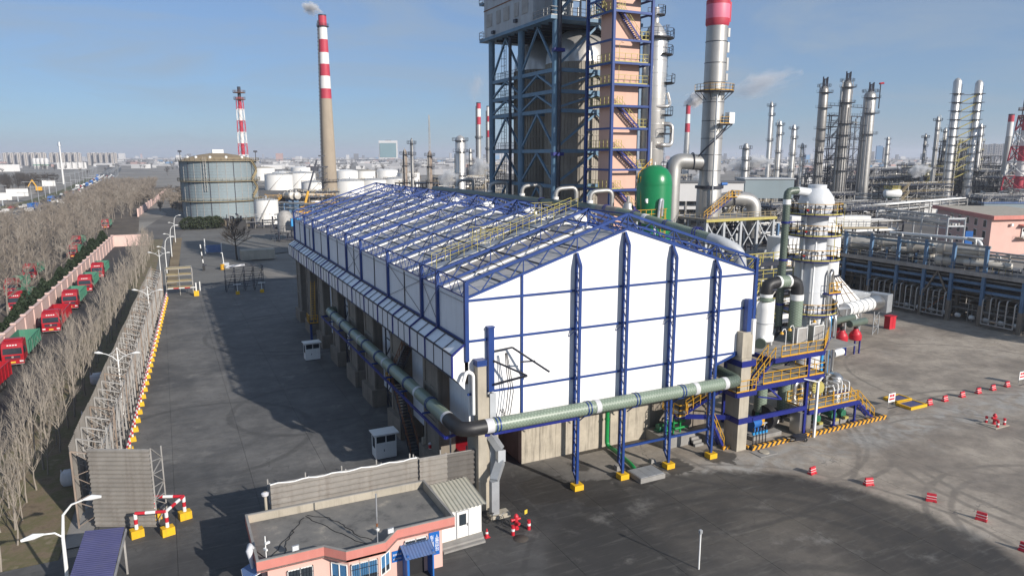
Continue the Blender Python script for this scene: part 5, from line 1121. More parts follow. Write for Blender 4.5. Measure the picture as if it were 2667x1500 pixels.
fl = thing('yellow_flange','round pale green blind flange facing the camera above the low platform','flange',(58.6,48.7,2.5)); part('disc','pale_yellow',fl,lambda q: q.lathe((58.6,48.6,3.75),[(.01,-.06),(.72,-.06),(.75,0),(.72,.06),(.01,.06)],24,axis=(-.2,-1,.1))); part('bolts','dark_steel',fl,lambda q: [q.cyl((58.6 + .65 * math.cos(a * .45),48.5,3.75 + .65 * math.sin(a * .45)),(58.6 + .65 * math.cos(a * .45),48.66,3.75 + .65 * math.sin(a * .45)),.04,6) for a in range(14)]); part('nozzle','silver',fl,lambda q: q.cyl((58.6,48.65,3.75),(58.8,50.0,3.75),.6,16)); part('stand','white',fl,lambda q: q.bar((58.7,49.2,2.47),(58.7,49.2,3.2),.2))
hn = thing('silver_elbow','shiny silver pipe elbow beside the deck column','pipe',(56.9,49.5,2.5)); part('elbow','stainless',hn,lambda q: q.tube(rounded([(56.3,49.6,2.5),(56.3,49.6,4.2),(57.3,49.7,4.4),(57.6,49.8,3.2)],.7,5),.3,14)); part('flange','stainless',hn,lambda q: q.cyl((56.3,49.6,2.6),(56.3,49.6,2.72),.42,14))
sk = thing('pipe_skid','cluster of silver pipes and a domed drum above the low platform','pipework',(60.8,48.5,2.5)); part('drum','stainless',sk,lambda q: q.lathe((61.4,49.0,2.5),[(.9,0),(.9,1.6),(.8,2.0),(.45,2.3),(.01,2.4)],18)); part('pipework','white',sk,lambda q: [q.tube(rounded([(59.6 + i * .55,47.5,2.5),(59.6 + i * .55,47.5,4.0 + .25 * (i % 3)),(59.6 + i * .55,48.9,4.0 + .25 * (i % 3)),(59.6 + i * .55,48.9,2.5)],.2,3),.07,7) for i in range(5)]); part('manifold','galv',sk,lambda q: [q.tube([(59.4,47.5 + j * .5,3.1 + j * .3),(62.0,47.5 + j * .5,3.1 + j * .3)],.09,7) for j in range(3)]); part('valve_body','navy',sk,lambda q: [q.lathe((60.0 + i * .6,47.6,3.2),[(.01,-.2),(.16,0),(.01,.2)],8) for i in range(4)]); part('instrument_post','yellow',sk,lambda q: q.bar((59.3,47.3,2.5),(59.3,47.3,3.7),.12))
lpz = thing('lamp_column','tall pale grey lamp column rising in front of the process deck','lamp post',(55.3,46.0,0)); part('pole','white',lpz,lambda q: q.bar((55.35,45.95,0),(55.35,45.95,5.6),.2)); part('arm','white',lpz,lambda q: (q.bar((55.35,45.95,5.6),(53.9,46.4,6.0),.08),q.bar((55.35,45.95,5.55),(57.2,46.8,5.8),.12)))
wb = thing('wheelbarrow','tipped grey wheelbarrow lying against the hazard kerb','wheelbarrow',(52.8,45.5,0)); part('tray','dark_steel',wb,lambda q: q.hexa([(52.3,45.4,.35),(53.2,45.2,.35),(53.3,45.7,.35),(52.4,45.9,.35),(52.1,45.2,.75),(53.5,45.0,.75),(53.6,45.9,.75),(52.2,46.0,.75)])); part('wheel','rubber',wb,lambda q: q.lathe((53.7,45.45,.2),[(.08,-.05),(.2,-.05),(.2,.05),(.08,.05)],12,axis=(.2,1,0))); part('handle','grey_steel',wb,lambda q: q.bar((53.6,45.4,.3),(51.7,45.9,.6),.05)); part('handle','grey_steel',wb,lambda q: q.bar((53.6,45.5,.3),(51.6,45.4,.6),.05))
mh = thing('manhole_slab','round manhole cover on a square slab near the right pier','manhole',(48.1,45.4,0)); part('slab','cement',mh,lambda q: q.bb(47.1,44.6,0,49.2,45.9,.05)); part('cover','concrete',mh,lambda q: q.lathe((48.2,45.3,.05),[(.45,0),(.45,.08),(.01,.08)],20))
# ------------------------------------------------------------------ barriers, signs, hydrants in the right yard
def barrier(x,y,rz,label):
 t = thing('water_barrier',label,'barrier',(0,0,0),'red barriers in the yard')
 part('body','red',t,lambda q: q.hexa([(-.36,-.2,0),(.36,-.2,0),(.36,.2,0),(-.36,.2,0),(-.33,-.06,.64),(.33,-.06,.64),(.33,.06,.64),(-.33,.06,.64)]))
 for z in (.2,.4): part('white_stripe','white',t,lambda q: q.bb(-.355,-.19 + z * .2,z,.355,.19 - z * .2,z + .06))
 part('foot','red',t,lambda q: q.bb(-.38,-.23,0,-.22,.23,.1)); part('foot','red',t,lambda q: q.bb(.22,-.23,0,.38,.23,.1))
 t.location = (x,y,0); t.rotation_euler = (0,0,rz); return t
b0 = barrier(48.6,40.2,.1,'red barrier nearest the shed in the curved line round the black circle')
for x,y,rz,lb in ((51.1,36.6,-.3,'second red barrier from the shed in the curved line'),(53.1,32.5,-.9,'third red barrier from the shed in the curved line'),(53.6,28.9,-1.2,'fourth red barrier in the curved line, turned edge on'),(51.9,24.9,-1.4,'red barrier cut off by the right edge of the picture'),
                     (74.3,46.9,0,'red barrier first in the straight row, beside the yellow hatch'),(77.0,46.9,0,'second red barrier in the straight row from the hatch'),(80.1,46.9,0,'third red barrier in the straight row from the hatch'),(83.1,46.9,0,'fourth red barrier in the straight row from the hatch'),(85.8,46.85,0,'fifth red barrier in the straight row from the hatch'),(88.6,46.85,0,'last red barrier in the straight row, beside the sign')): copy_tree(b0,(x,y,0),rz,lb)
def board(x,y,lb):
 t = thing('warning_sign',lb,'sign',(x,y,0),'white warning boards in the yard'); part('panel','white',t,lambda q: q.bb(x - .55,y,.55,x + .55,y + .04,1.55)); part('red_print','red',t,lambda q: (q.bb(x - .38,y - .012,1.15,x - .05,y - .004,1.42),q.bb(x + .02,y - .012,1.15,x + .36,y - .004,1.42),q.bb(x - .42,y - .012,.8,x + .42,y - .004,1.0)))
 for s_ in (-1,1): part('leg','grey_steel',t,lambda q: q.bar((x + s_ * .5,y + .05,0),(x + s_ * .5,y + .05,1.5),.05))
 part('foot','dark_steel',t,lambda q: q.bar((x - .9,y - .3,.03),(x + .9,y - .3,.03),.06))
board(69.9,48.3,'white sign with red print beside the yellow edged hatch'); board(91.2,46.7,'white sign with red print at the far end of the barrier row')
for (x0,y0,x1,y1,lb) in ((70.8,46.6,73.5,48.4,'nearer yellow edged steel floor hatch in the right yard'),(71.3,48.6,73.8,50.3,'farther yellow edged steel floor hatch in the right yard')):
 t = thing('floor_hatch',lb,'hatch',((x0 + x1) / 2,(y0 + y1) / 2,0),'floor hatches'); part('kerb','yellow_block',t,lambda q: (q.bb(x0,y0,0,x1,y0 + .18,.3),q.bb(x0,y1 - .18,0,x1,y1,.3),q.bb(x0,y0 + .18,0,x0 + .18,y1 - .18,.3),q.bb(x1 - .18,y0 + .18,0,x1,y1 - .18,.3))); part('cover','purple_sheet',t,lambda q: q.bb(x0 + .18,y0 + .18,0,x1 - .18,y1 - .18,.24))
def hydrant(x,y,lb,posts):
 t = thing('fire_hydrant',lb,'hydrant',(x,y,0)); part('barrel','red',t,lambda q: q.lathe((x,y,0),[(.22,0),(.22,.1),(.13,.12),(.13,.85),(.19,.9),(.19,1.0),(.1,1.15),(.01,1.2)],14)); part('outlet','red',t,lambda q: q.cyl((x - .35,y,.75),(x + .35,y,.75),.09,10)); part('outlet','red',t,lambda q: q.cyl((x,y,.55),(x + .1,y - .35,.5),.12,10)); part('outlet_cap','red',t,lambda q: q.cyl((x - .42,y,.75),(x - .32,y,.75),.13,10))
 for i,(px,py) in enumerate(posts):
  s_ = thing('hydrant_bollard','red bollard with white band, %s by the %s hydrant' % (('left','right','front')[i],'near' if x < 40 else 'far'),'bollard',(px,py,0),'red bollards round the hydrants'); part('post','red',s_,lambda q: q.cyl((px,py,0),(px,py,.75),.13,12)); part('band','white',s_,lambda q: q.lathe((px,py,.42),[(.13,-.09),(.137,-.09),(.137,.09),(.13,.09)],12))
hydrant(21.5,43.2,'red fire hydrant beside the metal chute',[(20.9,42.5),(22.3,42.7)]); hydrant(74.6,40.2,'red fire hydrant on a pale pad in the right yard',[(74.3,40.8),(75.3,39.6),(74.0,39.5)])
MB().bb(73.4,39.3,0,75.7,41.0,.06).build('hydrant_pad','concrete',None,label='pale concrete pad under the far hydrant',category='pad')
ys_ = thing('yellow_tag','small yellow sign on a thin post behind the near hydrant','sign',(22.4,43.4,0)); part('post','dark_steel',ys_,lambda q: q.bar((22.4,43.4,0),(22.4,43.4,.9),.03)); part('plate','plate_yellow',ys_,lambda q: q.box((22.4,43.38,1.05),(.28,.02,.32),.3))
MB().lathe((21.2,41.8,0),[(.55,.0),(.5,.05),(.01,.1)],14).build('leaf_heap','bark_dark',None,label='small round heap of dark debris in front of the hydrant',category='debris')
bc = thing('bicycle','black bicycle leaning by the foot of the chute','bicycle',(20.3,44.2,0))
for x,y in ((19.8,44.9),(20.9,43.7)): part('wheel','rubber',bc,lambda q: q.lathe((x,y,.34),[(.30,-.02),(.34,-.02),(.34,.02),(.30,.02),(.30,-.02)],20,axis=(.74,.67,.12)))
part('frame','black',bc,lambda q: (q.bar((19.8,44.9,.34),(20.2,44.45,.75),.035),q.bar((20.2,44.45,.75),(20.7,43.9,.8),.035),q.bar((20.2,44.45,.35),(20.7,43.9,.75),.035),q.bar((20.9,43.7,.34),(20.72,43.9,.95),.035),q.bar((19.8,44.9,.34),(20.25,44.45,.34),.03),q.bar((20.2,44.45,.3),(20.18,44.5,.9),.035))); part('saddle','black',bc,lambda q: q.box((20.15,44.5,.93),(.14,.26,.06),.7)); part('handlebar','galv',bc,lambda q: q.bar((20.5,43.7,1.0),(20.95,44.1,1.0),.03))
def cone(x,y,lb):
 t = thing('traffic_cone',lb,'traffic cone',(x,y,0)); part('cone','red',t,lambda q: q.lathe((x,y,.03),[(.15,0),(.04,.6),(.01,.62)],12)); part('band','white',t,lambda q: q.lathe((x,y,.28),[(.112,0),(.088,.14)],12)); part('base','red',t,lambda q: q.box((x,y,.015),(.4,.4,.03)))
cone(19.1,43.1,'red traffic cone at the corner of the white store'); cone(20.0,47.3,'red and white traffic cone at the foot of the corner pier')
rb = thing('red_box','red fire equipment box standing alone by the pipe rack','box',(102.4,72.4,0)); part('body','red',rb,lambda q: q.bb(101.7,71.9,0,103.1,72.9,2.0)); part('lid','red',rb,lambda q: q.bb(101.6,71.8,2.0,103.2,73.0,2.08)); part('door_line','truck_red',rb,lambda q: q.bb(102.38,71.88,.1,102.42,71.899,1.9))
et = thing('parked_truck_tail','rear end of a red truck parked under the shed','truck',(21.9,52.5,0)); part('body','truck_red',et,lambda q: (q.bb(20.95,51.8,.7,23.2,57.5,2.4),)); part('tail_light','yellow',et,lambda q: q.bb(21.0,51.75,.8,21.35,51.79,1.05)); part('tail_light','yellow',et,lambda q: q.bb(22.8,51.75,.8,23.15,51.79,1.05)); part('wheel','rubber',et,lambda q: q.lathe((21.3,53.2,.5),[(.1,-.2),(.5,-.2),(.5,.2),(.1,.2)],14,axis=(1,0,0))); part('wheel','rubber',et,lambda q: q.lathe((22.9,53.2,.5),[(.1,-.2),(.5,-.2),(.5,.2),(.1,.2)],14,axis=(1,0,0)))
# stairs on the left flank of the shed
fs = thing('steel_staircase','dark steel staircase with yellow gate beside the left flank of the shed','stairs',(18.9,61,0))
part('flight','dark_steel',fs,lambda q: q.stairs((18.9,58.6,0),(18.9,64.0,5.4),(1,0,0),.85)); part('handrail','rust',fs,lambda q: q.stair_rail((18.9,58.6,0),(18.9,64.0,5.4),(1,0,0),.85,1.0,.05,1.0)); part('landing','dark_steel',fs,lambda q: q.bb(18.3,64.0,5.3,19.6,65.6,5.4)); part('gate','yellow',fs,lambda q: q.rail([(18.3,64.2,5.4),(18.3,65.6,5.4),(19.4,65.6,5.4)],1.2,.06,.5)); part('flight','dark_steel',fs,lambda q: q.stairs((19.0,65.0,5.4),(19.0,60.0,10.2),(1,0,0),.8)); part('handrail','rust',fs,lambda q: q.stair_rail((19.0,65.0,5.4),(19.0,60.0,10.2),(1,0,0),.8,1.0,.05,1.0))
for i,y in enumerate((69.5,88.0)):
 bt = thing('lattice_prop','dark braced lattice prop between concrete piers, %s' % ('nearer one' if i == 0 else 'farther one'),'frame',(19.9,y,0)); part('frame','dark_steel',bt,lambda q: (q.bar((19.9,y - 1.2,0),(19.9,y - 1.2,10.6),.14),q.bar((19.9,y + 1.2,0),(19.9,y + 1.2,10.6),.14),q.truss((19.9,y - 1.2,.2),(19.9,y - 1.2,10.4),(19.9,y + 1.2,.2),(19.9,y + 1.2,10.4),5,.09)))
yl = thing('yellow_access_frame','small yellow railed platform on blue post beside the far piers','platform',(18.6,103,0)); part('platform','dark_steel',yl,lambda q: q.bb(18.0,104.2,2.7,19.2,106.2,2.8)); part('railing','yellow',yl,lambda q: q.rail([(18.0,106.2,2.8),(18.0,104.2,2.8),(19.2,104.2,2.8)],1.2,.08,.6)); part('post','blue',yl,lambda q: q.bar((18.2,104.4,0),(18.2,104.4,2.7),.3)); part('ladder','yellow',yl,lambda q: q.ladder((18.9,106.3,2.8),(19.3,107.5,8.5),(1,0,0),.6,.08))
# ------------------------------------------------------------------ coke drum tower
ct = thing('coke_tower','tall blue steel tower framing two coke drums, clad cabin on top','tower',(61,107,0))
TX0,TX1 = 54.0,68.5; TY = [95.5,106.8,118.3]; 
LV = [9.0,16.0,22.4,27.7,33.7,36.5,39.6]
ZD = 46.6
for x in (TX0,TX1):
 for y in TY: part('column','tower_blue',ct,lambda q: q.cyl((x,y,0),(x,y,62),.55,14))
for z in LV:
 for a,b_ in (((TX0,TY[0]),(TX0,TY[2])),((TX1,TY[0]),(TX1,TY[2])),((TX0,TY[0]),(TX1,TY[0])),((TX0,TY[2]),(TX1,TY[2])),((TX0,TY[1]),(TX1,TY[1]))): part('beam','tower_blue',ct,lambda q: q.bar((*a,z),(*b_,z),.34,.55))
lv = [2.0] + LV + [ZD]
def diag(a,b_,k0,k1):
 z0,z1 = lv[k0],lv[k1]; m_ = ((a[0] + b_[0]) / 2,(a[1] + b_[1]) / 2)
 part('brace','tower_blue',ct,lambda q: q.bar((*a,z0 + .3),(*m_,z1 - .3),.3)); part('brace','tower_blue',ct,lambda q: q.bar((*b_,z0 + .3),(*m_,z1 - .3),.3))
for k in range(len(lv) - 1):
 for a,b_ in (((TX0,TY[0]),(TX0,TY[1])),((TX0,TY[1]),(TX0,TY[2])),((TX1,TY[0]),(TX1,TY[1])),((TX1,TY[1]),(TX1,TY[2]))): diag(a,b_,k,k + 1)
 part('brace','tower_blue',ct,lambda q: q.bar((TX0,TY[0],lv[k] + .3),((TX0 + 61.5) / 2,TY[0],lv[k + 1] - .3),.3)) if 0 else diag((TX0,TY[0]),(TX1,TY[0]),k,k + 1)
for i,(cy,zt_) in enumerate(((101.2,44.4),(112.6,44.4))):
 dr = part('coke_drum','drum_clad',ct,lambda q: q.lathe((61.3,cy,0),[(1.0,6.0),(5.1,13.0),(5.15,13.0),(5.15,zt_ - 3.2)],40))
 part('drum_dome','silver',dr,lambda q: q.lathe((61.3,cy,0),[(5.2,zt_ - 3.2),(5.05,zt_ - 1.8),(4.5,zt_ - .3),(3.5,zt_ + .9),(2.0,zt_ + 1.8),(1.0,zt_ + 2.0),(1.0,zt_ + 2.6)],40))
 part('clad_rib','drum_clad',dr,lambda q: [q.bar((61.3 + 5.17 * math.cos(a * math.pi / 30),cy + 5.17 * math.sin(a * math.pi / 30),15.0),(61.3 + 5.17 * math.cos(a * math.pi / 30),cy + 5.17 * math.sin(a * math.pi / 30),zt_ - 3.2),.10) for a in range(60)],kind='stuff')
 for z in (20.5,25.4,30.2): part('clad_band','drum_clad',dr,lambda q: q.lathe((61.3,cy,z),[(5.15,-.1),(5.26,-.1),(5.26,.1),(5.15,.1)],40))
part('top_deck','tower_blue',ct,lambda q: q.bb(TX0 - 1.2,TY[0] - .6,ZD,TX1 + .6,TY[2] + 2.6,ZD + .5)); part('deck_joists','dark_steel',ct,lambda q: [q.bar((TX0,TY[0] + i * 2.3,ZD - .2),(TX1,TY[0] + i * 2.3,ZD - .2),.2,.4) for i in range(1,10)])
part('cabin_wall','cabin_panel',ct,lambda q: q.bb(TX0 - 1.05,100.8,ZD + .52,TX0 + 6.0,TY[2] + .8,ZD + 8.0)); part('cabin_ledge','rust',ct,lambda q: q.bb(TX0 - 1.12,100.7,ZD + 4.9,TX0 - 1.05,TY[2] + .9,ZD + 5.05)); part('cabin_wall','cabin_panel',ct,lambda q: q.bb(TX0 - 1.0,100.9,ZD + 8.0,TX0 + 5.9,TY[2] + .7,ZD + 15))
for i in range(5):
 y = 102.4 + i * 3.35; part('cabin_window','grey_steel',ct,lambda q: q.bb(TX0 - 1.13,y,ZD + 2.1,TX0 - 1.08,y + (1.5 if i % 2 else 2.1),ZD + 4.2))
for y,z in ((106,ZD + 1.2),(114.5,ZD + .7),(114.5,ZD + 6.3)): part('downpipe_head','dark_steel',ct,lambda q: q.bb(TX0 - 1.5,y,z,TX0 - 1.05,y + .8,z + .5))
for pts in ([(TX0 - 1.2,TY[2] + .9,ZD + .5),(TX0 - 1.2,TY[2] + 2.6,ZD + .5),(TX0 + 5,TY[2] + 2.6,ZD + .5)],[(TX0 - 1.2,100.6,ZD + .5),(TX0 - 1.2,TY[0] - .6,ZD + .5),(TX1,TY[0] - .6,ZD + .5)]): part('deck_railing','grey_steel',ct,lambda q: q.rail(pts,1.2,.07,1.2))
part('side_balcony','tower_blue',ct,lambda q: q.bb(TX0 - 1.2,TY[2] + .9,ZD + 6.2,TX0 + 3,TY[2] + 2.6,ZD + 6.5)); part('deck_railing','grey_steel',ct,lambda q: q.rail([(TX0 - 1.2,TY[2] + .9,ZD + 6.5),(TX0 - 1.2,TY[2] + 2.6,ZD + 6.5),(TX0 + 3,TY[2] + 2.6,ZD + 6.5)],1.2,.07,1.2))
for z in (16.3,22.7,28.0,34.0,36.8,39.9): part('walkway','dark_steel',ct,lambda q: (q.bb(TX0 + .6,113.0,z,TX0 + 2.0,118.0,z + .1),q.rail([(TX0 + .6,107.2,z),(TX0 + .6,118.0,z)],1.2,.06,1.0)))
part('vertical_ladder','dark_steel',ct,lambda q: q.ladder((TX0 + 1.6,116.2,9),(TX0 + 1.6,116.2,46),(0,1,0),.8,.07,.5,cage=(-1,0,0)))
part('riser_pipe','dark_steel',ct,lambda q: q.tube([(TX0 - .8,109.3,0),(TX0 - .8,109.3,46)],.28,8)); part('riser_pipe','dark_steel',ct,lambda q: q.tube([(TX0 + .2,94.7,0),(TX0 + .2,94.7,60)],.3,8))
for z in (12,27,42,50): part('pipe_support','navy',ct,lambda q: q.bb(TX0 - .9,TY[0] - 1.2,z,TX0 + .9,TY[0] - .3,z + .5))
def clutter(q,x0,y0,z0,x1,y1,z1,n_,seed,r0=.08,r1=.22):
 rr = random.Random(seed)
 for i in range(n_):
  x,y,z = rr.uniform(x0,x1),rr.uniform(y0,y1),rr.uniform(z0,z1); k = rr.random(); r = rr.uniform(r0,r1)
  if k < .45: q.tube([(x,y,z0),(x,y,z)],r,6)
  elif k < .75: xe = min(x1,x + rr.uniform(1,(x1 - x0) * .6)); q.tube([(x,y,z),(xe,y,z)],r,6)
  else: ye = min(y1,y + rr.uniform(1,max(1.1,(y1 - y0) * .6))); q.tube([(x,y,z),(x,ye,z)],r,6)
part('deck_pipework','silver_dull',ct,lambda q: clutter(q,TX0 + 1,96,ZD + .5,TX1,100.4,ZD + 9,60,3),kind='stuff'); part('upper_deck','tower_blue',ct,lambda q: (q.bb(TX0 - .2,TY[0] - .4,ZD + 6.6,TX1 + .4,100.5,ZD + 6.9),)); part('upper_brace','tower_blue',ct,lambda q: (q.bar((TX0,TY[0],ZD + .6),((TX0 + TX1) / 2,TY[0],ZD + 8),.4),q.bar((TX1,TY[0],ZD + .6),((TX0 + TX1) / 2,TY[0],ZD + 8),.4)))
# ------------------------------------------------------------------ lift tower with stairs
el = thing('lift_tower','peach lift shaft inside a blue stair frame beside the coke tower','tower',(59.5,87,0))
EX0,EX1,EY0,EY1 = 56.4,62.75,84.0,90.5
part('shaft','peach',el,lambda q: q.bb(57.35,85.4,0,61.7,88.6,62))
for x,y in ((EX0,EY0),(EX1,EY0),(EX0,EY1),(EX1,EY1)): part('column','blue',el,lambda q: q.bar((x,y,0),(x,y,62),.38))
def zpx(y): return 27 + (406 - y) / 1850 * 101.5
fl_ = [zpx(y) for y in (490,438,388,335,280,228,176,121,54,20)]
for k,z in enumerate(fl_):
 for a,b_ in (((EX0,EY0),(EX1,EY0)),((EX0,EY0),(EX0,EY1)),((EX1,EY0),(EX1,EY1))): part('frame_beam','blue',el,lambda q: q.bar((*a,z - .18),(*b_,z - .18),.18,.28))
 full = k in (0,2,4,5,6,8)
 if full:
  part('landing','blue',el,lambda q: (q.bb(EX0,EY0,z - .06,EX1,85.35,z),q.bb(EX0,85.35,z - .06,57.3,EY1,z)))
  part('railing','pale_yellow',el,lambda q: q.rail([(EX0 + .2,EY1 - .3,z),(EX0 + .2,EY0 + .25,z),(EX1 - .2,EY0 + .25,z)] if k in (5,6) else [(EX0 + .2,EY1 - .3,z),(EX0 + .2,EY0 + .25,z),(EX0 + 1.9,EY0 + .25,z)],1.15,.06,1.0))
 else:
  part('landing','blue',el,lambda q: q.bb(EX1 - 1.9,EY0,z - .06,EX1,85.35,z)); part('railing','pale_yellow',el,lambda q: q.rail([(EX1 - 1.5,EY0 + .25,z),(EX1 - .2,EY0 + .25,z)],1.15,.06,.7))
for k0,k1 in ((0,None),(1,2),(3,4),(7,8)):
 zt_ = fl_[k1] if k1 else fl_[0]; zb_ = fl_[k0] if k1 else fl_[0] - 3.0
 a = (EX0 + 1.4,84.7,zt_); b_ = (EX1 - 1.6,84.7,zb_); part('stair_flight','navy',el,lambda q: q.stairs(a,b_,(0,1,0),.9)); part('stair_railing','pale_yellow',el,lambda q: q.stair_rail(a,b_,(0,1,0),.9,1.0,.05,1.0))
part('stair_flight','navy',el,lambda q: q.stairs((57.0,89.5,fl_[-1]),(57.0,86.3,fl_[8]),(1,0,0),.9)); part('stair_railing','pale_yellow',el,lambda q: q.stair_rail((57.0,89.5,fl_[-1] + 2),(57.0,86.3,fl_[8]),(1,0,0),.9,1.0,.05,1.0))
for k in (5,6): part('lamp_bracket','pale_yellow',el,lambda q: q.tube([(57.6,84.3,fl_[k]),(57.6,84.3,fl_[k] + 2.3),(57.9,84.3,fl_[k] + 2.6),(58.3,84.3,fl_[k] + 2.5)],.035,5))
# ------------------------------------------------------------------ columns with platforms, generic
def column(name,label,x,y,prof,m,plats,h,group=None,cat='column',pipes=2,seed=0,rail='dark_steel',ladder=True,n=20,hoop=None):
 t = thing(name,label,cat,(x,y,0),group); rr = random.Random(seed + int(x))
 part('shell',m,t,lambda q: q.lathe((x,y,0),prof,n))
 rad = lambda z: max([p[0] for p in prof if p[1] <= z + .5][-1:] or [prof[0][0]])
 for z,w,a0,a1 in plats:
  r_ = rad(z); ro = r_ + w; k = max(4,int(12 * (a1 - a0) / 6.283)); P = [(x + ro * math.cos(a0 + (a1 - a0) * i / k),y + ro * math.sin(a0 + (a1 - a0) * i / k),z) for i in range(k + 1)]
  pf = part('platform','dark_steel',t,lambda q: q.lathe((x,y,z),[(r_ * .98,-.15),(ro,-.15),(ro,0),(r_ * .98,0),(r_ * .98,-.15)],k,a0=a0 - math.pi,a1=a1 - math.pi))
  if rail: part('railing',rail,pf,lambda q: q.rail(P,1.2,.08 if n < 18 else .06,1.4,kick=False))
 if hoop: part('shell_bands',m,t,lambda q: [q.lathe((x,y,z),[(rad(z),-.06),(rad(z) + .05,-.06),(rad(z) + .05,.06),(rad(z),.06)],n) for z in hoop])
 for i in range(pipes):
  a = rr.uniform(2.4,5.8); r_ = prof[0][0] + .35; z1 = h * rr.uniform(.7,1.03); xx,yy_ = x + r_ * math.cos(a),y + r_ * math.sin(a); rp = rr.uniform(.09,.2)
  part('riser_pipe','silver_dull' if i % 2 else 'grey_steel',t,lambda q: q.tube([(xx,yy_,0),(xx,yy_,z1),(x + .3 * math.cos(a),y + .3 * math.sin(a),z1 + .5)],rp,7))
 if ladder: part('ladder','dark_steel',t,lambda q: q.ladder((x + prof[0][0] + .3,y - .4,2),(x + prof[0][0] + .3,y - .4,h * .95),(0,1,0),.6,.07,.7,cage=(1,0,0)))
 return t
TAU = 2 * math.pi
column('fractionator','silver fractionating column just behind the lift tower',69.5,92.2,[(1.15,0),(1.15,24.5),(1.85,26.5),(1.85,44.0),(1.6,45.2),(.9,46.4),(.5,46.8),(.5,49),(.01,49)],'silver',[(44.6,1.0,0,TAU),(42.2,.9,-1.6,1.6),(38.0,1.3,-1.2,1.0),(33.2,1.2,-1.4,1.0),(30.4,1.3,-1.6,.8),(24.8,1.5,-1.6,1.2),(22.0,1.6,-1.6,1.2),(48.0,.9,-2.0,2.0)],49,hoop=[28 + 1.9 * i for i in range(9)])
fr2 = thing('overhead_pipes','bundle of silver overhead pipes beside the fractionating column','pipes',(67.6,90.6,0))
for i,(x,z) in enumerate(((67.2,34),(67.8,40),(68.3,29))): part('pipe','silver_dull',fr2,lambda q: q.tube([(x,90.4 + i * .2,0),(x,90.4 + i * .2,z),(x + 1.0,91.5,z + .6)],.22,8))
part('return_bend','silver',fr2,lambda q: q.tube(rounded([(69.2,90.6,28.6),(69.6,89.6,28.6),(71.6,90.0,28.6),(71.6,90.0,31.8),(70.4,91.0,31.8)],.8),.33,10)); part('return_bend','silver',fr2,lambda q: q.tube(rounded([(69.0,90.6,34.4),(70.6,89.8,34.4),(71.4,90.4,34.9),(71.3,91,36.5)],.6),.25,10))
gt = thing('green_tank','tall glossy green domed tank with yellow ladder behind the shed','tank',(56.9,74.6,0))
part('shell','green_tank',gt,lambda q: q.lathe((56.9,74.6,0),[(2.25,0),(2.25,23.6),(2.1,24.5),(1.6,25.3),(.8,25.75),(.01,25.85)],32)); part('seam','green_tank',gt,lambda q: [q.lathe((56.9,74.6,z),[(2.25,-.03),(2.28,-.03),(2.28,.03),(2.25,.03)],32) for z in (12.5,17.8,23.4)])
part('caged_ladder','yellow',gt,lambda q: q.ladder((56.6,72.2,8),(56.6,72.2,20.5),(.9,-.4,0),.6,.07,.5,cage=(-.4,-.9,0)))
gpf = part('platform','dark_steel',gt,lambda q: q.bb(52.6,72.6,19.0,55.9,74.6,19.15)); part('railing','yellow',gpf,lambda q: q.rail([(52.6,74.6,19.15),(52.6,72.6,19.15),(55.9,72.6,19.15),(56.6,73.0,19.15)],1.2,.06,.9)); part('platform_leg','galv',gpf,lambda q: (q.bar((53.0,72.8,0),(53.0,72.8,19),.2),)); part('platform_leg','white',gpf,lambda q: q.cyl((55.4,72.3,0),(55.4,72.3,19.0),.16,9))
part('vent_pipe','galv',gt,lambda q: q.tube(rounded([(55.9,72.3,19.3),(56.1,72.2,21.6),(56.5,72.3,21.6),(56.5,72.4,19.5)],.3),.2,10)); part('flange_cap','white',gt,lambda q: q.lathe((54.9,73.4,21.4),[(.01,-.1),(.3,-.1),(.3,.1),(.01,.1)],12,axis=(.4,-1,0))); part('top_gangway','yellow',gt,lambda q: (q.rail([(54.6,75.0,23.6),(57.8,76.5,25.4)],1.2,.07,.9),q.ladder((55.0,74.2,19.2),(55.0,74.6,24.4),(1,0,0),.6,.07)))
gr2 = thing('grey_vessel','slim grey domed vessel half hidden behind the green tank platform','vessel',(53.9,76.0,0)); part('shell','silver_dull',gr2,lambda q: q.lathe((53.9,76,0),[(.8,0),(.8,20.2),(.55,21.0),(.01,21.3)],18)); part('nozzle','silver_dull',gr2,lambda q: q.cyl((53.9,76,21.2),(53.9,76,21.9),.2,9))
# big pipe along the right eave with loops
rp_ = thing('eave_duct','long fibreglass duct running along the far eave of the shed','duct',(50,95,18))
part('pipe_run','frp_dark',rp_,lambda q: q.tube([(50.0,y,20.4) for y in range(78,140,4)],.55,16,uv=True)); part('pipe_run','frp',rp_,lambda q: q.tube([(50.0,78,20.4),(50.0,72,20.25),(50.0,66,19.75),(50.0,60,19.1),(50.0,56,18.7)],.55,16,uv=True)); part('elbow','grey_paint',rp_,lambda q: q.tube(rounded([(50.0,56,18.7),(50.2,54.2,18.4),(51.4,53.2,17.6),(51.6,53.0,14.5),(51.6,53,9)],1.4,5),.6,16))
for y in (58,63,69,75,84,92): part('clamp','navy',rp_,lambda q: [q.lathe((50.0,y + d,19.1 + min(1.3,max(0,(y - 60) * .115))),[(.57,-.06),(.62,-.06),(.62,.06),(.57,.06)],16,axis=(0,1,0)) for d in (-.2,.2)])
part('joint_band','white',rp_,lambda q: q.cyl((50,66.6,19.8),(50,67.3,19.87),.58,16)); part('joint_band','bark',rp_,lambda q: q.tube([(50,72.5,20.27),(50,77,20.38)],.57,16))
part('hanger_posts','navy',rp_,lambda q: [q.bar((50,y,14),(50,y,19.7),.16) for y in (58,68,78,88,98,108,118,128)])
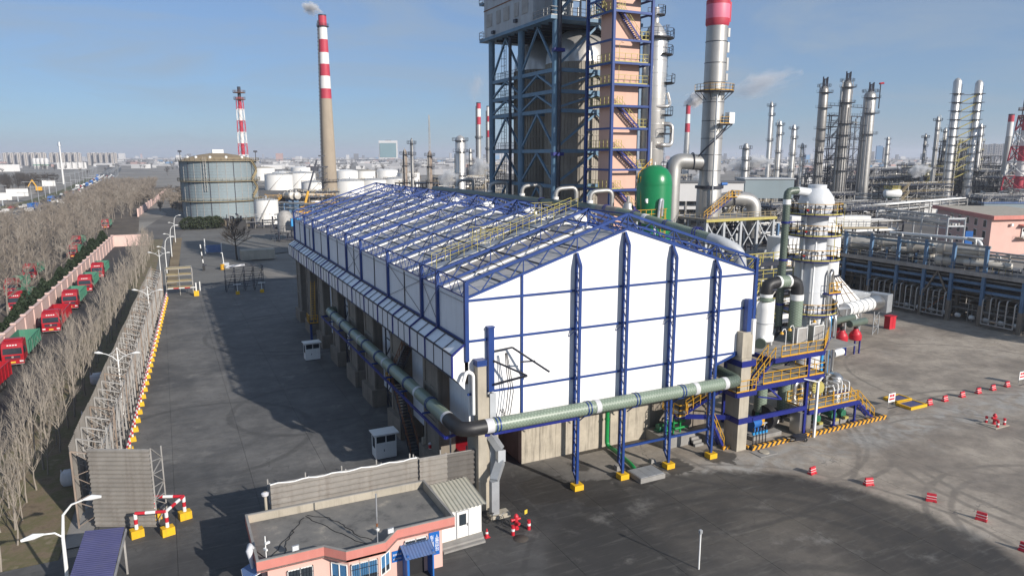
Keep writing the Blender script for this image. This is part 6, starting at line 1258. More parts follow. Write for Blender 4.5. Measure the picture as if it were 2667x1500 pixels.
for i,y in enumerate((79,88,98.5,110.5,125.5)):
 lo = thing('pipe_loop','silver U shaped pipe loop over the eave duct, number %s from the lift tower' % ('one','two','three','four','five')[i],'pipe',(51.5,y,19)); part('loop','silver_dull',lo,lambda q: q.tube(rounded([(50.0,y,20.4),(50.0,y,22.4),(53.0,y - .6,22.6),(53.0,y - .6,14)],.9,5),.3,10)); part('flange','white',lo,lambda q: q.cyl((50,y,20.95),(50,y,21.3),.42,12))
# ------------------------------------------------------------------ the big silver stack on its frame
bs_ = thing('silver_stack','big silver flue stack with pink band and yellow ring platforms','stack',(103,116.5,0))
SC = (103.0,116.5,0)
part('shell','silver_dull',bs_,lambda q: q.lathe(SC,[(2.55,14.5),(2.5,20.5),(2.15,22),(2.15,34),(2.1,52.5)],32)); part('top_shell','silver',bs_,lambda q: q.lathe(SC,[(2.12,57.6),(2.3,57.9),(2.3,58.4),(2.1,58.7),(2.1,66)],32)); part('pink_collar','pink_band',bs_,lambda q: q.lathe(SC,[(2.14,52.5),(2.32,53.2),(2.32,57.0),(2.14,57.6)],32)); part('red_collar','red_band',bs_,lambda q: q.lathe(SC,[(2.13,52.5),(2.33,52.9),(2.33,53.9),(2.3,53.9)],32)); part('red_collar','red_band',bs_,lambda q: q.lathe(SC,[(2.3,56.6),(2.34,56.6),(2.34,57.4),(2.13,57.6)],32))
for z in (24,27.2,30.5,34,37.7,41.6,45.4,49.5): part('hoop','dark_steel',bs_,lambda q: q.lathe((103,116.5,z),[(2.1,-.05),(2.2,-.05),(2.2,.05),(2.1,.05)],32))
for i,(z0,z1) in enumerate(((44,46.5),(47.5,49.5),(50.5,52.2),(53.4,57.2),(42.0,43.4))): part('stiffener','silver_dull' if z0 < 53 else 'red_band',bs_,lambda q: q.bb(105.0,115.4,z0,105.5,115.7,z1))
for z,w in ((33.2,1.9),(40.3,1.8)):
 zz = {33.2: 33.4,40.3: 39.9}[z]; a0,a1 = (-2.2,1.0) if z > 35 else (-1.9,.8)
 if z > 35: a0,a1 = -3.6,-.3
 else: a0,a1 = -1.9,.9
 pf = part('ring_platform','dark_steel',bs_,lambda q: q.lathe((103,116.5,zz),[(2.1,-.2),(2.1 + w,-.2),(2.1 + w,0),(2.1,0),(2.1,-.2)],16,a0=a0 - math.pi,a1=a1 - math.pi)); P = [(103 + (2.1 + w) * math.cos(a0 + (a1 - a0) * i / 12),116.5 + (2.1 + w) * math.sin(a0 + (a1 - a0) * i / 12),zz) for i in range(13)]; part('railing','yellow',pf,lambda q: q.rail(P,1.3,.07,1.1)); part('brackets','dark_steel',pf,lambda q: [q.bar(Vector(p) - V(0,0,.2),(103 + 2.1 * math.cos(a0 + (a1 - a0) * i / 12),116.5 + 2.1 * math.sin(a0 + (a1 - a0) * i / 12),zz - 1.8),.1) for i,p in enumerate(P) if i % 2 == 0])
part('instrument_box','white',bs_,lambda q: q.bb(104.0,112.7,33.4,105.4,114.0,35.6)); part('spiral_ladder','dark_steel',bs_,lambda q: [q.bar((103 + 3.0 * math.cos(a * .16 + 2.4),116.5 + 3.0 * math.sin(a * .16 + 2.4),25 + a * .45),(103 + 3.0 * math.cos((a + 1) * .16 + 2.4),116.5 + 3.0 * math.sin((a + 1) * .16 + 2.4),25 + (a + 1) * .45),.12,.3) for a in range(18)]); part('riser_pipe','galv',bs_,lambda q: q.cyl((101.6,113.9,15),(101.6,113.9,39),.16,8))
part('neck_ring','dark_steel',bs_,lambda q: q.lathe(SC,[(2.4,20.3),(2.9,20.3),(2.9,20.9),(2.3,20.9)],28)); part('damper_motor','bright_blue',bs_,lambda q: q.cyl((103.6,113.6,21.3),(105.0,113.5,21.3),.3,10))
spf = part('service_platform','dark_steel',bs_,lambda q: q.bb(105.0,112.8,18.4,108.6,115.5,18.55)); part('railing','yellow',spf,lambda q: q.rail([(105.0,112.8,18.55),(108.6,112.8,18.55),(108.6,115.5,18.55)],1.3,.08,.9)); part('stair_flight','navy',spf,lambda q: q.stairs((105.2,112.4,18.5),(99.0,112.6,14.5),(0,1,0),1.0)); part('stair_railing','yellow',spf,lambda q: q.stair_rail((105.2,112.4,18.5),(99.0,112.6,14.5),(0,1,0),1.0,1.2,.09,1.0))
fd = thing('flue_duct','fat silver flue duct bending down left of the big stack','duct',(96.5,119,0)); part('bend','silver_dull',fd,lambda q: q.tube(rounded([(101.6,117.2,25.6),(96.0,119.6,26.0),(95.6,119.4,22.0),(95.6,119.4,0)],3.4,8),1.62,24)); part('flange','dark_steel',fd,lambda q: q.lathe((99.6,118.1,25.9),[(1.62,-.1),(1.8,-.1),(1.8,.1),(1.62,.1)],24,axis=(1,-.45,0)))
f2 = thing('flue_duct','silver flue duct elbow curving down right of the big stack','duct',(110,113,14.5)); part('bend','silver_dull',f2,lambda q: q.tube(rounded([(104.6,116.0,17.6),(108.2,114.0,18.4),(111.6,112.4,17.8),(112.0,112.2,10)],2.6,7),1.5,24)); part('flange','dark_steel',f2,lambda q: q.lathe((107.6,114.3,18.3),[(1.5,-.1),(1.7,-.1),(1.7,.1),(1.5,.1)],24,axis=(.88,-.48,.15)))
sf = thing('stack_frame','pale grey steel frame deck carrying the big silver stack','frame',(106,114,0))
part('deck','cement',sf,lambda q: q.bb(96.5,109.5,14.1,115.5,121,14.45)); part('railing','tan_rail',sf,lambda q: q.rail([(96.5,121,14.45),(96.5,109.6,14.45),(115.4,109.6,14.45),(115.4,121,14.45)],1.2,.07,1.6)); part('edge_beam','pale_yellow',sf,lambda q: q.bar((96.5,109.45,14.25),(115.5,109.45,14.25),.12,.5))
for x in (97,101.5,106,110.5,115):
 for y in (110,120.5): part('column','grey_paint',sf,lambda q: q.bar((x,y,0),(x,y,14.1),.55))
for x in (97,101.5,106,110.5): part('brace','grey_paint',sf,lambda q: (q.bar((x,110,7.5),(x + 4.5,110,14),.22),q.bar((x + 4.5,110,7.5),(x,110,14),.22)))
for z in (7.3,): part('tie_beam','grey_paint',sf,lambda q: q.bar((97,110,z),(115,110,z),.3,.45))
part('machinery','dark_steel',sf,lambda q: clutter(q,97,111,.1,115,120,13,70,11,.12,.4),kind='stuff')
# ------------------------------------------------------------------ duct, cone and silver box behind the scrubber
cd = thing('cone_duct','white ribbed cone hopper under a fat white duct behind the scrubber tower','duct',(89,73,0))
part('vertical_duct','white',cd,lambda q: q.tube([(87.4,72.6,9.9),(87.4,72.6,14.6),(87.2,72.6,16.0),(86.2,72.6,16.9),(84.0,72.6,17.4)],[1.55,1.55,1.5,1.35,1.2],24)); part('bolted_flange','dark_steel',cd,lambda q: q.lathe((87.4,72.6,9.75),[(1.5,-.15),(1.72,-.15),(1.72,.15),(1.5,.15)],24))
part('cone','white',cd,lambda q: q.hexa([(85.3,70.3,5.9),(92.2,70.3,5.9),(92.2,75.5,5.9),(85.3,75.5,5.9),(86.3,71.4,9.6),(88.6,71.4,9.6),(88.6,73.8,9.6),(86.3,73.8,9.6)]))
for i in range(5): t_ = (i + .5) / 5; part('cone_rib','rusty_steel',cd,lambda q: q.bar((85.3 + 6.9 * t_,70.25,5.9),(86.3 + 2.3 * t_,71.35,9.6),.09))
for z,e in ((7.1,.325),(8.3,.65)): part('cone_rib','rusty_steel',cd,lambda q: q.bar((85.3 + 1.0 * e,70.25 + 1.1 * e,z),(92.2 - 3.6 * e,70.25 + 1.1 * e,z),.09))
part('hopper_box','white',cd,lambda q: q.bb(85.3,70.3,3.2,92.2,75.5,5.88)); part('hopper_brace','rusty_steel',cd,lambda q: (q.bar((85.4,70.25,5.8),(88.0,70.25,3.3),.1),q.bar((88.0,70.25,3.3),(90.5,70.25,5.8),.1),q.bar((90.5,70.25,5.8),(92.1,70.25,3.3),.1)))
for x,y in ((85.6,70.6),(91.9,70.6),(85.6,75.2),(91.9,75.2)): part('leg','white',cd,lambda q: q.bar((x,y,0),(x,y,3.2),.25))
hd = thing('ribbed_duct','pale ribbed duct leading to a shiny silver box on lattice legs','duct',(93,71,0))
part('duct','white',hd,lambda q: q.tube([(88.0,69.5,4.95),(95.0,70.8,4.95)],1.0,20)); part('silver_duct','stainless',hd,lambda q: q.tube([(95.0,70.8,4.95),(97.6,71.3,4.9)],[1.05,1.15],20)); part('silver_box','galv',hd,lambda q: q.box((98.4,71.6,4.8),(1.7,3.0,2.8),.2)); part('sloped_duct','galv',hd,lambda q: q.bar((98.0,73.0,5.2),(92.4,75.2,6.2),1.6,1.7))
for i in range(5): t_ = .1 + i * .2; part('duct_ring','grey_paint',hd,lambda q: q.lathe((88 + 7 * t_,69.5 + 1.3 * t_,4.95),[(1.0,-.05),(1.08,-.05),(1.08,.05),(1.0,.05)],20,axis=(1,.186,0)))
for x,y in ((97.0,70.9),(93.2,71.2)):
 part('lattice_leg','galv',hd,lambda q: (q.bar((x - .6,y,0),(x - .6,y,3.6),.12),q.bar((x + .6,y,0),(x + .6,y,3.6),.12),q.truss((x - .6,y,.1),(x - .6,y,3.5),(x + .6,y,.1),(x + .6,y,3.5),3,.08)))
rv = thing('valve_skid','four red domed valves with green headers behind the deck','valves',(83.5,66,0))
for i,(x,y) in enumerate(((82.4,65.2),(84.6,67.4),(84.9,65.0),(83.4,66.6))): v_ = part('red_valve','red',rv,lambda q: q.lathe((x,y,2.2),[(.3,-.3),(.78,-.25),(.84,-.1),(.84,.5),(.72,.52),(.68,.8),(.4,1.05),(.3,1.3)],16)); part('valve_stem','black',v_,lambda q: q.cyl((x,y,3.4),(x,y,4.0),.3,10)); part('valve_leg','navy',v_,lambda q: (q.bar((x - .5,y - .4,0),(x - .5,y - .4,2.4),.16),q.bar((x + .5,y - .4,0),(x + .5,y - .4,2.4),.16)))
part('header','frp_dark',rv,lambda q: q.tube([(81.5,66.0,4.6),(86.2,66.6,4.6)],.5,14,uv=True)); part('header','frp_dark',rv,lambda q: q.tube([(83.0,64.6,4.4),(86.6,65.0,4.4)],.5,14,uv=True)); part('header_elbow','black',rv,lambda q: q.tube(rounded([(80.5,68.2,7.2),(83.8,68.4,7.2),(84.0,67.6,5.0)],1.2,5),.45,14)); part('header','frp',rv,lambda q: q.tube([(77.5,68,7.2),(80.5,68.2,7.2)],.46,14,uv=True)); part('blue_pump','bright_blue',rv,lambda q: q.tube([(80.8,65.0,1.4),(82.6,65.0,1.4)],.5,12)); part('white_pipe','white',rv,lambda q: q.tube([(79.5,64.0,.8),(81.5,64.3,.8)],.5,14)); part('galvanised_frame','galv',rv,lambda q: (q.bb(78,68.4,5.4,88,69.4,5.5),[q.bar((78.5 + i * 3,68.8,0),(78.5 + i * 3,68.8,5.4),.16) for i in range(4)]))
# ------------------------------------------------------------------ steelwork generators for the plant
def exchanger(x,y,z,L_,r,d,label,m='cream_metal',group='heat exchangers',saddles=True,stand=None):
 t = thing('heat_exchanger',label,'exchanger',(x,y,z),group); d = Vector((d[0],d[1],0)).normalized(); c0 = V(x,y,z); a,b_ = c0 - d * L_ / 2,c0 + d * L_ / 2
 part('shell',m,t,lambda q: (q.lathe(a,[(.01,-r * .45),(r * .6,-r * .35),(r * .95,-.02),(r,.1),(r,L_),(r * .8,L_ + .12),(.01,L_ + .2)],18,axis=d),))
 for k in (.14,.86): part('flange','grey_steel',t,lambda q: q.lathe(a + d * L_ * k,[(r,-.08),(r * 1.14,-.08),(r * 1.14,.08),(r,.08)],18,axis=d))
 for k in (.3,.7): part('saddle','rack_blue',t,lambda q: q.box(a + d * L_ * k - V(0,0,r + .2 if stand is None else r + stand / 2),(.35,r * 1.4,.6 if stand is None else stand),math.atan2(d.y,d.x)))
 part('nozzle','silver_dull',t,lambda q: q.tube([a + d * L_ * .25 + V(0,0,r * .8),a + d * L_ * .25 + V(0,0,r + .7)],r * .28,9)); part('nozzle','silver_dull',t,lambda q: q.tube(rounded([a + d * L_ * .75 + V(0,0,r * .8),a + d * L_ * .75 + V(0,0,r + .9),a + d * L_ * .75 + V(.2,1.4,r + .9)],.3,3),r * .24,9))
 return t
def pipe_rack(name,label,a,b_,w,zs,npipe,m='rack_blue',pm=('silver_dull','grey_steel','white'),bay=6.0,seed=0,group=None):
 t = thing(name,label,'pipe rack',(*[(p + q) / 2 for p,q in zip(a,b_)],0),group); a = V(*a,0); b_ = V(*b_,0); d = (b_ - a).normalized(); nn = V(-d.y,d.x,0) * w / 2; L_ = (b_ - a).length; k = max(1,int(L_ / bay)); rr = random.Random(seed)
 for i in range(k + 1):
  p = a.lerp(b_,i / k)
  part('bent',m,t,lambda q: (q.bar(p - nn,p - nn + V(0,0,zs[-1] + .3),.35),q.bar(p + nn,p + nn + V(0,0,zs[-1] + .3),.35),*[q.bar(p - nn + V(0,0,z),p + nn + V(0,0,z),.3,.4) for z in zs]))
 for z in zs:
  for s_ in (-1,1): part('stringer',m,t,lambda q: q.bar(a + nn * s_ + V(0,0,z - .5),b_ + nn * s_ + V(0,0,z - .5),.22,.3))
  for j in range(npipe):
   o = nn * (-.88 + 1.76 * (j + .5) / npipe); r = rr.choice((.1,.14,.18,.24,.3)); s0,s1 = rr.choice(((0,1),(0,1),(.2,1),(0,.8))); pz = V(0,0,z + .2 + r)
   part('pipe',rr.choice(pm),t,lambda q: q.tube([a.lerp(b_,s0) + o + pz,a.lerp(b_,s1) + o + pz],r,7))
 return t
def steel_frame(name,label,x0,y0,nx,ny,bay,zs,m='grey_steel',rail='pale_yellow',seed=0,group=None,density=1.0,cat='frame',rz=0):
 t = thing(name,label,cat,(x0,y0,0),group); rr = random.Random(seed); X_ = lambda i: x0 + i * bay; Y_ = lambda j: y0 + j * bay
 for i in range(nx + 1):
  for j in range(ny + 1): part('column',m,t,lambda q: q.bar((X_(i),Y_(j),0),(X_(i),Y_(j),zs[-1] + (1.2 if rr.random() < .4 else 0)),.4))
 for z in zs:
  part('deck','dark_steel',t,lambda q: (q.bb(x0 - .3,y0 - .3,z - .15,X_(nx) + .3,Y_(ny) + .3,z),q.bar((x0,y0 - .35,z - .3),(X_(nx),y0 - .35,z - .3),.3,.5),q.bar((x0 - .35,y0,z - .3),(x0 - .35,Y_(ny),z - .3),.3,.5)))
  if rail: part('railing',rail,t,lambda q: q.rail([(x0 - .3,Y_(ny),z),(x0 - .3,y0 - .3,z),(X_(nx) + .3,y0 - .3,z)],1.2,.10,2.0,kick=False))
 zz = [0] + list(zs)
 part('bracing',m,t,lambda q: [q.bar((X_(i),y0 - .05,zz[k]),(X_(i + 1),y0 - .05,zz[k + 1]),.18) for k in range(len(zs)) for i in range(nx) if (i + k) % 2 == 0] + [q.bar((x0 - .05,Y_(j),zz[k]),(x0 - .05,Y_(j + 1),zz[k + 1]),.18) for k in range(len(zs)) for j in range(ny) if (j + k) % 2 == 0])
 for i in range(len(zs) - 1):
  part('stair_flight',rail or m,t,lambda q: (q.stairs((x0 + .5,y0 - .9,zs[i]),(x0 + bay * .9,y0 - .9,zs[i + 1]),(0,1,0),.8),q.stair_rail((x0 + .5,y0 - .9,zs[i]),(x0 + bay * .9,y0 - .9,zs[i + 1]),(0,1,0),.8,1.1,.08,1.5)))
 part('pipework','silver_dull',t,lambda q: clutter(q,x0,y0,0,X_(nx),Y_(ny),zs[-1] + 1,int(22 * density * nx),seed + 1,.1,.3),kind='stuff'); part('dark_pipework','dark_steel',t,lambda q: clutter(q,x0,y0,0,X_(nx),Y_(ny),zs[-1],int(16 * density * nx),seed + 2,.1,.3),kind='stuff')
 for i in range(max(1,nx - 1)):
  z = rr.choice(zs[:-1] or zs); r = rr.uniform(.7,1.2); yv = rr.uniform(y0 + 1,Y_(ny) - 1); part('drum',rr.choice(('silver','white','silver_dull')),t,lambda q: q.lathe((X_(i) + .8,yv,z + r + .3),[(.01,-.4),(r * .8,-.2),(r,.1),(r,bay * .75),(r * .8,bay * .75 + .3),(.01,bay * .75 + .5)],14,axis=(1,0,0)))
 return t
def tank(x,y,r,h,label,m='tank_white',group='white storage tanks',dome=.14,rail=True,stair=True,cat='tank',name='storage_tank',n=36,roof=None):
 t = thing(name,label,cat,(x,y,0),group); part('shell',m,t,lambda q: q.lathe((x,y,0),[(r,0),(r,h * .33),(r + .02,h * .33),(r + .02,h * .66),(r,h * .66),(r,h),(r + .12,h),(r + .12,h + .15),(r,h + .15)],n)); part('roof',roof or m,t,lambda q: q.lathe((x,y,h + .1),[(r,0),(r * .7,r * dome * .55),(r * .35,r * dome * .88),(.01,r * dome)],n))
 if rail: part('railing','tan_rail',t,lambda q: q.rail([(x + r * math.cos(a * TAU / 24),y + r * math.sin(a * TAU / 24),h + .15) for a in range(24)],1.0,.09,4,kick=False,close=True))
 if stair: part('stairway','grey_steel',t,lambda q: [q.bar((x + (r + .5) * math.cos(3.9 + a * .07),y + (r + .5) * math.sin(3.9 + a * .07),.3 + a * h / 14),(x + (r + .5) * math.cos(3.97 + a * .07),y + (r + .5) * math.sin(3.97 + a * .07),.3 + (a + 1) * h / 14),.25,.35) for a in range(14)])
 part('roof_vent','galv',t,lambda q: q.lathe((x,y,h + r * dome),[(.4,0),(.4,.8),(.7,.9),(.01,1.3)],10))
 return t
# ------------------------------------------------------------------ the pipe rack structure on the right
rk = thing('exchanger_structure','long dark blue two storey rack carrying silver exchangers on its deck','structure',(121,85,0))
RX0,RX1 = 116.5,127.0; RYS = [45.5,50.5,55.6,61.0,67.0,72.2,77.0,82.1,87.5,93.0,98.5,104,110]
for y in RYS:
 part('column','rack_blue',rk,lambda q: q.bar((RX0,y,3.4),(RX0,y,13.0 if y > 64 else 8.4),.45,.5)); part('column_casing','concrete_dark',rk,lambda q: q.bar((RX0,y,0),(RX0,y,3.4),.55,.6)); part('column','rack_blue',rk,lambda q: q.bar((RX1,y,0),(RX1,y,8.4),.45)); part('column_casing','concrete_dark',rk,lambda q: q.bar((RX0 + 3.2,y + .6,0),(RX0 + 3.2,y + .6,6.8),.55)); part('cross_beam','rack_blue',rk,lambda q: q.bar((RX0,y,8.1),(RX1,y,8.1),.35,.5))
part('deck','roof_dark',rk,lambda q: q.bb(RX0 - .4,44,8.4,RX1 + .5,112,8.6)); part('edge_beam','grey_steel',rk,lambda q: q.bar((RX0 - .3,44,8.35),(RX0 - .3,112,8.35),.3,.6)); part('deck_railing','grey_steel',rk,lambda q: q.rail([(RX0 - .35,44,8.6),(RX0 - .35,112,8.6)],1.2,.06,2.0))
for z in (6.8,5.6): part('stringer','rack_blue',rk,lambda q: q.bar((RX0 + .3,44,z),(RX0 + .3,112,z),.3,.45))
for j,(x,z,r) in enumerate(((117.6,7.4,.22),(118.4,7.4,.16),(119.2,7.4,.28),(120.1,7.4,.2),(121.2,7.4,.25),(117.8,6.1,.18),(118.8,6.1,.24),(119.9,6.1,.18),(121.0,6.1,.2),(123,6.1,.3),(124.2,7.4,.3))): part('pipe',('grey_steel','silver_dull','dark_steel')[j % 3],rk,lambda q: q.tube([(x,44,z),(x,112,z)],r,8))
part('chevron_brace','concrete_dark',rk,lambda q: q.bar((RX0,77.0,3.5),(RX0,74.6,8.0),.25)); part('chevron_brace','concrete_dark',rk,lambda q: q.bar((RX0,72.2,3.5),(RX0,74.6,8.0),.25)); part('chevron_brace','rust',rk,lambda q: q.bar((RX0,77.0,.3),(RX0,72.2,4.6),.2))
part('upper_beam','grey_steel',rk,lambda q: q.bar((RX0,66.5,12.8),(RX0,100,12.8),.3,.4)); part('upper_beam','tower_blue',rk,lambda q: q.bar((RX0 + .1,76,12.2),(RX0 + .1,100,12.2),.2,.3))
for k,(y0,y1) in enumerate(((77.6,81.6),(72.6,76.6),(61.6,66.4),(82.6,87.0))):
 def loop(q):
  for i in range(5):
   yv = y0 + (y1 - y0) * i / 4; q.tube(rounded([(RX0 - .6,yv,.6),(RX0 - .6,yv,4.6 + .3 * (i % 2)),(RX0 + 1.8,yv,4.9 + .3 * (i % 2))],.4,3),.11,7)
  q.tube([(RX0 - .7,y0,.7),(RX0 - .7,y1,.7)],.12,7); q.tube([(RX0 - .7,y0,1.4),(RX0 - .7,y1,1.4)],.09,7)
 part('drop_pipes','grey_steel' if k % 2 else 'silver_dull',rk,loop,kind='stuff')
part('undercroft_pipework','grey_steel',rk,lambda q: clutter(q,118,45,.1,126,111,5.2,170,21,.08,.25),kind='stuff'); part('undercroft_pipework','silver_dull',rk,lambda q: clutter(q,118,45,.1,124,111,4.5,90,22,.06,.16),kind='stuff'); part('pump_row','white',rk,lambda q: [q.lathe((117.9,46 + i * 2.3,.9),[(.01,-.5),(.35,-.3),(.4,.3),(.01,.6)],9,axis=(0,1,0)) for i in range(26)],kind='stuff'); part('back_wall','concrete_dark',rk,lambda q: q.bb(RX1 + 1.0,44,0,RX1 + 1.3,112,7.5))
for i,(x,y,z,L_,r,lb) in enumerate(((119.4,98,10.9,5.5,.95,'left end of the deck beside the blue post'),(119.5,91.5,10.6,6.0,1.15,'second from the left on the deck'),(120.5,86,11.3,5.0,.8,'third from the left on the deck'),(119.5,83,10.3,4.0,.6,'small, third from the left on the deck'),(119.2,79.5,11.2,4.2,.95,'middle of the deck, upper tier'),(119.2,79.5,9.6,3.6,.6,'middle of the deck, lower tier'),(119.0,72.5,11.6,7.0,.95,'large, upper one of the right pair'),(119.0,72.5,9.6,7.0,.9,'large, lower one of the right pair'),(118.0,67.6,9.9,6.4,.5,'slim, nearest the deck edge'))):
 exchanger(x,y,z,L_,r,(.55,-.83) if i < 6 else (.35,-.94),'silver exchanger on the dark rack, ' + lb,stand=z - r - 8.6 if z > 9 else None)
for i,(x,y) in enumerate(((119,57.2),(121.0,55.8))): column('deck_vessel','grey domed vessel on the dark rack deck, %s of the near pair' % ('left','right')[i],x,y,[(1.1,8.6),(1.1,12.6),(.9,13.4),(.5,13.8),(.01,13.9)],'white',[(12.0,.6,-3,0)],14,pipes=1,rail='tan_rail',ladder=False,cat='vessel')
dc = thing('deck_pipework','jumble of pipes and rails along the dark rack deck','pipework',(121,80,8.6)); part('pipes','silver_dull',dc,lambda q: clutter(q,117.2,50,8.6,126,108,12.0,130,31,.07,.2),kind='stuff'); part('dark_pipes','dark_steel',dc,lambda q: clutter(q,117.2,50,8.6,126,108,11.0,40,32,.07,.2),kind='stuff'); part('rails','tan_rail',dc,lambda q: [q.rail([(117.5 + (i % 3) * 3,50 + i * 4.5,8.6),(117.5 + (i % 3) * 3,53 + i * 4.5,8.6)],1.1,.06,1.0,kick=False) for i in range(12)],kind='stuff'); part('header','white',dc,lambda q: (q.tube(rounded([(122.0,88,12.9),(122.0,74,13.2),(123.5,72,13.2)],.6),.28,9),q.tube(rounded([(121,73,13.3),(121.0,70.8,13.0),(121.0,70.6,11.6)],.7),.3,9)))
bp_ = thing('blue_screen_board','upright light blue panel standing behind the silver exchangers','panel',(127.5,80,8.6)); part('panel','bright_blue',bp_,lambda q: q.box((127.0,76.5,12.2),(1.2,.25,3.6),-.6)); part('post','rack_blue',bp_,lambda q: q.bar((127.0,76.7,8.6),(127.0,76.7,10.4),.3))
wl = thing('white_walkway_box','long white panelled duct on a railed walkway behind the scrubber','duct',(140,112,0)); part('box','white',wl,lambda q: q.hexa([(133,121.5,10.5),(150,113.5,10.5),(151,116,10.5),(134,124,10.5),(133,121.5,13.0),(150,113.5,13.0),(151,116,13.0),(134,124,13.0)])); part('railing','grey_steel',wl,lambda q: q.rail([(132,121.0,10.5),(151,112.2,10.5),(153,111.2,10.5)],1.6,.10,1.8)); part('walkway','tan_rail',wl,lambda q: q.bar((132,121.3,10.3),(153,111.4,10.3),1.2,.3)); part('trestle','grey_steel',wl,lambda q: [q.bar((134 + i * 4,120.6 - i * 1.85,0),(134 + i * 4 + 1,120.6 - i * 1.85,10.3),.25) for i in range(5)])
# clutter between the stack frame and the rack
ob = thing('boiler_house','white panelled boiler casing with two curved white ducts below the stack','boiler',(110,104,0)); part('casing','white',ob,lambda q: q.bb(108.5,99.5,6,114.0,105,11.2)); part('casing_ribs','dark_steel',ob,lambda q: [q.bar((108.5 + i * 1.1,99.44,6),(108.5 + i * 1.1,99.44,11.2),.07) for i in range(6)] + [q.bar((108.5,99.44,8.6),(114,99.44,8.6),.07)]); part('casing_legs','white',ob,lambda q: [q.bar((x,99.8,0),(x,99.8,6),.5) for x in (109,111.2,113.6)])
part('curved_duct','white',ob,lambda q: q.tube([Vector((108.4,100.4,9.2)) + V(-2.2 * math.sin(a),0,2.2 * math.cos(a) - 2.2) for a in [i * math.pi / 12 for i in range(7)]] + [V(106.2,100.4,3)],1.3,8)); part('curved_duct','white',ob,lambda q: q.tube([Vector((114.0,100.2,10.0)) + V(2.2 * math.sin(a),0,2.2 * math.cos(a) - 2.2) for a in [i * math.pi / 12 for i in range(7)]] + [V(116.2,100.2,4)],1.1,8)); part('platform','cement',ob,lambda q: q.bb(100,96.5,5.6,119,106.5,5.9)); part('railing','yellow',ob,lambda q: q.rail([(100,106,5.9),(100,96.6,5.9),(119,96.6,5.9),(119,106,5.9)],1.2,.07,1.5))
part('legs','grey_paint',ob,lambda q: [q.bar((x,y,0),(x,y,5.6),.4) for x in (100.5,106.5,112.5,118.5) for y in (97,106)]); part('undercroft','grey_steel',ob,lambda q: clutter(q,100,97,0,119,106,5.2,60,41,.1,.35),kind='stuff'); part('stair_flight','yellow',ob,lambda q: (q.stairs((99.5,96.2,5.9),(95.6,96.2,1.2),(0,1,0),.9),q.stair_rail((99.5,96.2,5.9),(95.6,96.2,1.2),(0,1,0),.9,1.1,.07,1.0)))
steel_frame('pipe_structure','low steel frame packed with pipes between shed and boiler casing',72,78,4,3,5,[4.5,9.0],'grey_steel','pale_yellow',5,'low steel frames in the plant',1.5)
steel_frame('pipe_structure','steel frame with white duct beside the green tank',66,70,2,2,4.5,[4.5,9.5,13],'grey_steel','pale_yellow',6,'low steel frames in the plant',1.2)
ww = thing('white_plant_wall','low white panelled casing behind the arched duct','casing',(84,84,0)); part('panel_wall','white',ww,lambda q: [q.bb(72 + i * 2.6,73.5,3,74.4 + i * 2.6,74.0,6.6) for i in range(7)]); part('frame','dark_steel',ww,lambda q: [q.bar((71.9 + i * 2.6,73.4,0),(71.9 + i * 2.6,73.4,6.8),.16) for i in range(8)])
# ------------------------------------------------------------------ pink building and sheds
pb = thing('pink_building','three storey pink building with dark windows at the right edge','building',(212,125,0))
fp_ = [(202.5,116.3),(226,110.5),(246,138),(229,149)]
part('wall','pink_house',pb,lambda q: q.prism(fp_,0,10.2)); rf = part('roof','concrete',pb,lambda q: q.prism([(201.5,115.4),(226.6,109.2),(247.4,138.2),(229,150.6)],10.2,10.9)); part('fascia','salmon',rf,lambda q: (q.bar((201.4,115.3,10.5),(226.7,109.1,10.5),.25,1.1),q.bar((201.4,115.3,10.5),(229,150.8,10.5),.25,1.1)))
a,b_ = V(202.5,116.3,0),V(229,149,0); d_ = (b_ - a).normalized(); n_ = V(-d_.y,d_.x,0) * .06
for z in (1.2,4.4,7.4):
 for i in range(5): p = a + d_ * (3 + i * 6.2) + n_; w = part('window','white',pb,lambda q: q.slabquad([p + V(0,0,z),p + V(0,0,z + 2.1),p + d_ * 2.2 + V(0,0,z + 2.1),p + d_ * 2.2 + V(0,0,z)],.05)); part('pane','window_dark',w,lambda q: q.slabquad([p + n_ * .5 + d_ * .12 + V(0,0,z + .12),p + n_ * .5 + d_ * .12 + V(0,0,z + 1.98),p + n_ * .5 + d_ * 2.08 + V(0,0,z + 1.98),p + n_ * .5 + d_ * 2.08 + V(0,0,z + .12)],.02))
dr_ = part('door','white',pb,lambda q: q.bar((213.2,113.62,5.0),(213.2,113.62,7.6),1.9,.1)); part('door_window','window_dark',dr_,lambda q: q.bar((213.2,113.55,6.4),(213.2,113.55,7.2),1.3,.1)); part('door_canopy','salmon',pb,lambda q: q.hexa([(211,112.6,8.0),(216,111.4,8.0),(216.3,112.9,8.2),(211.3,114.1,8.2),(211,112.6,8.15),(216,111.4,8.15),(216.3,112.9,8.5),(211.3,114.1,8.5)])); part('balcony','concrete',pb,lambda q: q.hexa([(210.5,112.2,4.7),(222,109.4,4.7),(222.3,111.4,4.7),(210.8,114.2,4.7),(210.5,112.2,4.95),(222,109.4,4.95),(222.3,111.4,4.95),(210.8,114.2,4.95)])); part('balcony_railing','grey_steel',pb,lambda q: q.rail([(210.5,112.3,4.95),(222,109.5,4.95)],1.2,.06,1.0)); part('outside_unit','white',pb,lambda q: q.box((208.5,114.3,8.4),(.9,.4,.7)))
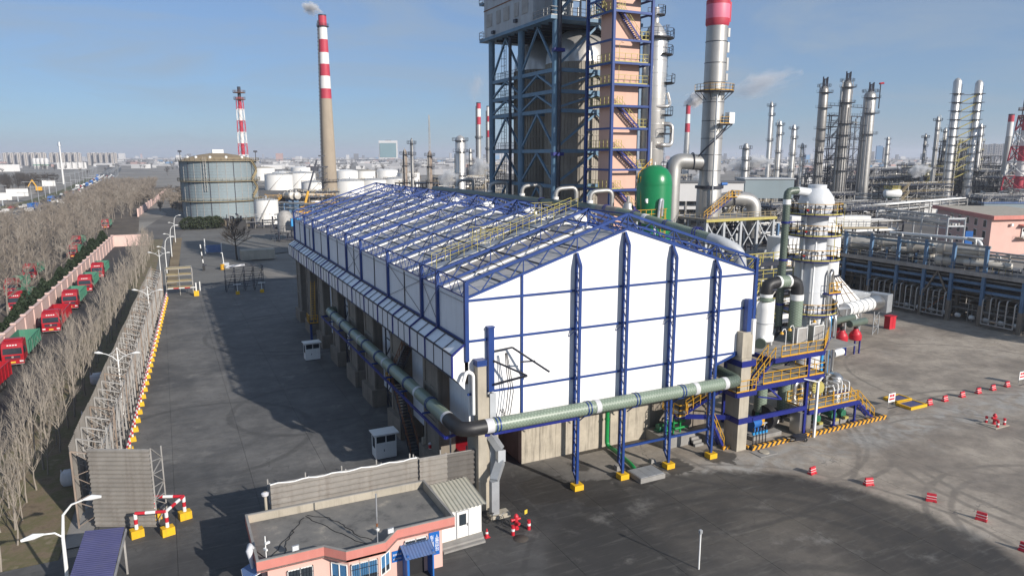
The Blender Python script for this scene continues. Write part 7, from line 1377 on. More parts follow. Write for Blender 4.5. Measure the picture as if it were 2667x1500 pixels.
for x,y,lx,ly,h,rz,m_,rm,lb in ((333.0,222.0,18,7,4.8,-.5,'white','city_white','small white pitched container shed beyond the pink building'),(352,196,26,8,5.5,-.5,'gas_panel','blue_sheet','long white shed with blue roof behind the pink building'),(382,186,20,8,6.0,-.5,'gas_panel','blue_sheet','blue roofed shed farthest right behind the pink building')):
 t = thing('site_shed',lb,'shed',(x,y,0),'sheds by the far plant'); part('wall',m_,t,lambda q: q.box((x,y,h / 2),(lx,ly,h),rz)); part('roof',rm,t,lambda q: q.box((x,y,h + .2),(lx + .8,ly + .8,.4),rz))
# ------------------------------------------------------------------ gas holder
gh = thing('gas_holder','huge blue grey cylindrical gas holder with brown domed roof','gas holder',(24,349,0)); GX,GY_,GR,GH = 24.0,349.0,16.0,24.9
TI = [0,7.6,16.2,24.9]
for k in range(3):
 for i in range(30):
  a0 = i * TAU / 30
  def pn_(q):
   a1 = a0 + TAU / 30; P = []
   for a in (a0 + .006,(a0 + a1) / 2,a1 - .006): P.append((GX + GR * math.cos(a),GY_ + GR * math.sin(a)))
   for z0,z1 in ((TI[k] + .1,TI[k + 1] - .1),):
    for p,r in zip(P,P[1:]): q.quad((p[0],p[1],z0),(r[0],r[1],z0),(r[0],r[1],z1),(p[0],p[1],z1))
  if math.cos(a0) * -.44 + math.sin(a0) * -.9 > -.35: part('shell_panel','gas_panel',gh,pn_)
for k in range(30): a = k * TAU / 30; part('rib','grey_steel' if k % 3 else 'dark_steel',gh,lambda q: q.bar((GX + (GR + .05) * math.cos(a),GY_ + (GR + .05) * math.sin(a),0),(GX + (GR + .05) * math.cos(a),GY_ + (GR + .05) * math.sin(a),GH + .3),.16 if k % 3 else .3))
part('stiffener_rings','grey_steel',gh,lambda q: [q.lathe((GX,GY_,.9 + i * 1.21),[(GR,-.03),(GR + .12,-.03),(GR + .12,.03),(GR,.03)],60) for i in range(20)],kind='stuff')
for z in TI[1:]:
 pf = part('ring_walkway','tan_rail',gh,lambda q: q.lathe((GX,GY_,z),[(GR,-.2),(GR + 1.3,-.2),(GR + 1.3,0),(GR,0),(GR,-.2)],60)); part('railing','tan_rail',pf,lambda q: q.rail([(GX + (GR + 1.25) * math.cos(a * TAU / 40),GY_ + (GR + 1.25) * math.sin(a * TAU / 40),z) for a in range(40)],1.2,.10,2.6,kick=False,close=True))
part('inner_shell','dark_steel',gh,lambda q: q.lathe((GX,GY_,0),[(GR - .15,0),(GR - .15,GH)],60))
part('roof','gas_roof',gh,lambda q: q.lathe((GX,GY_,GH),[(GR,.0),(GR * .8,1.3),(GR * .5,2.5),(GR * .2,3.2),(.01,3.3)],60)); part('roof_house','white',gh,lambda q: q.bb(GX - 2.2,GY_ - 2,GH + 3.0,GX + 2.4,GY_ + 2,GH + 4.8)); part('roof_vents','white',gh,lambda q: [q.lathe((GX + 13 * math.cos(a),GY_ + 13 * math.sin(a),GH + .8),[(.6,0),(.6,1.0),(.01,1.3)],9) for a in (3.4,3.9,4.4,4.9,5.5)]); part('corner_mast','dark_steel',gh,lambda q: [(q.bar((GX + 16.6 * math.cos(a),GY_ + 16.6 * math.sin(a),GH),(GX + 16.6 * math.cos(a),GY_ + 16.6 * math.sin(a),GH + 4),.3),q.box((GX + 16.6 * math.cos(a),GY_ + 16.6 * math.sin(a),GH + 4),(1.5,1.5,.8))) for a in (3.5,5.9)])
zz_ = []
for k,(zs0,zs1) in enumerate(((9.0,12.5),(12.5,16.4),(16.4,20.3),(20.3,24.6))):
 a0,a1 = (5.55,5.80) if k % 2 == 0 else (5.80,5.55); part('stair_flight','tan_rail',gh,lambda q: [q.bar((GX + 17.2 * math.cos(a0 + (a1 - a0) * i / 6),GY_ + 17.2 * math.sin(a0 + (a1 - a0) * i / 6),zs0 + (zs1 - zs0) * i / 6 + h),(GX + 17.2 * math.cos(a0 + (a1 - a0) * (i + 1) / 6),GY_ + 17.2 * math.sin(a0 + (a1 - a0) * (i + 1) / 6),zs0 + (zs1 - zs0) * (i + 1) / 6 + h),.5,.35 if h == 0 else .12) for i in range(6) for h in (0,1.1)])
part('lift_mast','grey_steel',gh,lambda q: [q.bar((GX + 16.8 * math.cos(a),GY_ + 16.8 * math.sin(a),12),(GX + 16.8 * math.cos(a),GY_ + 16.8 * math.sin(a),26.5),.2) for a in (4.28,4.34)] + [q.bar((GX + 16.8 * math.cos(4.28),GY_ + 16.8 * math.sin(4.28),12 + i * 1.8),(GX + 16.8 * math.cos(4.34),GY_ + 16.8 * math.sin(4.34),13.8 + i * 1.8),.12) for i in range(8)])
# ------------------------------------------------------------------ tanks
tank(37.6,302,4.6,9.5,'small white tank on pipe legs in front of the gas holder',group=None,roof='grey_paint')
for i,(x,y,r,h,lb) in enumerate(((86.0,603.7,11.0,12.0,'white storage tank with spiral stair right of the gas holder'),(107.5,626.6,12.0,12.4,'white storage tank second from the gas holder'),(92.5,489.2,8.6,9.6,'dull white tank behind the yellow crane'),(116.1,488.8,10.0,10.2,'white tank just right of the banded chimney'),(132.3,486.4,8.8,10.6,'white tank second right of the chimney'),(147.8,484.3,9.0,11.3,'white tank third right of the chimney'),(104.0,839.9,12,13.5,'pale domed tank far behind the gas holder'),(153.6,882.4,13.5,13.0,'big pale domed tank in the back row'),(168.2,719.4,11,12,'back row tank behind the chimney'),(190.7,730.6,11,11.5,'rusty topped tank in the back row'),(210.3,721.0,11,12.2,'pale tank in the back row, right'),(107.9,726.6,10,11,'pale tank peeping over the front row'),(190.3,485.8,11,12,'white domed tank behind the fat column'),(198.8,615.3,10,12,'white tank behind the slender columns'),(190.7,908.8,13,10,'low wide tank far behind the chimney'))):
 tank(x,y,r,h,lb,roof='grey_paint' if i in (0,1,2,3,4,5) else ('concrete' if i in (6,9,13) else None),rail=i < 6,stair=i < 3,n=32)
# ------------------------------------------------------------------ chimneys and flares
def chimney(name,label,x,y,h,r0,r1,bands,m,cat='chimney',lad=True,plats=(),nn=24):
 t = thing(name,label,cat,(x,y,0)); R_ = lambda z: r0 + (r1 - r0) * z / h; zb_ = bands[0][0] if bands else h
 part('shaft',m,t,lambda q: q.lathe((x,y,0),[(R_(zb_ * k / 8),zb_ * k / 8) for k in range(9)],nn))
 for z0,z1,bm in bands: part('painted_band',bm,t,lambda q: q.lathe((x,y,0),[(R_(z0),z0),(R_(z1),z1)],nn))
 part('rim','dark_steel',t,lambda q: q.lathe((x,y,h),[(r1 * .7,-1.0),(r1 * .7,.1),(r1 * 1.03,.1),(r1 * 1.03,-.5)],nn))
 for z in plats: pf = part('gallery','dark_steel',t,lambda q: q.lathe((x,y,z),[(R_(z),-.2),(R_(z) + 1.0,-.2),(R_(z) + 1.0,0),(R_(z),0),(R_(z),-.2)],nn)); part('railing','dark_steel',pf,lambda q: q.rail([(x + (R_(z) + .95) * math.cos(a * TAU / 14),y + (R_(z) + .95) * math.sin(a * TAU / 14),z) for a in range(14)],1.2,.1,2.5,kick=False,close=True))
 if lad: part('ladder','dark_steel',t,lambda q: [q.bar((x - (R_(z) + .5) * .95,y - .35,z),(x - (R_(z + 3) + .5) * .95,y - .35,z + 3),.5,.6) for z in range(2,int(h) - 3,3)] + [q.bar((x - R_(z) - .9,y - .9,z),(x - R_(z) * .8,y - .2,z),.3) for z in range(3,int(h) - 2,2)])
 return t
D4 = 400
hb = [57.52,62.79,69.43,75.64,81.61,88.34,94.63,100.89]
chimney('banded_chimney','tall concrete chimney with red and white bands left of the coke tower',84.8,403.9,hb[7],4.3,2.1,[(hb[0],hb[1],'red_band'),(hb[1],hb[2],'white_band'),(hb[2],hb[3],'red_band'),(hb[3],hb[4],'white_band'),(hb[4],hb[5],'red_band'),(hb[5],hb[6],'white_band'),(hb[6],hb[7],'red_band')],'chimney_concrete',plats=(13,hb[6] + .5))
def flare(label,x,y,h,w0,w1,nb,cols,stack_r,th=1.0):
 t = thing('flare_tower',label,'flare tower',(x,y,0)); C4 = lambda z: w0 + (w1 - w0) * z / h
 for k in range(nb):
  z0,z1 = h * k / nb,h * (k + 1) / nb; m_ = cols[k % 2]
  def sec(q):
   for sx,sy in ((-1,-1),(1,-1),(1,1),(-1,1)): q.bar((x + sx * C4(z0),y + sy * C4(z0),z0),(x + sx * C4(z1),y + sy * C4(z1),z1),.22 * th)
   for (sx,sy),(tx,ty) in (((-1,-1),(1,-1)),((1,-1),(1,1)),((1,1),(-1,1)),((-1,1),(-1,-1))):
    q.bar((x + sx * C4(z1),y + sy * C4(z1),z1),(x + tx * C4(z1),y + ty * C4(z1),z1),.18 * th); zm = (z0 + z1) / 2; q.bar((x + sx * C4(z0),y + sy * C4(z0),z0),(x + tx * C4(z1),y + ty * C4(z1),z1),.14 * th); q.bar((x + tx * C4(z0),y + ty * C4(z0),z0),(x + sx * C4(z1),y + sy * C4(z1),z1),.14 * th)
  part('lattice_section',m_,t,sec); part('flare_pipe',m_,t,lambda q: q.cyl((x,y,z0),(x,y,z1),stack_r,12))
 part('top_platform','rust',t,lambda q: (q.lathe((x,y,h - 1),[(.5,-.2),(w1 + 1.6,-.2),(w1 + 1.6,0),(.5,0)],12),q.rail([(x + (w1 + 1.5) * math.cos(a * TAU / 8),y + (w1 + 1.5) * math.sin(a * TAU / 8),h - 1) for a in range(8)],1.3,.12,2,close=True))); part('top_platform','rust',t,lambda q: (q.lathe((x,y,h + 3),[(.5,-.2),(w1 + 1.8,-.2),(w1 + 1.8,0),(.5,0)],12),q.rail([(x + (w1 + 1.7) * math.cos(a * TAU / 8),y + (w1 + 1.7) * math.sin(a * TAU / 8),h + 3) for a in range(8)],1.3,.12,2,close=True))); part('flare_tip','dark_steel',t,lambda q: q.cyl((x,y,h),(x,y,h + 6.5),stack_r * .9,12))
flare('red and white lattice flare tower behind the gas holder',47.7,477.7,62,3.2,1.9,9,('red_band','white_band'),1.1)
chimney('banded_stack','silver stack with red and white top between lift tower and big stack',295.4,356.4,57.67,2.3,1.3,[(41.29,46.62,'red_band'),(46.62,52.16,'white_band'),(52.16,57.67,'red_band')],'silver',lad=False)
chimney('banded_stack','thin red and white stack left of the coke tower, taller of two',191.4,440.7,61.18,1.7,1.45,[(47.19,52.11,'red_band'),(52.11,57.27,'white_band'),(57.27,61.18,'red_band')],'silver',plats=(38.52,))
chimney('banded_stack','thin red and white stack touching the coke tower edge',197.2,437.9,58.98,1.4,1.2,[(39.01,43.48,'red_band'),(43.48,48.91,'white_band'),(48.91,52.61,'red_band'),(52.61,58.98,'white_band')],'silver',plats=(31.04,))
chimney('rusty_stack','grey stack with brick red top at the far right',443.0,250.7,50.48,1.9,1.5,[(38.16,46.17,'white_band'),(46.17,50.48,'red_band')],'silver_dull',lad=False)
flare('red and white lattice flare cut by the right edge of the picture',419.2,228.9,48,6.5,3.0,6,('white_band','red_band'),2.2,2.6)
lt = thing('lattice_mast','dark square lattice mast with platforms at the right edge','mast',(462.2,252.4,0))
lx,ly = 462.2,252.4
part('frame','dark_steel',lt,lambda q: [q.bar((lx + sx * 3.2,ly + sy * 3.2,0),(lx + sx * 1.8,ly + sy * 1.8,66),.4) for sx,sy in ((-1,-1),(1,-1),(1,1),(-1,1))] + [q.bar((lx + sx * (3.2 - 1.4 * k / 16),ly - (3.2 - 1.4 * k / 16),66 * k / 16),(lx - sx * (3.2 - 1.4 * (k + 1) / 16),ly - (3.2 - 1.4 * (k + 1) / 16),66 * (k + 1) / 16),.25) for k in range(16) for sx in (-1,1)]); part('inner_pipe','grey_steel',lt,lambda q: q.cyl((lx,ly,0),(lx,ly,70),1.5,12)); part('outrigger','dark_steel',lt,lambda q: scf(q,lx - 9,ly - 3,lx - 3,ly + 3,40,1,9))
mt = thing('lattice_mast','thin guyed lattice mast on the skyline left of the coke tower','mast',(202.6,568.9,0)); mx_,my_ = 202.6,568.9
part('lattice','grey_steel',mt,lambda q: [q.bar((mx_ + sx * 1.3,my_ + sy,0),(mx_ + sx * .3,my_,60),.25) for sx,sy in ((-1,-1),(1,-1),(0,1))] + [q.bar((mx_ - 1.1 + k * .05,my_ - 1,k * 3.6),(mx_ + 1.1 - k * .05,my_ - 1,k * 3.6 + 3.6),.18) for k in range(16)]); part('platform','grey_steel',mt,lambda q: q.bb(mx_ - 3,my_ - 1,20.5,mx_ + 3,my_ + 1,21))
# ------------------------------------------------------------------ process columns
P6 = lambda zs,w=1.2: [(z,w,-3.3,.8) for z in zs]
for i,(x,y,r,h,m_,lb) in enumerate(((324.5,280.9,2.4,64.33,'backlit_silver','left one of the three dark platformed columns'),(335.4,275.5,2.6,67.12,'backlit_silver','middle one of the three dark platformed columns'),(347.0,269.9,3.1,61.54,'silver_dull','right one of three columns, brightest and widest'))):
 hp = h - 4; column('process_column','tall ' + ('silver' if i == 2 else 'grey') + ' process column, ' + lb,x,y,[(r * (.75 if i == 0 else 1),0),(r * (.75 if i == 0 else 1),h * .45),(r,h * .5),(r,h - 3),(r * .8,h - 1.4),(r * .3,h - .4),(.01,h)],m_,P6([hp,hp - 8,hp - 19,hp - 25,hp - 31,hp - 37,hp - 44][: 7 if i < 2 else 3],2.3) + ([(17,2.2,-1.2,1.6),(11,2.2,-1.2,1.6),(23,2.2,-1.2,1.6)] if i == 2 else []),h,'three tall process columns',pipes=9 if i < 2 else 5,seed=i,n=20,hoop=[10 + 5 * k for k in range(9)])
 tp = thing('column_head_pipes','knot of vapour pipes crowning the ' + ('left','middle','right')[i] + ' of the three columns','pipes',(x,y,h - 2)); part('pipes','dark_steel',tp,lambda q: [q.tube([(x + dx,y - .5,h - 6),(x + dx,y - .5,h + 2.5 + abs(dx)),(x + dx * .5,y,h + 3)],.35,7) for dx in (-1.6,-.6,.7,1.7)]); part('cage','dark_steel',tp,lambda q: q.rail([(x + (r + 1) * math.cos(a * TAU / 8),y + (r + 1) * math.sin(a * TAU / 8),h - 1) for a in range(8)],1.4,.12,2,close=True))
jb = thing('red_jib','small red vent elbow on a davit beside the right column top','davit',(351.6,267.6,55)); jx,jy = 351.6,267.6
part('post','dark_steel',jb,lambda q: q.bar((jx,jy,52),(jx,jy,65),.4)); part('head','truck_red',jb,lambda q: q.cyl((jx - .8,jy,65),(jx + 2.2,jy,65.4),.55,9))
steel_frame('column_frame','tall dark steel frame linking the three process columns',334.9,283.6,3,1,8,[7,13,19,25,31,37,43,49],'dark_steel','dark_steel',17,'tall steel frames between columns',.8)
br = [thing('column_bridge','railed bridge between process columns, %s' % n_,'walkway',(340,280,z),'bridges between columns') for n_,z in (('top one',55),('second one',46),('third one',38))]
for o,z in zip(br,(54,45,37)): part('deck','dark_steel',o,lambda q: (q.bar((324.5,280.9,z),(345.2,268.5,z - 2),1.2,.3),)); part('railing','dark_steel',o,lambda q: q.rail([(324.5,280.9,z),(345.2,268.5,z - 2)],1.4,.12,2,kick=False))
for i,(px_,D_,r,yt,m_,lb) in enumerate(((2463,405,2.1,203,'silver','tall silver twin column, left one of the far right pair'),(2518,405,2.0,208,'silver','tall silver twin column, right one of the far right pair'))):
 x,y = ((398.5,255.8),(409.2,250.5))[i]; h = (69.15,68.13)[i]
 column('twin_column',lb,x,y,[(r * 1.35,0),(r * 1.1,9),(r,9.2),(r,h - 2),(r * .6,h - .6),(.01,h)],m_,[(10 + k * 4.6,1.7,-3.6,.6) for k in range(12)],h,'far right twin columns',pipes=2,seed=30 + i,rail=None,n=20)
tb2 = thing('column_bridges','stepped stair bridges between the far right twin columns','walkway',(403.8,253.2,40)); ta,tc_ = V(398.5,255.8,0),V(409.2,250.5,0)
part('bridges','dark_steel',tb2,lambda q: [q.bar(ta + V(0,0,14 + k * 4.6),tc_ + V(0,0,14 + k * 4.6),.9,.3) for k in range(11)]); part('flights','pale_yellow',tb2,lambda q: [q.bar(ta + V(2,-1,14 + k * 4.6),tc_ + V(-2,-1,18.6 + k * 4.6),.5,.5) for k in range(10)])
cols = [(2423,400,1.0,300,'silver_dull','slender column with small platforms left of the twin columns'),(2396,420,.8,345,'silver_dull','short thin column among the right hand steelwork'),(2445,450,1.1,330,'silver_dull','thin dark column just behind the left twin column'),(2535,450,1.3,320,'silver','thin column just behind the right twin column'),(2300,700,1.6,355,'silver_dull','lone slim column on the skyline right of the three columns'),(1995,400,1.15,262,'silver','tallest of the four slim columns right of the big stack'),(2020,400,1.3,312,'silver','second of the four slim columns right of the big stack'),(2056,400,1.35,322,'silver','third of the four slim columns right of the big stack'),(2081,400,1.05,370,'silver','shortest of the four slim columns right of the big stack'),(1936,330,1.6,370,'silver_dull','grey column partly hidden behind the big stack')]
pos = [(385.9,256.4),(399.7,271.9),(438.9,286.1),(458.4,276.5),(633.8,469.0),(303.4,296.8),(308.2,294.4),(315.2,291.0),(320.0,288.7),(240.9,249.4)]; hts = [48.95,40.33,44.77,47.08,45.60,56.70,46.49,44.44,34.52,33.21]
for i,((px_,D_,r,yt,m_,lb),(x,y),h) in enumerate(zip(cols,pos,hts)):
 column('slim_column',lb,x,y,[(r,0),(r,h - 3),(r * .6,h - 1),(.01,h - .5)],m_,[(h - 3,1.3,0,TAU),(h - 8,1.2,-3,1),(h * .62,1.2,-3.2,.5),(h * .42,1.2,-3.2,.5)],h,pipes=2,seed=60 + i,n=14)
lc_ = [(124.0,306.7,2.3,36.28,'silver','fat silver column with railed top left of the coke tower'),(104.1,316.5,.75,34.92,'silver_dull','slender tall column above the shed ridge, left'),(101.2,317.9,1.0,30.12,'rusty_steel','short brown column beside the slender one'),(114.8,322.4,1.1,29.51,'rusty_steel','brown banded column under the lattice mast'),(163.0,387.8,1.0,31.63,'silver_dull','thin grey column between fat column and banded stack')]
for i,(x,y,r,h,m_,lb) in enumerate(lc_): column('plant_column',lb,x,y,[(r,0),(r,h - 2),(r * .7,h - .8),(.01,h)],m_,[(h - 2.5,1.4,0,TAU),(h - 7.5,1.2,-3.2,.4),(h * .5,1.2,-3.2,.4)],h,pipes=3,seed=90 + i,n=16)
# ------------------------------------------------------------------ filler units
fr_ = [(104.7,332.9,5,2,6,[5,10,14],'rusty_steel','tan_rail','rusty pipe structure above the shed ridge'),(126.6,338.9,4,2,6,[5,10,16],'grey_steel','tan_rail','grey pipe structure behind the shed ridge'),(158.0,368.0,3,2,6,[6,12,18,22],'grey_steel','tan_rail','tall pipe structure beside the coke tower'),(44.5,345.7,5,2,6,[4,8],'rusty_steel','yellow','low yellow and rust pipe structure right of the small tank'),(64.1,369.5,3,2,6,[5,9],'grey_steel','tan_rail','low pipe structure under the chimney'),
       (265.4,237.4,5,2,7,[5,9],'grey_steel','grey_steel','low dark steelwork behind the scrubber tower'),(366.1,288.3,6,2,7,[5,10,14],'grey_steel','grey_steel','pipe structure at the foot of the three columns'),(404.8,291.7,6,2,7,[5,9,13],'dark_steel','grey_steel','dark pipe structure right of the three columns'),(405.3,274.7,4,2,7,[5,10,15,20],'grey_steel','pale_yellow','yellow railed structure left of the twin columns'),(434.4,277.1,5,2,6,[6,12,18,24,30,36],'grey_steel','pale_yellow','tall yellow railed structure behind the twin columns'),(440.1,263.2,5,2,7,[6,12,18],'grey_steel','grey_steel','grey structure right of the twin columns'),(420.0,239.7,6,2,7,[5,10,15],'grey_steel','grey_steel','grey pipe structure at the right edge'),(296.7,300.1,5,2,7,[5,10,15],'grey_steel','grey_steel','pipe structure at the foot of the four slim columns'),(258.9,340.9,4,2,7,[5,10,15],'grey_steel','grey_steel','pipe structure between green tank and banded stack'),(192.2,239.9,4,2,6,[5,9],'grey_steel','grey_steel','low dark structure behind the flue duct'),(425.7,370.5,6,2,8,[6,12,18],'grey_steel','grey_steel','second rank pipe structure behind the three columns'),(478.5,366.9,6,2,8,[6,12,17],'dark_steel','grey_steel','second rank dark structure right of the three columns'),(528.6,364.6,6,2,8,[7,14,20],'grey_steel','tan_rail','second rank structure left of the twin columns'),(561.0,348.8,6,2,8,[7,14,21,27],'dark_steel','grey_steel','second rank tall structure right of the twin columns'),(546.0,311.6,6,2,8,[7,14,20],'grey_steel','tan_rail','second rank structure at the right edge'),(390.7,387.7,5,2,8,[6,12],'dark_steel','grey_steel','second rank structure behind the slim columns'),(234.6,196.8,5,2,6,[4,8],'dark_steel','grey_steel','low dark pipe structure in front of the three columns'),(270.2,201.7,5,2,6,[4,7],'dark_steel','grey_steel','low dark pipe structure beside the elevated drum'),(197.1,270.9,4,2,7,[6,12,17],'grey_steel','tan_rail','pipe structure peeping between lift tower and green tank'),(164.6,158.8,4,2,6,[5,9,12],'dark_steel','grey_steel','dark pipe structure just behind the scrubber top'),(187.5,158.7,5,2,6,[4,7,10],'dark_steel','grey_steel','dark low structure right of the scrubber top'),(175.8,192.3,4,2,6,[5,10],'grey_steel','tan_rail','pipe structure under the elbow duct'),(323.6,231.2,6,2,7,[5,9,13],'grey_steel','tan_rail','pipe structure left of the far right twin columns'),(340.1,200.8,6,2,6,[5,8],'grey_steel','grey_steel','low pipe structure behind the blue roofed shed')]
for i,(x,y,nx,ny,bay,zs,m_,rl,lb) in enumerate(fr_): steel_frame('pipe_structure',lb,x,y,nx,ny,bay,zs,m_,rl,200 + i * 3,'pipe structures of the refinery',1.6)
for i,(a,b_,w,zs,np_,lb) in enumerate((((199.9,180.5),(330.6,205.5),7,[5,7.5],7,'long pipe rack crossing behind the dark exchanger rack'),((331.3,260.9),(356.0,193.1),6,[5,7],6,'pipe rack in front of the twin columns'),((197.3,259.7),(239.8,216.6),6,[4,6.5],6,'pipe rack behind the stack frame'),((143.7,141.2),(188.6,135.9),8,[6,8.5],8,'dark pipe rack between stack frame and pink building'),((471.9,281.1),(393.6,208.1),6,[6,9],5,'raised white pipes at the far right edge'),((41.3,347.2),(63.6,302.9),4,[4,6],5,'blue and yellow pipe rack beside the gas holder'),((200.3,146.9),(190.3,118.3),5,[8.5,10.5],5,'white pipe bridge left of the pink building'))): pipe_rack('pipe_rack',lb,a,b_,w,zs,np_,('grey_steel','grey_steel','grey_steel','dark_steel','grey_steel','rack_blue','galv')[i],seed=300 + i,bay=9,group='pipe racks of the refinery')
for i,(px_,lb) in enumerate(((0,'left of the yellow crane'),(1,'right of its twin near the crane'))): x,y = ((52.8,341.6),(55.0,340.5))[i]; exchanger(x,y,9,7,1.6,(.3,-.95),'fat silver drum on blue frame ' + lb,group='drums by the gas holder',stand=7.0)
cr = thing('mobile_crane','yellow mobile crane with long dark boom right of the small white tank','crane',(58.8,338.7,0)); kx,ky = 58.8,338.7
part('carrier','yellow',cr,lambda q: q.bb(kx - 5,ky - 1.3,.8,kx + 4,ky + 1.3,2.0)); part('cab','yellow',cr,lambda q: q.bb(kx - 2,ky - 1.3,2.0,kx + 1,ky + 1.3,4.2)); part('boom','yellow',cr,lambda q: q.bar((kx,ky,3.5),(kx + 2.2,ky,11),1.0)); part('upper_boom','dark_steel',cr,lambda q: q.bar((kx + 2.2,ky,11),(kx + 6.8,ky,25.2),.7)); part('wheel','rubber',cr,lambda q: q.lathe((kx - 3,ky - 1.4,.7),[(.1,-.2),(.7,-.2),(.7,.2),(.1,.2)],10,axis=(0,1,0))); part('wheel','rubber',cr,lambda q: q.lathe((kx + 2,ky - 1.4,.7),[(.1,-.2),(.7,-.2),(.7,.2),(.1,.2)],10,axis=(0,1,0)))
lm = thing('lattice_trestle','dark lattice trestle with signal head just left of the banded chimney','trestle',(78.2,390.4,0)); lx2,ly2 = 78.2,390.4
part('lattice','dark_steel',lm,lambda q: (scf(q,lx2 - 2.2,ly2 - 2,lx2 + 2.2,ly2 + 2,21,1,7),[q.bar((lx2 - 2.2,ly2 - 2,k * 3),(lx2 + 2.2,ly2 - 2,k * 3 + 3),.25) for k in range(7)])); part('arm','dark_steel',lm,lambda q: (q.bb(lx2 - 6,ly2 - 1,19,lx2 - 2,ly2 + 1,21),q.bb(lx2 - 8,ly2 - 1,21,lx2 + 3,ly2 + 1,21.5))); part('mast','dark_steel',lm,lambda q: (q.bar((lx2,ly2,21),(lx2,ly2,27),.4),q.bb(lx2 - 1.6,ly2 - .4,26.6,lx2 + 1.6,ly2 + .4,27.3)))
gt2 = thing('grey_drum','dark grey upright drums beside the far left corner of the shed','drum',(35.2,238.9,0)); dx,dy = 35.2,238.9
part('drum','grey_steel',gt2,lambda q: q.lathe((dx,dy,0),[(2.4,3),(2.4,8),(1.6,9.4),(.01,9.8)],16)); part('drum','grey_steel',gt2,lambda q: q.lathe((dx + 4,dy + 2,0),[(2.4,3),(2.4,7.2),(1.6,8.6),(.01,9)],16)); part('frame','dark_steel',gt2,lambda q: (scf(q,dx - 4,dy - 4,dx + 7,dy + 4,5,3,2),clutter(q,dx - 4,dy - 5,0,dx + 7,dy + 3,4,30,77,.1,.3))); part('cabinet','cyan',gt2,lambda q: q.bb(dx + 1,dy - 6,5,dx + 5,dy - 4.2,7.4))
pf2 = thing('tank_pipework','low grey pipe frame with valves in front of the gas holder','pipework',(30,285,0)); part('frame','grey_steel',pf2,lambda q: (scf(q,22,284,40,290,5.0,6,2),)); part('pipes','dark_steel',pf2,lambda q: clutter(q,20,283,0,42,292,5.4,60,78,.12,.4),kind='stuff'); part('bin','black',pf2,lambda q: q.bb(23,282,0,27.5,284.5,3.0))
# white and grey plant buildings behind the stack
for x,y,lx_,ly_,h,rz,wm,rm,lb,op in ((194.8,227.5,34,12,16.5,-.46,'city_white','roof_dark','long white clad open storey building behind the flue duct',True),(226.8,222.9,20,12,17.5,-.46,'gas_panel','grey_paint','pale blue grey sheeted building behind the elbow duct',True),(428.8,413.5,40,14,12,-.46,'pink_house','roof_dark','pink plant office behind the four slim columns',False),(566.4,502.0,60,14,10,-.46,'city_white','city_grey','long pale building on the plain behind the slim columns',False)):
 t = thing('plant_building',lb,'building',(x,y,0),'plant buildings'); part('wall',wm,t,lambda q: q.box((x,y,h * .78),(lx_,ly_,h * .44),rz)); part('roof',rm,t,lambda q: q.box((x,y,h + .25),(lx_ + 1,ly_ + 1,.5),rz)); cs,sn = math.cos(rz),math.sin(rz)
 if op:
  for k in range(7): u = -lx_ / 2 + lx_ * k / 6; part('column','cement',t,lambda q: q.box((x + u * cs + ly_ / 2 * sn,y + u * sn - ly_ / 2 * cs,h * .28),(.7,.7,h * .56),rz))
  for z in (h * .2,h * .4): part('floor_slab','city_white',t,lambda q: q.box((x,y,z),(lx_,ly_,1.2),rz))
 else:
  part('lower_wall',wm,t,lambda q: q.box((x,y,h * .28),(lx_ - .1,ly_ - .1,h * .56),rz))
  for k in range(8): u = -lx_ / 2 + lx_ * (k + .5) / 8; part('window','window_dark',t,lambda q: q.box((x + u * cs + ly_ / 2 * sn,y + u * sn - ly_ / 2 * cs,h * .6),(lx_ / 14,.3,h * .22),rz))
for i,(x,y) in enumerate(((174.3,176.3),(177.1,174.9))): tank(x,y,2.6,9.5,'slim silver tank behind the elbow duct, %s of the pair' % ('left','right')[i],'silver','silver tanks by the elbow duct',.3,False,False,n=18)
sd = thing('elevated_drum','pale horizontal drum on legs with yellow top right of the three columns','drum',(301.7,219.7,0)); ex,ey = 301.7,219.7
part('shell','white',sd,lambda q: q.lathe((ex - 3,ey,10),[(.01,-1),(1.6,-.5),(2.0,.3),(2.0,6),(1.6,6.8),(.01,7.3)],16,axis=(.9,-.44,0))); part('top_platform','pale_yellow',sd,lambda q: (q.bb(ex - 3,ey - 3,12.1,ex + 3,ey + 1,12.3),q.rail([(ex - 3,ey + 1,12.3),(ex - 3,ey - 3,12.3),(ex + 3,ey - 3,12.3)],1.2,.12,1))); part('leg','galv',sd,lambda q: q.bar((ex - 2,ey,0),(ex - 2,ey,9),.5)); part('leg','galv',sd,lambda q: q.bar((ex + 3,ey - 2,0),(ex + 3,ey - 2,9),.5))
wt = thing('white_tank','small white vertical tank left of the flue duct','tank',(210.9,264.2,0)); ex,ey = 210.9,264.2; part('shell','tank_white',wt,lambda q: q.lathe((ex,ey,0),[(1.9,0),(1.9,11),(1.2,12),(.01,12.2)],18)); part('rail','tan_rail',wt,lambda q: q.rail([(ex + 1.9 * math.cos(a),ey + 1.9 * math.sin(a),11) for a in (0,1,2,3,4,5)],1.1,.1,1,close=True))
gn = thing('green_netting','green dust netting over a low heap right of the three columns','netting',(302.0,220.4,0)); ex,ey = 302.0,220.4
part('netting','fabric_green',gn,lambda q: q.lathe((ex,ey,0),[(9,0),(7,1.2),(3,1.8),(.01,2.0)],14))
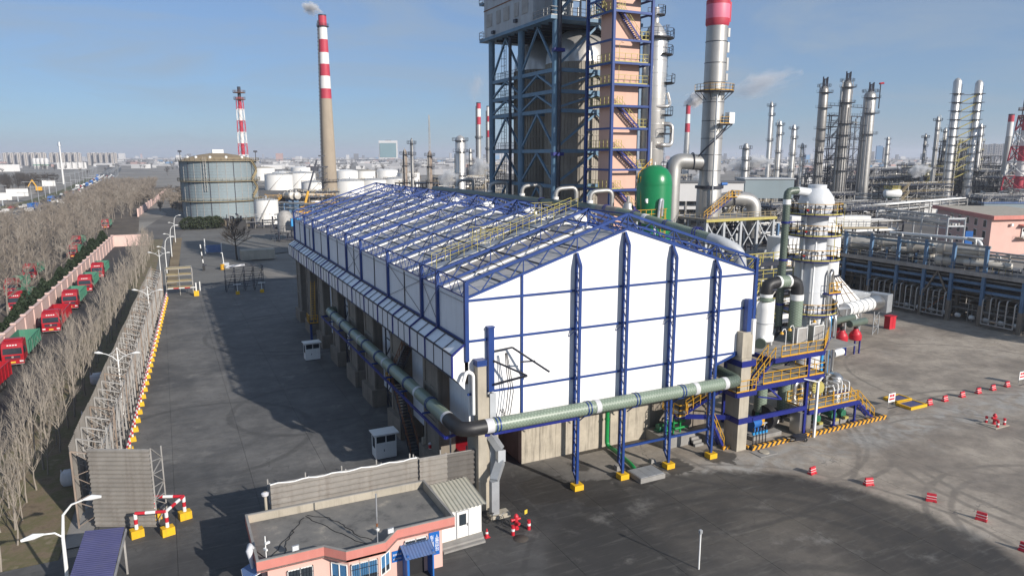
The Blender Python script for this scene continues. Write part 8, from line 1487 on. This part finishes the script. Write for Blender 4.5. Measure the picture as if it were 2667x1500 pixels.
# ------------------------------------------------------------------ vegetation
def bare_tree(seed,h,spread,up,nb,ns,nt,r0):
 rr = random.Random(seed); tk = MB(); cw = MB(); tops = []
 lean = V(rr.uniform(-.05,.05),rr.uniform(-.05,.05),1); P = [V(0,0,0)]
 for i in range(1,7): P.append(P[-1] + (lean + V(rr.uniform(-.08,.08),rr.uniform(-.08,.08),0)) * (h * .86 / 6))
 tk.tube(P,[r0 * (1 - .14 * i) for i in range(7)],6,caps=False)
 def limb(p,d,L_,r,lev):
  q = p + d * L_ * .5 + V(rr.uniform(-.1,.1),rr.uniform(-.1,.1),.04) * L_; e = q + (d + V(0,0,up * .25)).normalized() * L_ * .5
  cw.tube([p,q,e],[r,r * .7,r * .35],3 if lev else 4,caps=False)
  if lev < 2:
   for i in range(ns if lev == 0 else nt):
    t = rr.uniform(.25,1); s_ = p.lerp(q,t * 2) if t < .5 else q.lerp(e,t * 2 - 1); a = rr.uniform(0,TAU); v = Vector((math.cos(a),math.sin(a),rr.uniform(-.1,.9))); limb(s_,(d * (.8 + up * .5) + v * .75).normalized(),L_ * rr.uniform(.38,.62),r * .45,lev + 1)
 for i in range(nb):
  t = rr.uniform(.28,1) ** .8; k = min(5,int(t * 6)); p = P[k].lerp(P[k + 1],t * 6 - k) if t < 1 else P[6]; a = i * 2.4 + rr.uniform(-.4,.4); s_ = spread * (1.15 - .6 * t); limb(p,Vector((math.cos(a) * s_,math.sin(a) * s_,up)).normalized(),h * rr.uniform(.22,.36) * (1.25 - .5 * t),r0 * .38,0)
 return tk,cw
def tree_proto(name,label,group,args,m):
 tk,cw = bare_tree(*args); t = thing(name,label,'tree',(0,0,0),group); tk.build('trunk',m,t); cw.build('crown',m,t); return t
def plant(protos,spots,seed,s0,s1,z=-.16):
 rr = random.Random(seed)
 for i,(x,y) in enumerate(spots):
  p = protos[i] if i < len(protos) else copy_tree(protos[rr.randrange(len(protos))]); s_ = rr.uniform(s0,s1); p.location = (x,y,z); p.rotation_euler = (0,0,rr.uniform(0,TAU)); p.scale = (s_,s_,s_ * rr.uniform(.9,1.15))
rr = random.Random(5); sp = []; y = 44.0
while y < 236:
 for k in range(3 if y < 110 else 2): sp.append((-13.8 + .045 * y - .3 - k * 1.35 + rr.uniform(-.4,.4),y + rr.uniform(-.7,.7)))
 y += 2.5 if y < 120 else 3.2
plant([tree_proto('poplar_tree','slender bare grey poplar in the tight rows beside the truck road','bare poplars beside the truck road',(s_,6.4 - .5 * (s_ % 3),.5 + .12 * (s_ % 4),1.1,9 + s_ % 4,4,4,.075 + .012 * (s_ % 3)),'bark') for s_ in range(10)],sp,6,.65,1.28)
ws_ = []; tries = 0
while len(ws_) < 285 and tries < 20000:
 tries += 1; y = 88 + 400 * rr.random() ** 1.15; lo = -62 if y < 330 else -47; x = rr.uniform(lo,wx(min(y,245)) - 3.6)
 if y > 360: x = rr.uniform(-46,-13)
 if Vector((x,y)).dot(rgt) < -Vector((x,y)).dot(fwd) * .76: continue
 if all((x - a) ** 2 + (y - b_) ** 2 > 20 for a,b_ in ws_): ws_.append((x,y))
ws_.sort(key=lambda q: q[1])
plant([tree_proto('bare_tree','spreading leafless brown tree in the wood behind the pink wall','leafless wood behind the pink wall',(20 + s_,7.6,1.2,.7,14,5,6,.14),'bark_wood' if s_ % 3 else 'bark') for s_ in range(9)],ws_,8,.7,1.25,-.22)
def far_wood(name,label,spots,h,m,seed):
 b = MB(); rr = random.Random(seed)
 for x,y in spots:
  hh = h * rr.uniform(.7,1.2); b.tube([(x,y,-.25),(x,y,hh * .6)],.18,3,caps=False)
  for i in range(26): a = rr.uniform(0,TAU); z = hh * rr.uniform(.25,.6); p = V(x,y,z); e = p + V(math.cos(a),math.sin(a),rr.uniform(.4,1.3)).normalized() * hh * rr.uniform(.3,.5); b.tube([p,e],[.12,.04],3,caps=False); b.tube([p.lerp(e,.5),p.lerp(e,.5) + V(rr.uniform(-1,1),rr.uniform(-1,1),1.0) * hh * .17],[.07,.03],3,caps=False); b.tube([p.lerp(e,.7),p.lerp(e,.7) + V(rr.uniform(-1,1),rr.uniform(-1,1),.6) * hh * .14],[.06,.03],3,caps=False)
 b.build(name,m,None,kind='stuff',label=label,category='wood')
far_wood('far_wood','far strip of bare trees running along the highway',[(rr.uniform(-46,-4),rr.uniform(440,760)) for i in range(330)],8.5,'bark_wood',3)
far_wood('far_wood','dark bare wood beyond the building site left of the highway',[(rr.uniform(-420,-92),rr.uniform(640,900)) for i in range(650)],11,'bark_dark',4)
far_wood('far_wood','brown scrub around the gas holder and the far lawn',[(rr.uniform(-2,16),rr.uniform(380,620)) for i in range(90)] + [(rr.uniform(60,300),rr.uniform(700,1000)) for i in range(120)],5,'bark_wood',5)
def leafy(seed,prof,n_,sz):
 rr = random.Random(seed); b = MB()
 for i in range(n_):
  t = rr.random(); k = t * (len(prof) - 1); j = min(int(k),len(prof) - 2); f_ = k - j; r = prof[j][0] * (1 - f_) + prof[j + 1][0] * f_; z = prof[j][1] * (1 - f_) + prof[j + 1][1] * f_; a = rr.uniform(0,TAU); r *= rr.uniform(.72,1.08); c_ = V(r * math.cos(a),r * math.sin(a),z + rr.uniform(-.1,.1)); u = V(rr.uniform(-1,1),rr.uniform(-1,1),rr.uniform(-.3,1)).normalized() * sz * rr.uniform(.6,1.3); w = u.cross(V(rr.uniform(-1,1),rr.uniform(-1,1),rr.uniform(-1,1))).normalized() * sz * .5; b.quad(c_ - w,c_ + w * .6 - u * .2,c_ + u,c_ - w * .5 + u * .5)
 return b
hp = []
for s_ in range(3):
 t = thing('evergreen_tree','dark evergreen shrub in the hedge behind the pink wall','shrub',(0,0,0),'evergreen hedge behind the pink wall'); leafy(s_,[(.5,.3),(1.25,.9),(1.3,1.8),(.95,2.8),(.4,3.7),(.05,4.2)],1500,.24).build('crown','evergreen',t); MB().tube([(0,0,0),(0,0,2.5)],[.12,.05],6).build('trunk','bark_dark',t); hp.append(t)
plant(hp,[(wx(y) - 1.9 + random.uniform(-.3,.3),y) for y in [66 + i * 2.15 for i in range(84)]],9,.75,1.2,-.2)
t = thing('round_bush','big clipped round evergreen bush in front of the gas holder','bush',(12.5,292,0)); b = MB()
for cx,cy,r in ((8.5,292,3.6),(12,291,4.2),(15.5,292,3.8),(18,293,2.8)):
 l = leafy(int(cx),[(r * .7,.2),(r,1.4),(r * .95,2.6),(r * .6,3.8),(.1,4.4)],1500,.5); b0 = len(b.v); b.v += [(p[0] + cx,p[1] + cy,p[2]) for p in l.v]
 for f_ in l.f: b._f([i + b0 for i in f_])
b.build('crown','bush',t)
tk,cw = bare_tree(71,11,1.2,.6,22,9,8,.25); t = thing('dark_tree','lone dark leafless tree at the far end of the yard','tree',(16.6,199,0)); ORG[t.name] = (0,0,0); tk.build('trunk','bark_dark',t); cw.build('crown','bark_dark',t)
MB().bb(17.5,197,0,26,201,2.5).build('utility_block','concrete',None,label='low pale utility block behind the lone dark tree',category='block')
t = thing('boom_barrier','raised black and white boom barrier at the far yard gate','barrier',(7.7,183.8,0)); x,y = 7.7,183.8; part('boom',['black','white'],t,lambda q: striped(q,(x,y,.9),(x - .4,y + .3,6.2),.13,6)); part('housing','black',t,lambda q: q.box((x,y,.55),(.6,.5,1.1))); part('counterweight','dark_steel',t,lambda q: q.box((x + .2,y,1.2),(.9,.25,.3)))
t = thing('gate_panel','blue sheet gate panel across the far end of the yard road','gate',(11.9,215.2,0)); x,y = 11.9,215.2; part('panel','blue_sheet',t,lambda q: q.bb(x - 1.9,y,.3,x + 1.9,y + .12,2.4)); part('post','white',t,lambda q: q.cyl((x - 2.2,y,0),(x - 2.2,y,4.2),.16,8)); part('post','white',t,lambda q: q.cyl((x + 2.1,y,0),(x + 2.1,y,2.8),.1,8))
t = thing('orange_drum','orange drum beside a white post near the scaffold rack','drum',(11.8,183.1,0)); x,y = 11.8,183.1; part('drum','yellow',t,lambda q: q.lathe((x,y,0),[(.5,0),(.5,.5),(.54,.52),(.5,.56),(.5,1.3),(.01,1.32)],14)); part('post','white',t,lambda q: (q.cyl((x + .5,y + .4,0),(x + .2,y + .4,4.0),.1,8),q.box((x + .1,y + .4,4.0),(.4,.2,.15)))); part('box','grey_paint',t,lambda q: q.box((x + .9,y + 1.6,.7),(1.5,.8,1.4)))
MB().tube([(5.5,155.7,0),(5.5,155.7,1.9)],.12,8).build('white_marker_post','white',None,label='short white marker post standing alone in the sunlit yard road',category='post')
# ------------------------------------------------------------------ trucks in the wood, highway traffic and lamps
for i,(x,y) in enumerate(((-27.8,168.0),(-27.8,189.8),(-24.7,151.4),(-24.1,250.1),(-20.0,311.0),(-22.8,224.5))): copy_tree(tr1,(x,y,-.2),RZ,'red truck half hidden under the bare wood, number %s from the camera' % ('two','three','one','five','six','four')[i])
def car(kind,m):
 b = MB(); L_,w,h = {'car': (4.5,1.8,.85),'van': (5.2,2.0,1.9),'lorry': (9,2.5,3.2)}[kind]
 b.bb(-w / 2,-L_ / 2,.3,w / 2,L_ / 2,h)
 if kind == 'lorry': b.bb(-w / 2,-L_ / 2 - .1 - 2.0,.4,w / 2,-L_ / 2 - .1,2.6)
 b.cm = 0; b.hexa([(-w * .46,-L_ * .3,h),(w * .46,-L_ * .3,h),(w * .46,L_ * .38,h),(-w * .46,L_ * .38,h),(-w * .38,-L_ * .12,h + .55),(w * .38,-L_ * .12,h + .55),(w * .38,L_ * .25,h + .55),(-w * .38,L_ * .25,h + .55)]) if kind == 'car' else None
 b.cm = 1
 if kind == 'car': b.hexa([(-w * .47,-L_ * .28,h + .05),(w * .47,-L_ * .28,h + .05),(w * .47,L_ * .36,h + .05),(-w * .47,L_ * .36,h + .05),(-w * .405,-L_ * .15,h + .45),(w * .405,-L_ * .15,h + .45),(w * .405,L_ * .27,h + .45),(-w * .405,L_ * .27,h + .45)])
 else: b.bb(-w * .45,-L_ / 2 - (2.15 if kind == 'lorry' else .03),1.3,w * .45,-L_ / 2 - (2.1 if kind == 'lorry' else .0),2.1)
 b.cm = 2
 for y in (-L_ * .32,L_ * .3):
  for x in (-w / 2,w / 2): b.lathe((x,y,.33),[(.05,-.12),(.33,-.12),(.33,.12),(.05,.12)],8,axis=(1,0,0))
 return b.mesh(kind,[m,'glass','rubber'])
CM = {(k,m): car(k,m) for k,m in (('car','white_band'),('car','grey_paint'),('car','black'),('car','truck_red'),('van','white_band'),('lorry','white_band'),('lorry','bright_blue'))}
CN = {'white_band': 'white','grey_paint': 'silver','black': 'black','truck_red': 'red','bright_blue': 'blue'}
cl = []; rr = random.Random(12)
for fr in (.10,.31,.52,.72,.9):
 y = 330 + rr.uniform(0,20)
 while y < 1150: cl.append((fr,y)); y += (rr.uniform(26,70) if y < 560 else rr.uniform(11,30)) if fr < .6 else rr.uniform(30,80)
for fr,y in cl[:150]:
 k = rr.choice(list(CM)[:5] * 3 + list(CM)); xl,xr = lerp_line(hw_l,y),lerp_line(hw_r,y); o = bpy.data.objects.new({'car': 'car','van': 'van','lorry': 'lorry'}[k[0]],CM[k]); COL.objects.link(o); dx = lerp_line(hw_l,y + 5) - lerp_line(hw_l,y); o.location = (xl + (xr - xl) * fr,y,-.14); o.rotation_euler = (0,0,-math.atan2(dx,5) + (math.pi if fr > .6 else 0)); o['label'] = '%s %s in the traffic on the highway' % (CN[k[1]],k[0]); o['category'] = k[0]; o['group'] = '%s %ss on the highway' % (CN[k[1]],k[0])
hl = None
for i in range(34):
 y = 372 + i * 26; s_ = i % 2; x = (lerp_line(hw_l,y) - 3.0) if s_ else (lerp_line(hw_r,y) + 1.5)
 if hl is None:
  hl = thing('highway_lamp','tall thin grey lamp post lining the highway','street lamp',(0,0,0),'lamp posts along the highway'); part('pole','galv',hl,lambda q: q.tube([(0,0,0),(0,0,12)],[.16,.09],6)); part('arm','galv',hl,lambda q: (q.bar((-3.4,0,12.3),(3.4,0,12.0),.14),q.bar((-4,0,12.3),(-3,0,12.3),.4,.15),q.bar((3,0,12.0),(4,0,12.0),.4,.15))); p = hl
 else: p = copy_tree(hl)
 p.location = (x,y,-.2)
for i,(x,y,w,h,z) in enumerate(((-78.9,476.1,9,4,3),(-77.7,516.5,11,4.5,3),(-72.5,611.9,8,4,5.5))): t = thing('billboard','white roadside board beyond the highway, %s' % ('at the left edge','second from left','nearest the road')[i],'billboard',(x,y,0),'white roadside boards'); part('board','white_band',t,lambda q: q.bb(x - w / 2,y,z,x + w / 2,y + .4,z + h)); part('post','galv',t,lambda q: q.bar((x,y + .3,0),(x,y + .3,z),.6))
t = thing('white_mast','tall white mast beside the highway','mast',(-84.2,814.6,0)); x,y = -84.2,814.6; part('mast','white_band',t,lambda q: q.tube([(x,y,0),(x,y,38)],[.9,.6],8)); part('head','galv',t,lambda q: q.cyl((x,y,36),(x,y,40),1.8,8,1.0))
t = thing('excavator','small yellow excavator on the building site','excavator',(-83.3,648.2,0)); x,y = -83.3,648.2; part('body','yellow',t,lambda q: q.bb(x - 2,y - 1.5,1,x + 2,y + 1.5,4)); part('boom','yellow',t,lambda q: (q.bar((x - 1,y,3),(x - 4,y,9),.8),q.bar((x - 4,y,9),(x - 7,y,4),.6))); part('track','dark_steel',t,lambda q: q.bb(x - 2.4,y - 1.7,0,x + 2.4,y + 1.7,1))
# ------------------------------------------------------------------ city
def block(x,y,w,d,h,label,rz,n_,name='apartment_tower',group='apartment towers',m='apt',z0=-6):
 t = thing(name,label,'building',(x,y,z0),group); cs,sn = math.cos(rz),math.sin(rz); Q = lambda u,v: (x + u * cs - v * sn,y + u * sn + v * cs)
 part('wall',m + '_recess' if m == 'apt' else m,t,lambda q: q.box((x,y,z0 + h / 2),(w,d,h),rz))
 for i in range(n_): u = -w / 2 + w * (i + .5) / n_; part('bay',m,t,lambda q: q.box((*Q(u,-d / 2),z0 + h / 2 + .6),(w / n_ * .55,d * .2,h + 1.2),rz)); part('window_column','window_dark',t,lambda q: [q.box((*Q(u,-d * .602),z0 + 2 + k * h / 13),(w / n_ * .26,.3,h / 26),rz) for k in range(13)],kind='stuff')
 part('roof','roof_dark',t,lambda q: q.box((x,y,z0 + h + .7),(w * .3,d * .5,2.4),rz))
k = 0
for g,(p0,p1,D_,n_) in enumerate(((22,130,2050,6),(141,220,2050,5),(238,313,2150,5))):
 a = V(*((-393.0,2475.3),(-275.5,2417.8),(-188.5,2486.5))[g]); b_ = V(*((-279.4,2364.0),(-193.7,2333.1),(-109.3,2414.3))[g])
 for i in range(n_): c_ = a.lerp(b_,(i + .5) / n_); block(c_.x,c_.y,(b_ - a).length / n_ * .84,14,40,'beige apartment tower, %s from the left in the %s skyline group' % (('first','second','third','fourth','fifth','sixth')[i],('left','middle','right')[g]),.1,2)
for i in range(5): x,y = ((2623.4,1610.1),(2664.7,1589.8),(2594.7,1512.7),(2624.8,1498.0),(2556.8,1419.9))[i]; block(x,y,30,16,72,'grey apartment tower on the right skyline, %s from left' % ('first','second','third','fourth','fifth')[i],-1.0,2,group='right skyline towers')
x,y = 716.3,2432.9; block(x,y,62,20,60,'square glass slab office with pale frame on the skyline',-.4,0,'glass_slab',None,'city_white',18); part('glass_face','glass_tower',[o for o in COL.objects if o.name == 'glass_slab'][0],lambda q: q.box((x - 4.6,y - 10.8,46),(56,1,48),-.4))
x,y = 2329.1,1754.2; block(x,y,20,14,62,'blue topped tower on the right skyline',-.7,0,'blue_tower',None,'city_blue',0); x,y = 2351.6,1743.2; block(x,y,22,14,56,'pale tower beside the blue topped tower',-.7,2,'pale_tower',None,'apt',0)
x,y = -162.6,1750.0; block(x,y,52,14,13,'low white office block beyond the highway',.1,5,'white_office',None,'city_white',0)
x,y = -240.9,1509.9; block(x,y,44,16,12,'white works shed with red roof band at the left edge',.1,0,'works_shed',None,'city_white',0)
for i in range(4): x,y = ((-232.0,1784.0),(-225.5,1780.8),(-217.5,1776.9),(-209.6,1773.0))[i]; t = thing('cement_silo','pale green cement silo, %s of the row of four' % ('first','second','third','last')[i],'silo',(x,y,0),'cement silos'); part('shell','city_white',t,lambda q: q.lathe((x,y,0),[(1,3),(3.8,7),(3.8,20),(2.5,22),(.01,22.5)],14)); part('green_band','fabric_green',t,lambda q: q.lathe((x,y,0),[(3.84,7),(3.84,9)],14)); part('leg','grey_steel',t,lambda q: q.bar((x,y,0),(x,y,7),2.5))
rr = random.Random(44)
for m_,nm,n_ in (('city_white','distant_city',620),('city_grey','distant_city',900),('roof_dark','distant_sheds',420),('city_pink','distant_sheds',170),('city_blue','distant_sheds',90)):
 b = MB()
 for i in range(n_):
  a = rr.uniform(-.68,.68); D_ = (1500 if m_ == 'city_white' else 1050) + 6500 * rr.random() ** 1.4
  if a < -.2 and D_ < 1500: continue
  if -.35 < a < .1 and D_ < 900: continue
  p = fwd * D_ + rgt * math.tan(a) * D_; tall = rr.random() < .12 and D_ > 2600; h = rr.uniform(4,11) if not tall else rr.uniform(18,45); w = rr.uniform(10,45) if not tall else rr.uniform(12,30); b.box((p.x,p.y,h / 2 - .5),(w,rr.uniform(9,22),h),rr.uniform(-.3,.3) - .45)
 b.build(nm,m_,None,kind='stuff',label='far city roofs and blocks fading into the haze',category='city')
far_wood('distant_trees','distant dark tree belts between far roofs',[tuple(fwd * D_ + rgt * math.tan(a) * D_) for a,D_ in ((rr.uniform(-.68,.68),rr.uniform(1000,3200)) for i in range(900))],12,'bark_dark',6)
t = thing('viaduct','long low viaduct crossing the plain on the skyline','bridge',(600,2300,0)); a = fwd * 2700 - rgt * 1500; b_ = fwd * 2300 + rgt * 2300
part('deck','cement',t,lambda q: q.bar((a.x,a.y,13),(b_.x,b_.y,13),14,2.2)); part('piers','cement',t,lambda q: [q.bar((*a.lerp(b_,i / 70),0),(*a.lerp(b_,i / 70),12),3) for i in range(71)],kind='stuff')
# ------------------------------------------------------------------ steam and haze
def vol_mat(name,col,dens,sc):
 m = bpy.data.materials.new(name); m.use_nodes = True; n = m.node_tree; n.nodes.clear(); N = n.nodes.new; K = n.links.new
 o = N('ShaderNodeOutputMaterial'); v = N('ShaderNodeVolumePrincipled'); v.inputs['Color'].default_value = rgba(col); v.inputs['Anisotropy'].default_value = .2; K(v.outputs[0],o.inputs['Volume'])
 if sc:
  co = N('ShaderNodeTexCoord').outputs['Object']; nz = N('ShaderNodeTexNoise'); nz.inputs['Scale'].default_value = sc; nz.inputs['Detail'].default_value = 5; K(co,nz.inputs['Vector']); ln = N('ShaderNodeVectorMath'); ln.operation = 'LENGTH'; K(co,ln.inputs[0])
  a = N('ShaderNodeMath'); a.operation = 'MULTIPLY_ADD'; a.inputs[1].default_value = 2.4; a.inputs[2].default_value = -.55; K(nz.outputs[0],a.inputs[0]); b = N('ShaderNodeMath'); b.operation = 'SUBTRACT'; K(a.outputs[0],b.inputs[0]); K(ln.outputs['Value'],b.inputs[1]); c = N('ShaderNodeMath'); c.operation = 'MULTIPLY'; c.use_clamp = False; c.inputs[1].default_value = dens; K(b.outputs[0],c.inputs[0]); d = N('ShaderNodeMath'); d.operation = 'MAXIMUM'; d.inputs[1].default_value = 0; K(c.outputs[0],d.inputs[0]); K(d.outputs[0],v.inputs['Density'])
 else: v.inputs['Density'].default_value = dens
 MATS[name] = m
vol_mat('steam',(1,1,1),2.2,1.7); vol_mat('thin_smoke',(.97,.97,.98),.16,1.5); vol_mat('haze_air',(.86,.90,1.0),.00014,0)
sm = MB().lathe((0,0,0),[(math.sin(k * math.pi / 10) * 1.0 + .001,-math.cos(k * math.pi / 10)) for k in range(11)],16)
SM = {m_: sm.mesh('plume',m_) for m_ in ('steam','thin_smoke')}
for (x,y),z,(sx,sz),m_,rot,lb in (((79.7,406.4),104.78,(7,4.5),'steam',.5,'thin smoke drifting from the tall banded chimney'),((190.5,441.2),71.64,(8,14),'thin_smoke',0,'pale steam rising from the red and white stack'),((300.8,353.7),62.70,(13,6),'steam',-.45,'white steam trailing from the banded stack behind the lift tower'),((334.8,337.1),71.12,(26,10),'thin_smoke',-.2,'faint grey smoke drifting right of the big stack'),((253.4,260.0),23.59,(12,6),'steam',0,'white steam cloud beside the foot of the big stack'),((229.6,266.1),17.02,(5,3.2),'steam',0,'small steam puff under the flue duct bend'),((350.7,240.2),19.84,(6.5,4.6),'steam',0,'round steam puff right of the three columns'),((114.8,300.1),17.61,(5.5,6),'steam',0,'steam cloud at the foot of the fat column'),((155.5,358.1),20.07,(7,10),'steam',0,'steam cloud beside the coke tower base'),((419.3,226.6),66.99,(3.5,10),'steam',0,'steam plume at the right edge of the picture')):
 o = bpy.data.objects.new('steam_plume',SM[m_]); COL.objects.link(o); o.location = (x,y,z); o.scale = (sx,sx * .8,sz); o.rotation_euler = (0,rot,-.4); o['label'] = lb; o['category'] = 'steam'
hz = MB(); hz.bb(-14300,-2300,-1.4,14300,14300,130); hz.build('haze','haze_air',None,kind='stuff')
